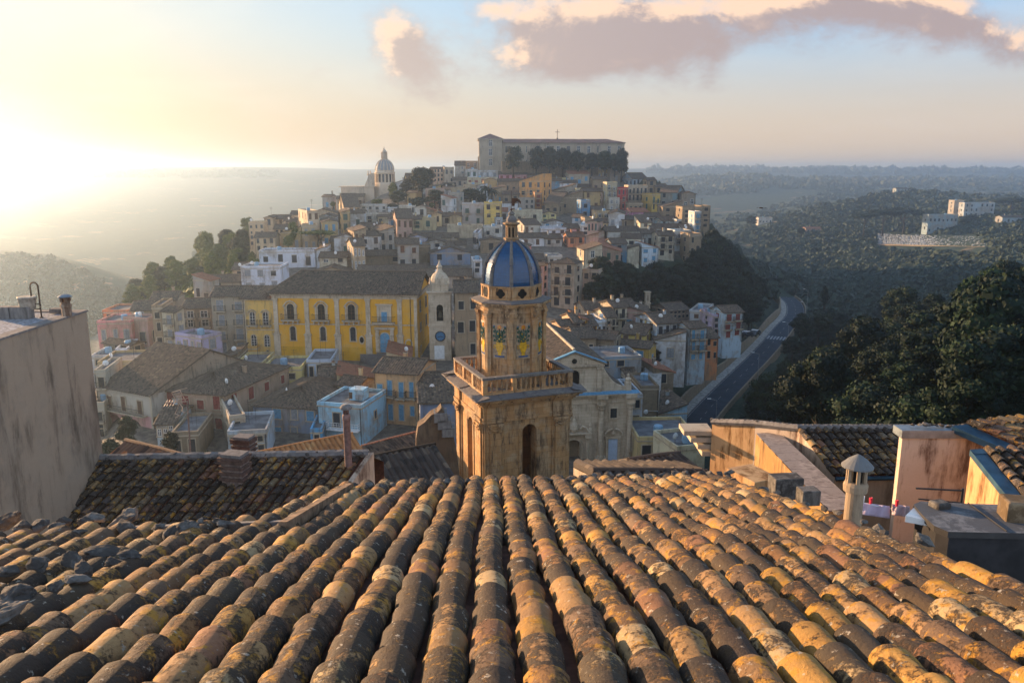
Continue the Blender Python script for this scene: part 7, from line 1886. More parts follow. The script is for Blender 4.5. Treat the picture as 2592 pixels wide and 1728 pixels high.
def walls():
    mb = MB(); mb.grid([[c + n * o + Vector((0, 0, h)) for o, h in ((3.1, -.2), (3.1, .85), (3.45, .85), (3.45, -7))] for c, n in zip(RC, RNM)])
    o = mb.build('parapet_wall', [M_STONEWALL]); tag(o, 'low stone parapet along the valley side of the curving road', 'wall')
    mb = MB(); mb.grid([[c + n * o + Vector((0, 0, h + 1.1 * noise.noise(c * .06))) for o, h in ((-5.05, -.2), (-5.15, 2.3), (-5.6, 2.35), (-5.7, -1))] for c, n in zip(RC, RNM)])
    o = mb.build('retaining_wall', [M_STONEWALL]); tag(o, 'stone retaining wall on the town side of the curving road', 'wall')
walls()
def car(p, yaw, col, label):
    f = Frame(p, yaw); root = thing('parked_car', label, 'car', p, 'cars parked on the terrace by the road')
    prof = [(0, .35), (0, .75), (.15, .85), (1.0, .92), (1.55, 1.42), (2.9, 1.45), (3.6, .98), (4.1, .9), (4.15, .4)]
    b = MB(f); b.poly_prism([(x - 2.07, z) for x, z in prof], -.82, .82, 0); o = b.build('body', [simple('car_' + label.split()[0], col, .25, .05, 1, .3, .5)], root); m = o.modifiers.new('b', 'BEVEL'); m.width = .08; m.segments = 2
    g = MB(f)
    for s in (-1, 1): g.poly_prism([(-.95, .96), (-.5, 1.36), (.75, 1.38), (1.35, 1.0)], s * .825, s * .83 + .001 * s, 0)
    g.build('window', [M_PANE], root)
    for x in (-1.25, 1.25):
        for y in (-.78, .78):
            q = MB(Frame(f(x, y, .33), yaw)); q.tube([(0, -.09, 0), (0, .09, 0)], .32, 12); q.build('wheel', [M_IRON], root)
for k, (zx, zy, c, l) in enumerate([(1320, 690, (.02, .02, .025), 'black parked car, left of the three by the road'), (1372, 685, (.03, .04, .06), 'navy parked car in the middle of the three by the road'), (1432, 676, (.05, .055, .06), 'charcoal parked car nearest the road of the three')]):
    h = HOUSE_AT.get('x'); u, v = px('5', zx, zy); p = W(u, v, 178 + k * 2); car(p, 15 + 20 * k, c, l)
def lamp(p, side, label):
    root = thing('street_lamp', label, 'street lamp', p, 'street lamps along the road')
    q = MB(); q.tube([p - Vector((0, 0, .5)), p + Vector((0, 0, 6.5))], .08, 6, 0, .05); q.tube([p + Vector((0, 0, 6.4)), p + Vector((side * 1.3, 0, 6.8))], .04, 5); q.build('pole', [M_GREY], root)
    q = MB(Frame(p + Vector((side * 1.5, 0, 6.8)))); q.box((-.35, -.13, -.06), (.35, .13, .06)); q.build('lamp_head', [M_WHITE], root)
for i, l in ((20, 'street lamp on the lowest bend of the road'), (42, 'street lamp half way along the road'), (60, 'street lamp by the zebra crossing'), (76, 'street lamp where the road straightens far off'), (88, 'farthest street lamp at the head of the road')):
    if i < len(RC): lamp(RC[i] + RNM[i] * 4.2 + Vector((0, 0, -.2)), -1, l)
def viaduct():
    A, B = W(2548, 716, 160), W(2700, 615, 200); d = (B - A).normalized(); n = Vector((d.y, -d.x, 0)).normalized(); root = thing('viaduct', 'grey road bridge with a dark railing entering at the right edge', 'bridge', A)
    mb = MB(); mb.grid([[p + n * o + Vector((0, 0, h)) for o, h in ((0, -1.2), (0, .5), (.3, .5), (.3, 0), (7, 0), (7, .5), (7.3, .5), (7.3, -1.2), (0, -1.2))] for p in (A - d * 10, B + d * 20)]); mb.build('deck', [M_CONC], root)
    r = MB()
    for h in (.8, 1.1, 1.4): r.tube([A - d * 10 + n * .1 + Vector((0, 0, h)), B + d * 20 + n * .1 + Vector((0, 0, h))], .04, 4)
    for k in range(45): p = A - d * 10 + (B - A + d * 30) * (k / 44) + n * .1; r.tube([p + Vector((0, 0, .5)), p + Vector((0, 0, 1.45))], .04, 4)
    r.build('railing', [M_IRON], root)
    s = MB(); 
    for k in (.05, .4, .75): p = A.lerp(B, k) + n * 3.5; s.lathe([(1.0, p.z - 30), (.9, p.z - 1.2)], 10, (p.x, p.y))
    s.build('piers', [M_CONC], root)
viaduct()
def graves():
    mb = MB()
    for j in range(9):
        for i in range(70):
            u = px('6', 1110 + (1740 - 1110) * (i + rnd.random() * .7) / 70, 0)[0]; v = px('6', 0, 448 + j * 6.5 + (i / 70) * 22)[1]
            p = hit(u, v, 200, 900)
            if p is None: continue
            w = rnd.uniform(.5, 1.6); mb.box((p.x, p.y, p.z - 2), (p.x + w, p.y + .7, p.z + rnd.uniform(.2, 1.0)), 0)
    o = mb.build('gravestones', [simple('pale_marble', (.30, .33, .37), .8, .2, .3)]); tag(o, 'terraces of small white tombs in the far cemetery', 'graves', None, 'stuff')
    q = MB(); rows = [hit(px('6', x, 0)[0], px('6', 0, 508 + (x - 1105) * .028)[1], 200, 900) for x in range(1105, 1780, 45)]
    q.grid([[p + Vector((0, 0, -2)) for p in rows], [p + Vector((0, 0, .7)) for p in rows], [p + Vector((0, .6, .7)) for p in rows], [p + Vector((0, .6, -2)) for p in rows]])
    o = q.build('cemetery_wall', [M_STONEWALL]); tag(o, 'long pale boundary wall below the far cemetery', 'wall')
graves()
def fillers():
    '''more houses of the packed old town, where no house was listed yet'''
    tones = [('grey', '#a3a19b'), ('cream', '#d6cbb0'), ('white', '#dcdedf'), ('bluish white', '#c6cfd8'), ('tan', '#b8a486'), ('white', '#cfd2d4'), ('brown-grey', '#93887a'), ('pale ochre', '#c2a878'), ('dusty pink', '#bf9d8f')]
    roofs = [('brown-tiled', 'x'), ('gable-fronted', 'y'), ('flat-roofed', 'f'), ('slant-roofed', 'sl'), ('brown-tiled', 'x'), ('tile-roofed', 'sr')]
    zones = [([(1010, 600), (1560, 600), (1600, 660), (1480, 690), (1440, 800), (1270, 820), (1240, 700), (1010, 690)], 900), ([(1280, 420), (1600, 440), (1760, 520), (1770, 600), (1300, 600), (1010, 560), (1010, 480)], 900),
             ([(640, 600), (780, 530), (950, 500), (1050, 560), (1090, 690), (800, 700), (660, 690)], 800), ([(260, 830), (420, 780), (620, 720), (620, 900), (700, 960), (1050, 940), (1080, 1060), (600, 1080), (260, 1000)], 300), ([(1480, 780), (1700, 800), (1800, 850), (1780, 890), (1640, 950), (1560, 1000), (1500, 940)], 500)]
    for q in ((623, 1090, 690, 916), (1085, 1146, 680, 912), (1300, 1605, 890, 1190), (1370, 1525, 815, 925), (255, 420, 925, 1125), (405, 655, 880, 1110), (640, 885, 965, 1120), (795, 992, 985, 1120), (1125, 1465, 560, 1210), (700, 1090, 905, 925), (1485, 1560, 900, 1060), (1500, 1780, 935, 1100)): BOXES.append((*q, ''))
    base = [q for q in BOXES if q[4]]; used = set(); n = 0; rg = random.Random(12)
    for poly, tries in zones:
        us = [p[0] for p in poly]; vs = [p[1] for p in poly]
        for _ in range(tries):
            u, v = rg.uniform(min(us), max(us)), rg.uniform(min(vs), max(vs))
            if not in_poly(u, v, poly) or any(a - 3 < u < b + 3 and c - 4 < v < d for a, b, c, d, l in BOXES): continue
            Y = depth_at(u, v); k = F / Y; wd = rg.uniform(4.6, 8.2) * k; ht = rg.uniform(3.6, 6.8) * k
            if any(q[4] == '' and u + wd / 2 + 6 > q[0] and u - wd / 2 - 6 < q[1] and v + ht * .2 + 8 > q[2] and v - ht * .8 - 2.6 * k < q[3] for q in BOXES): continue
            lm = sorted(base, key=lambda q: ((q[0] + q[1]) / 2 - u) ** 2 + ((q[2] + q[3]) / 2 - v) ** 2)
            rel = None
            for q in lm[:14]:
                dx, dy = u - (q[0] + q[1]) / 2, v - (q[2] + q[3]) / 2
                rel = ('right of' if dx > 0 else 'left of') if abs(dx) > abs(dy) else ('just below' if dy > 0 else 'just above')
                if (q[4], rel) not in used: break
                rel = None
            if rel is None: continue
            used.add((q[4], rel)); t = rg.choice(tones); r = rg.choice(roofs)
            core = ' '.join(q[4].split()[:9]); 
            for cut in (' with', ' at', ' in', ' of', ' and', ' the', ' a', ' under', ' below', ' on', ' by', ' above', ' to', ' has', ' its', ' whose', ' right', ' left', ' behind', ' beside', ' before'):
                if core.endswith(cut): core = core[:-len(cut)]
            yaw = rg.choice((-18, -8, 4, 8, 12, 20)) if u > 900 else rg.choice((-12, -5, 6, 14))
            d_ = .35 * wd
            us3 = (u - wd / 2, u - wd / 2 + (d_ if yaw > 10 else 2), u + wd / 2) if yaw > 0 else (u - wd / 2, u + wd / 2 - (d_ if yaw < -10 else 2), u + wd / 2)
            house('0', us3, (v - ht * .8, v + ht * .2 + 8), yaw, t[1], r[1], '%dx%d%s' % (1 if ht / k < 4.8 else 2, rg.choice((1, 2, 2, 3)), rg.choice('kkbgwyu')), '%s %s house %s the %s' % (t[0], r[0], rel, core)); n += 1
    print('fillers', n)
fillers()
def stairs():
    a, b = W(*px('5', 745, 860), 138), W(*px('5', 700, 1190), 112); d = b - a; n = Vector((d.y, -d.x, 0)).normalized() * 1.5; mb = MB(); N = 46
    for k in range(N):
        p, q = a + d * (k / N), a + d * ((k + 1) / N); q = Vector((q.x, q.y, p.z)); dz = Vector((0, 0, d.z / N))
        mb.face([p - n, q - n, q + n, p + n]); mb.face([q - n, q - n + dz, q + n + dz, q + n])
        for s in (-1, 1): mb.face([p + n * s, q + n * s, q + n * s - Vector((0, 0, 3)), p + n * s - Vector((0, 0, 3))])
    o = mb.build('stairs', [M_CONC]); tag(o, 'long stone staircase climbing between the church and the yellow-ended house', 'stairs')
stairs()
# ------------------------------------------------------------------ trees
def leaf_cloud(mb, blobs, per, size, rg, flat=.75, m=0):
    for (c, r) in blobs:
        c = Vector(c); tone = rg.uniform(.15, .85); n = int(per * (r[0] * r[1] + r[1] * r[2] + r[0] * r[2]) / 3)
        for _ in range(n):
            d = Vector((rg.gauss(0, 1), rg.gauss(0, 1), rg.gauss(0, 1))).normalized()
            if d.z < -.35 and rg.random() < .7: continue
            rad = rg.uniform(.72, 1.06); p = c + Vector((d.x * r[0], d.y * r[1], d.z * r[2])) * rad
            nn = (d + Vector((rg.gauss(0, 1), rg.gauss(0, 1), rg.gauss(0, 1))) * flat).normalized()
            a = nn.cross(Vector((rg.gauss(0, 1), rg.gauss(0, 1), rg.gauss(0, 1)))).normalized(); b = nn.cross(a)
            s = size * rg.uniform(.6, 1.3); t = min(1, max(0, tone + rg.gauss(0, .18)))
            mb.face([p - a * s * .5 - b * s * .35, p + a * s * .5 - b * s * .35, p + a * s * .3 + b * s * .5, p - a * s * .35 + b * s * .45], m, None, (t, t, t))
def core(mb, blobs, k, m=0):
    for c, r in blobs:
        rows = []
        for i in range(6):
            th = math.pi * i / 5; rows.append([(c[0] + r[0] * k * math.sin(th) * math.cos(p) * (1 + .15 * math.sin(3 * p + i)), c[1] + r[1] * k * math.sin(th) * math.sin(p), c[2] + r[2] * k * math.cos(th)) for p in np.linspace(0, 2 * math.pi, 8, endpoint=False)])
        mb.grid(rows, m, True, (.3, .3, .3))
def make_tree(kind, seed, leaf):
    rg = random.Random(seed); mb = MB(); tb = MB(); H = 8.0; blobs = []
    if kind in ('broad', 'bush'):
        n = 22 if kind == 'broad' else 11; z0 = 2.6 if kind == 'broad' else .4; zh = 5.0 if kind == 'broad' else 3.0; Rr = 3.2 if kind == 'broad' else 2.6
        for k in range(n):
            t = (k + rg.random()) / n; a = k * 2.4 + rg.random(); rad = Rr * math.sqrt(max(.05, 1 - (2 * t - .8) ** 2 * .7)) * rg.uniform(.25, .78)
            r = rg.uniform(.75, 1.45); blobs.append(((rad * math.cos(a), rad * math.sin(a), z0 + zh * t), (r, r, r * rg.uniform(.6, .85))))
    elif kind == 'pine':
        for k in range(11):
            a = k * 2.4; rad = 3.4 * math.sqrt(k / 11); blobs.append(((rad * math.cos(a), rad * math.sin(a), 6.3 + rg.uniform(-.5, .7) - rad * .12), (1.5, 1.5, .75)))
    elif kind == 'conifer':
        for k in range(26):
            t = k / 25; a = k * 2.4; rad = 2.3 * (1 - t * .72) * rg.uniform(.3, .9); r = 1.25 * (1 - t * .5); blobs.append(((rad * math.cos(a), rad * math.sin(a), 1.6 + 6.2 * t), (r, r, r * .62)))
    elif kind == 'cypress':
        for k in range(12): t = k / 11; r = .75 * math.sin(math.pi * (.12 + .82 * t)) + .12; blobs.append(((rg.uniform(-.15, .15), rg.uniform(-.15, .15), .6 + 7.2 * t), (r, r, .8)))
    leaf_cloud(mb, blobs, 250 if kind != 'conifer' else 260, .21 if kind not in ('cypress',) else .17, rg); core(mb, blobs, .72)
    top = {'broad': 6.0, 'bush': 2.5, 'pine': 6.4, 'conifer': 7.4, 'cypress': 7}[kind]
    tb.tube([(0, 0, -1.5), (.06, .03, 1.2), (-.05, .1, top * .6), (0, 0, top)], .24, 7, 0, .06)
    for k in range(5 if kind != 'cypress' else 0):
        b = blobs[(k * 3 + 1) % len(blobs)][0]; z = top * (.35 + .1 * k); tb.tube([(0, .05, z), (b[0] * .5, b[1] * .5, z + (b[2] - z) * .35), b], .10, 5, 0, .03)
    return mb, tb, leaf
PROTO = {}
def proto(key, kind, seed, leaf):
    mb, tb, lf = make_tree(kind, seed, leaf)
    o = mb.build('crown', [lf]); t = tb.build('trunk', [M_BARK]); PROTO[key] = (o.data, t.data)
    bpy.data.objects.remove(o); bpy.data.objects.remove(t)
for k in range(4): proto('b%d' % k, 'broad', 100 + k, M_LEAF)
for k in range(3): proto('s%d' % k, 'bush', 200 + k, M_LEAF)
for k in range(2): proto('y%d' % k, 'broad', 300 + k, M_LEAF_Y)
proto('g0', 'broad', 350, leafmat('leaves_bright', (.010, .026, .007), (.036, .070, .016)))
proto('z0', 'bush', 310, M_LEAF_Y); proto('p0', 'pine', 400, M_LEAF_P); proto('p1', 'pine', 401, M_LEAF_Y); proto('c0', 'conifer', 500, M_LEAF_P); proto('c1', 'conifer', 501, M_LEAF_P); proto('q0', 'cypress', 600, M_LEAF_P)
def tree(key, p, s, sz, label, group=None, name='tree', cat='tree'):
    root = thing(name, label, cat, p, group); root.scale = (s, s, sz); root.rotation_euler = (0, 0, rnd.uniform(0, 6.28))
    for part, me in zip(('crown', 'trunk'), PROTO[key]):
        o = bpy.data.objects.new(part, me); COL.objects.link(o); o.parent = root
    return root
HN_ = {'b': (8.3, 6.6), 's': (4.3, 6.0), 'y': (8.3, 6.6), 'g': (8.3, 6.6), 'z': (4.3, 6.0), 'p': (7.4, 8.6), 'c': (8.3, 5.0), 'q': (8.4, 1.8)}
def tree_at(key, view, x, y0, y1, wpx, Y, label, group=None, name='tree', cat='tree'):
    """a tree whose crown top is at pixel row y0 and foot at y1, wpx wide"""
    u, va = px(view, x, y0); _, vb = px(view, x, y1); k = VIEW[view][2]
    foot = W(u, vb, Y); top = W(u, va, Y); w = wpx * k * Y * 1.02 / F; h, cw = HN_[key[0]]
    return tree(key, foot, w / cw, (top.z - foot.z) / h, label, group, name, cat)
G = 'trees before the monastery'
for i, (x, y0, y1, w, k) in enumerate([(650, 150, 352, 165, 's0'), (842, 142, 352, 170, 's1'), (950, 146, 356, 170, 's2'), (1060, 168, 356, 170, 's0'), (1185, 182, 358, 180, 's1'), (1300, 200, 360, 180, 's2'), (1410, 192, 362, 170, 's0'), (1490, 210, 364, 150, 's1'), (1545, 160, 385, 160, 's2')]):
    tree_at(k, '4', x, y0, y1, w * 1.05, 362, ['lone dark tree at the left, before the monastery wall', 'dark round tree in the row hiding the monastery, second from the gap', 'dark tree with the highest top in the monastery row', 'dark tree under the middle of the monastery roof', 'dark tree below the roof cross of the monastery', 'dark tree right of the roof cross of the monastery', 'dark tree before the right wing of the monastery', 'smaller dark tree near the right end of the monastery row', 'tall dark tree at the right corner of the monastery'][i], G)
for x, y0, y1, w, Y, k, l in [(1720, 228, 500, 300, 318, 'b1', 'big dark tree right of the distant domed church'), (1600, 330, 520, 190, 322, 'b2', 'dark tree at the left foot of the biggest tree'), (1450, 372, 540, 110, 324, 'y0', 'small yellow-green tree against the domed church'),
    (1840, 440, 590, 200, 305, 'b3', 'dark tree below and right of the biggest tree'), (1500, 440, 600, 190, 308, 'b0', 'dark spreading tree below the domed church'), (1960, 380, 480, 130, 330, 'b2', 'dark tree beside the hilltop houses above the garden'), (2170, 430, 560, 220, 312, 'b1', 'wide dark tree in the garden left of the palms'), (2030, 470, 570, 170, 310, 's0', 'dark rounded bush left of the wide garden tree'),
    (1310, 520, 580, 150, 305, 'z0', 'bright yellow-green bush below the domed church'), (1815, 556, 610, 80, 300, 'z0', 'small bright green bush under the garden trees'), (1440, 560, 640, 170, 298, 's1', 'dark green bush left of the white flat-roofed house'), (2280, 470, 580, 120, 308, 's0', 'dark bush at the right end of the garden'), (1680, 500, 610, 220, 302, 's1', 'broad dark bush in the middle of the garden'), (1930, 530, 600, 160, 300, 's0', 'low dark bush near the garden wall'),
    (895, 545, 600, 70, 300, 'z0', 'small yellow bush on the left skyline'), (758, 818, 985, 350, 222, 'p1', 'umbrella pine glowing yellow-green left of the brown roofs'), (530, 735, 985, 130, 228, 'y1', 'tall yellow-green tree against the sunlit house'), (480, 870, 1000, 130, 222, 'y0', 'yellow-green tree left of the umbrella pine')]:
    tree_at(k, 'A', x, y0, y1, w, Y, l)
for x, y0, y1, w, Y, k, v, l in [(1840, 390, 720, 230, 175, 'b2', 'B', 'dark tree right of the weathered mansion'), (310, 300, 470, 120, 178, 'b0', '5', 'dark tree behind the weathered mansion'), (1130, 735, 800, 80, 140, 's0', '1', 'bushy plant at the foot of the yellow annex'), (500, 880, 1330, 270, 98, 'b3', 'D', 'dark ivy-like tree growing before the tall pink arches'),
    (300, 1120, 1420, 300, 85, 's1', 'D', 'dark bush below the pink arches beside the tall wall'), (990, 1060, 1340, 260, 90, 's0', 'D', 'dark shrub before the pale green-white house'), (1400, 1280, 1370, 130, 86, 's1', 'D', 'low dark shrub left of the banded chimney'), (1910, 330, 470, 70, 205, 'q0', '5', 'slim cypress on the wooded slope'),
    (2060 - 1450, 1040, 1180, 140, 182, 'b1', '6', 'tree leaning over the road at its bend'), (660, 905, 1100, 150, 205, 'b3', '6', 'round dark tree right of the road bend'), (760, 895, 1080, 180, 215, 'b0', '6', 'dark tree beside the round one at the road bend')]:
    tree_at(k, v, x, y0, y1, w, Y, l)
for x, y0, y1, w, Y, k, l in [(1750, 645, 1010, 330, 116, 'c0', 'tallest dark conifer on the right, rising above the wood'), (1650, 690, 1000, 200, 122, 'c1', 'dark conifer at the left shoulder of the tallest one'), (1860, 720, 1050, 200, 112, 'c1', 'dark conifer at the right shoulder of the tallest one'), (1940, 640, 1000, 110, 128, 'q0', 'dark cypress under the bridge at the right edge'),
    (1310, 960, 1200, 70, 128, 'q0', 'slim dark cypress in the middle of the right wood'), (1480, 1010, 1240, 120, 110, 'c0', 'dark narrow conifer among the bright green crowns'), (1140, 300, 430, 200, 560, 'p0', 'dark umbrella pine at the left of the far institute'), (1260, 290, 430, 210, 565, 'p0', 'dark umbrella pine before the far institute'), (1030, 320, 430, 160, 550, 'p0', 'dark broad pine on the far hill, left of the two umbrella pines'), (370, 335, 400, 80, 690, 'b0', 'round hazy tree on the far ridge beside the tiny villa'), (665, 408, 455, 60, 560, 'b1', 'round dark tree by the tiny red-roofed cottage'), (1640, 330, 430, 120, 560, 'b2', 'dark tree right of the far institute'), (1880, 230, 350, 200, 600, 'p0', 'dark pine mass near the right edge of the far hill')]:
    tree_at(k, '6', x, y0, y1, w, Y, l)
def inside(u, v, poly):
    c = False; n = len(poly); j = n - 1
    for i in range(n):
        (xi, yi), (xj, yj) = poly[i], poly[j]
        if (yi > v) != (yj > v) and u < (xj - xi) * (v - yi) / (yj - yi) + xi: c = not c
        j = i
    return c
ROAD_PX = [proj(c) for c in RC]
def road_y(v):
    return min(ROADP, key=lambda q: abs(proj(q)[1] - v)).y if v < 1100 else 150
TOPS = [(1480, 690), (1495, 632), (1590, 655), (1640, 676), (1700, 668), (1750, 650), (1785, 590), (1800, 580), (1860, 645), (1950, 735)]
def wood(poly, n, keys, smin, smax, label, group, mind=.62, far=3600):
    us = [p[0] for p in poly]; vs = [p[1] for p in poly]; placed = []; tries = 0
    while len(placed) < n and tries < n * 30:
        tries += 1; u, v = rnd.uniform(min(us), max(us)), rnd.uniform(min(vs), max(vs))
        if not inside(u, v, poly): continue
        p = hit(u, v, 50, far)
        if p is None or (p.y > 105 and p.y < 330 and abs(p.x - road_x(p.y)) < 6.5): continue
        s = rnd.uniform(smin, smax); pc = F / (p.y * CP - p.z * SP); hw_ = 2.9 * s * pc; ht = 7.5 * s * pc
        if 1480 < u < 1950 and v - ht < np.interp(u, [q[0] for q in TOPS], [q[1] for q in TOPS]): continue
        if any(v - ht < rv_ < v and ru_ - 45 < u + hw_ and u - hw_ < ru_ + 45 for ru_, rv_ in ROAD_PX) and p.y < road_y(v) + 8: continue
        if any((p - q).length < (s + t) * 3.3 * mind for q, t in placed): continue
        placed.append((p, s)); tree(rnd.choice(keys), p, s, s * rnd.uniform(.8, 1.1), label, group)
    return len(placed)
n1 = wood([(1500, 735), (1560, 680), (1620, 690), (1700, 668), (1790, 640), (1850, 660), (1955, 745), (1950, 800), (1900, 845), (1830, 830), (1720, 790), (1600, 770), (1520, 790)], 58, ['b0', 'b1', 'b2', 'b3'], .95, 1.5, 'dark green tree in the wood below the right edge of the town', 'trees of the slope below the town', .5)
n2 = wood([(1790, 600), (1830, 630), (1885, 690), (1850, 740), (1790, 720), (1770, 680)], 18, ['b0', 'b1', 'b3'], .8, 1.2, 'dark tree on the cliff brow at the right end of the town', 'trees on the cliff brow', .5)
n3 = wood([(330, 765), (420, 705), (500, 650), (560, 612), (640, 598), (660, 640), (640, 690), (570, 725), (500, 745), (420, 780), (340, 800)], 44, ['y0', 'y1', 'y0', 'z0', 'b1'], .75, 1.2, 'hazy golden-green tree on the slope left of the town', 'trees on the hazy left shoulder', .5)  # golden light of the haze is put into the leaf colour
n4 = wood([(2010, 830), (2100, 830), (2250, 830), (2400, 800), (2592, 790), (2700, 900), (2700, 1150), (1950, 1150), (1880, 1040), (1930, 980), (1975, 930), (2000, 880)], 74, ['b0', 'b1', 'b2', 'b3', 's0', 'b0', 'g0'], .8, 1.35, 'tree in the dense dark wood below the road on the right', 'trees of the right wood', .44)
def road_side(n):
    placed = []
    for _ in range(n * 12):
        if len(placed) >= n: break
        Y = rnd.uniform(125, 270); d = rnd.uniform(5.5, 34); x = road_x(Y) + d; p = Vector((x, Y, gz(x, Y))); s = rnd.uniform(.75, 1.25)
        u, v = proj(p); pc = F / (p.y * CP - p.z * SP); hw_, ht = 2.8 * s * pc, 7.6 * s * pc
        if 1480 < u < 1950 and v - ht < np.interp(u, [q[0] for q in TOPS], [q[1] for q in TOPS]): continue
        if any(v - ht < rv_ < v and ru_ + 32 > u - hw_ and ru_ < u + hw_ for ru_, rv_ in ROAD_PX): continue
        if any((p - q).length < (s + t) * 1.6 for q, t in placed): continue
        placed.append((p, s)); tree(rnd.choice(['b0', 'b1', 'b2', 'b3', 's0']), p, s, s * 1.05, 'dark tree at the foot of the wall on the valley side of the road', 'trees under the road wall')
    return len(placed)
n7 = road_side(34)
n5 = wood([(1650, 925), (1780, 905), (1800, 950), (1770, 1020), (1735, 1085), (1690, 1060), (1660, 1000)], 20, ['b1', 'b3', 's0', 's1'], .45, .85, 'dark shrubby tree between the last houses and the road', 'shrubby trees above the road', .5)
n6 = 0 and wood([(2080, 790), (2300, 770), (2592, 740), (2592, 790), (2250, 830), (2040, 830)], 30, ['b0', 'b2', 'b3', 'y1'], .7, 1.1, 'tree of the valley bottom behind the right wood', 'trees of the valley bottom', .6)
print('woods', n7, n1, n2, n3, n4, n5, n6)
# palms in the garden
def palm(x, y0, y1, label):
    u, va = px('A', x, y0); _, vb = px('A', x, y1); Y = 308; foot, top = W(u, vb, Y), W(u, va, Y); root = thing('palm_tree', label, 'palm', foot); q = MB(); q.tube([foot - Vector((0, 0, 1)), top], .3, 7, 0, .22); q.build('trunk', [M_BARK], root)
    c = MB()
    for k in range(26):
        a = k * 2.4; e = rnd.uniform(-.3, 1.1); d = Vector((math.cos(a), math.sin(a), 0)); L = rnd.uniform(2.6, 3.4); rows = []
        for j in range(6):
            t = j / 5; p = top + d * (L * t * math.cos(e * .6)) + Vector((0, 0, L * (math.sin(e) * t - .75 * t * t))); s = Vector((-d.y, d.x, 0)) * (.38 * math.sin(math.pi * min(1, .15 + t * .85))); rows.append([p - s - Vector((0, 0, .12)), p, p + s - Vector((0, 0, .12))])
        c.grid(rows, 0, False, (.5, .5, .5))
    c.build('crown', [M_LEAF], root)
palm(2310, 425, 540, 'left palm in the garden below the hilltop houses'); palm(2370, 445, 560, 'right palm in the garden below the hilltop houses')
# scrub that nobody could count
CEM = [(2215, 585), (2500, 600), (2520, 650), (2215, 632)]
def scrub(name, polys, n, smin, smax, label, leaf, per=26, far=3600, card=.42):
    mb = MB(); rg = random.Random(5); cnt = 0; cand = []
    for poly, share in polys:
        us = [p[0] for p in poly]; vs = [p[1] for p in poly]; k = 0
        while k < n * share:
            u, v = rg.uniform(min(us), max(us)), rg.uniform(min(vs), max(vs))
            if inside(u, v, poly) and not inside(u, v, CEM): cand.append((u, v)); k += 1
    for u, v in cand:
        p = hit(u, v, 62, far)
        if p is None or (p.y < 330 and abs(p.x - road_x(p.y)) < 7): continue
        s = rg.uniform(smin, smax) * (1 if p.y < 700 else 1 + (p.y - 700) / 900); tone = rg.random()
        for _ in range(per):
            d = Vector((rg.gauss(0, 1), rg.gauss(0, 1), abs(rg.gauss(0, .8)))).normalized(); q = p + Vector((d.x * s, d.y * s, d.z * s * .8)) * rg.uniform(.6, 1)
            nn = (d + Vector((rg.gauss(0, 1), rg.gauss(0, 1), rg.gauss(0, 1))) * .6).normalized(); a = nn.orthogonal().normalized() * s * card; b = nn.cross(a)
            t = min(1, max(0, tone + rg.gauss(0, .2))); mb.face([q - a - b * .6, q + a - b * .7, q + a * .7 + b, q - a * .8 + b * .9], 0, None, (t, t, t))
    o = mb.build(name, [leaf]); tag(o, label, 'scrub', None, 'stuff')
scrub('scrub', [([(1700, 560), (1900, 540), (2100, 480), (2592, 470), (2592, 760), (2100, 790), (1960, 760), (1860, 680), (1780, 600)], .56), ([(2040, 790), (2592, 740), (2592, 800), (2250, 830), (2040, 830)], .1), ([(1980, 545), (2592, 560), (2592, 760), (2100, 790), (1960, 760)], .34)], 7600, 1.6, 3.8, 'mixed green scrub and small trees covering the far valley side', M_SCRUB, 30, card=.36)
scrub('woodland', [([(1640, 470), (1800, 450), (1940, 450), (1960, 470), (1900, 490), (1640, 500)], .45), ([(1960, 458), (2592, 455), (2592, 475), (1980, 480)], .35), ([(1640, 429), (2592, 433), (2592, 442), (1640, 440)], .2)], 1500, 3.5, 7.0, 'blue hazy woodland on the far ridges', M_SCRUB, 18)
scrub('hillside_scrub', [([(0, 640), (120, 650), (230, 690), (330, 760), (300, 850), (0, 850)], .6), ([(0, 430), (700, 432), (700, 450), (0, 450)], .4)], 1500, 1.4, 3.0, 'pale hazy scrub on the left hills', M_SCRUB, 18)
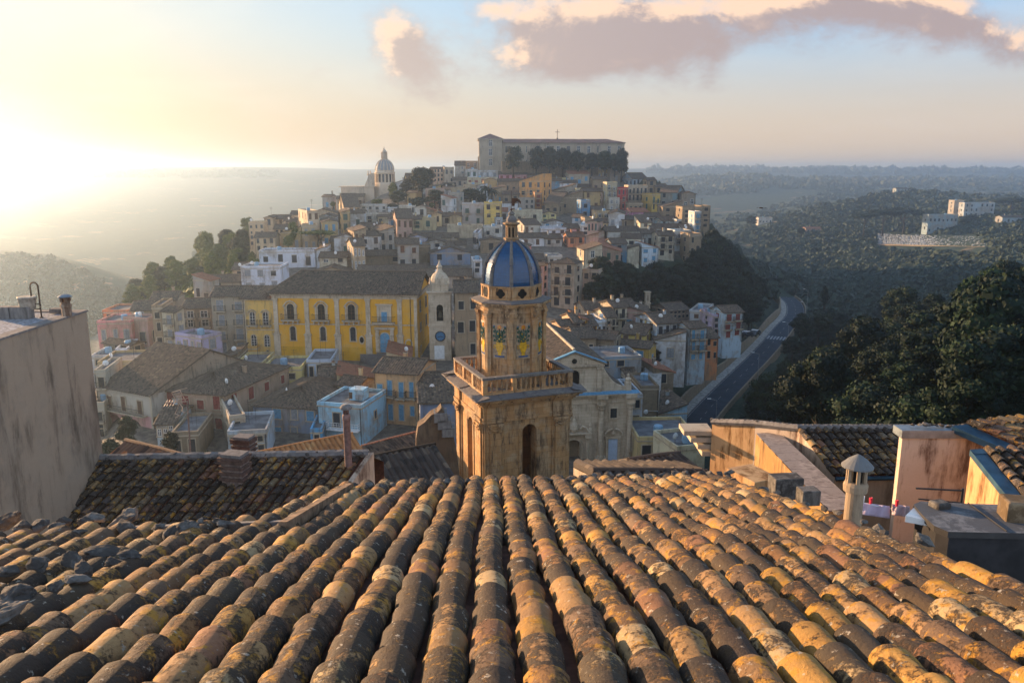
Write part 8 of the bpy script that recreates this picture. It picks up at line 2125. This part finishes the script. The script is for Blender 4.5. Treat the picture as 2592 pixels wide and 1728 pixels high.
scrub('undergrowth', [([(2010, 880), (2250, 850), (2592, 800), (2592, 1150), (1840, 1150), (1900, 1020)], .75), ([(1500, 735), (1790, 650), (1950, 760), (1900, 845), (1720, 800), (1520, 800)], .25)], 1300, .9, 1.8, 'dark undergrowth filling the wood on the right', M_LEAF, 110, card=.17)
scrub('shoulder_scrub', [([(320, 770), (420, 705), (500, 650), (560, 612), (640, 600), (650, 690), (560, 735), (480, 760), (400, 800), (330, 830)], 1.0)], 520, 1.6, 3.2, 'golden-green scrub covering the slope left of the town', M_LEAF_Y, 50, card=.26)  # yellow leaf colour carries the haze's golden light here too
# a bird over the valley
def bird():
    p = W(1926, 527, 70); q = MB(Frame(p, 25)); L = .36
    body = [(0, -.30, 0), (0, -.2, .02), (0, 0, .03), (0, .16, .02), (0, .24, .01)]
    rows = []
    for (x, y, z), r in zip(body, (.012, .05, .06, .045, .008)): rows.append([(x + r * math.cos(a), y, z + r * math.sin(a)) for a in np.linspace(0, 2 * math.pi, 8, endpoint=False)])
    q.grid(rows, 0, True)
    for s in (-1, 1): q.grid([[(s * .03, -.08, .03), (s * .03, .1, .03)], [(s * .22, -.05, .07), (s * .22, .13, .06)], [(s * .42, -.08, .05), (s * .40, .06, .05)], [(s * .60, -.18, .0), (s * .52, -.06, .01)]], 0)
    q.face([(-.03, -.26, .0), (.03, -.26, .0), (.08, -.42, .0), (-.08, -.42, .0)], 0)
    o = q.build('bird', [M_DARK], None, True); tag(o, 'dark bird gliding over the hazy valley right of the town', 'bird')
bird()
# ------------------------------------------------------------------ the haze over the valley
def build_haze():
    zmin = min(v.co.z for v in bpy.data.objects['ground'].data.vertices)
    mb = MB(); mb.box((-4400, -60, zmin - 1.5), (4400, 4400, 36))
    m = bpy.data.materials.new('haze_air'); m.use_nodes = True; nt = m.node_tree; nt.nodes.clear()
    vol = nt.nodes.new('ShaderNodeVolumePrincipled')
    vol.inputs['Color'].default_value = (.58, .77, 1.0, 1); vol.inputs['Density'].default_value = HAZE; vol.inputs['Anisotropy'].default_value = .80
    out = nt.nodes.new('ShaderNodeOutputMaterial'); nt.links.new(vol.outputs[0], out.inputs['Volume'])
    o = mb.build('haze', [m]); tag(o, kind='stuff')
build_haze()
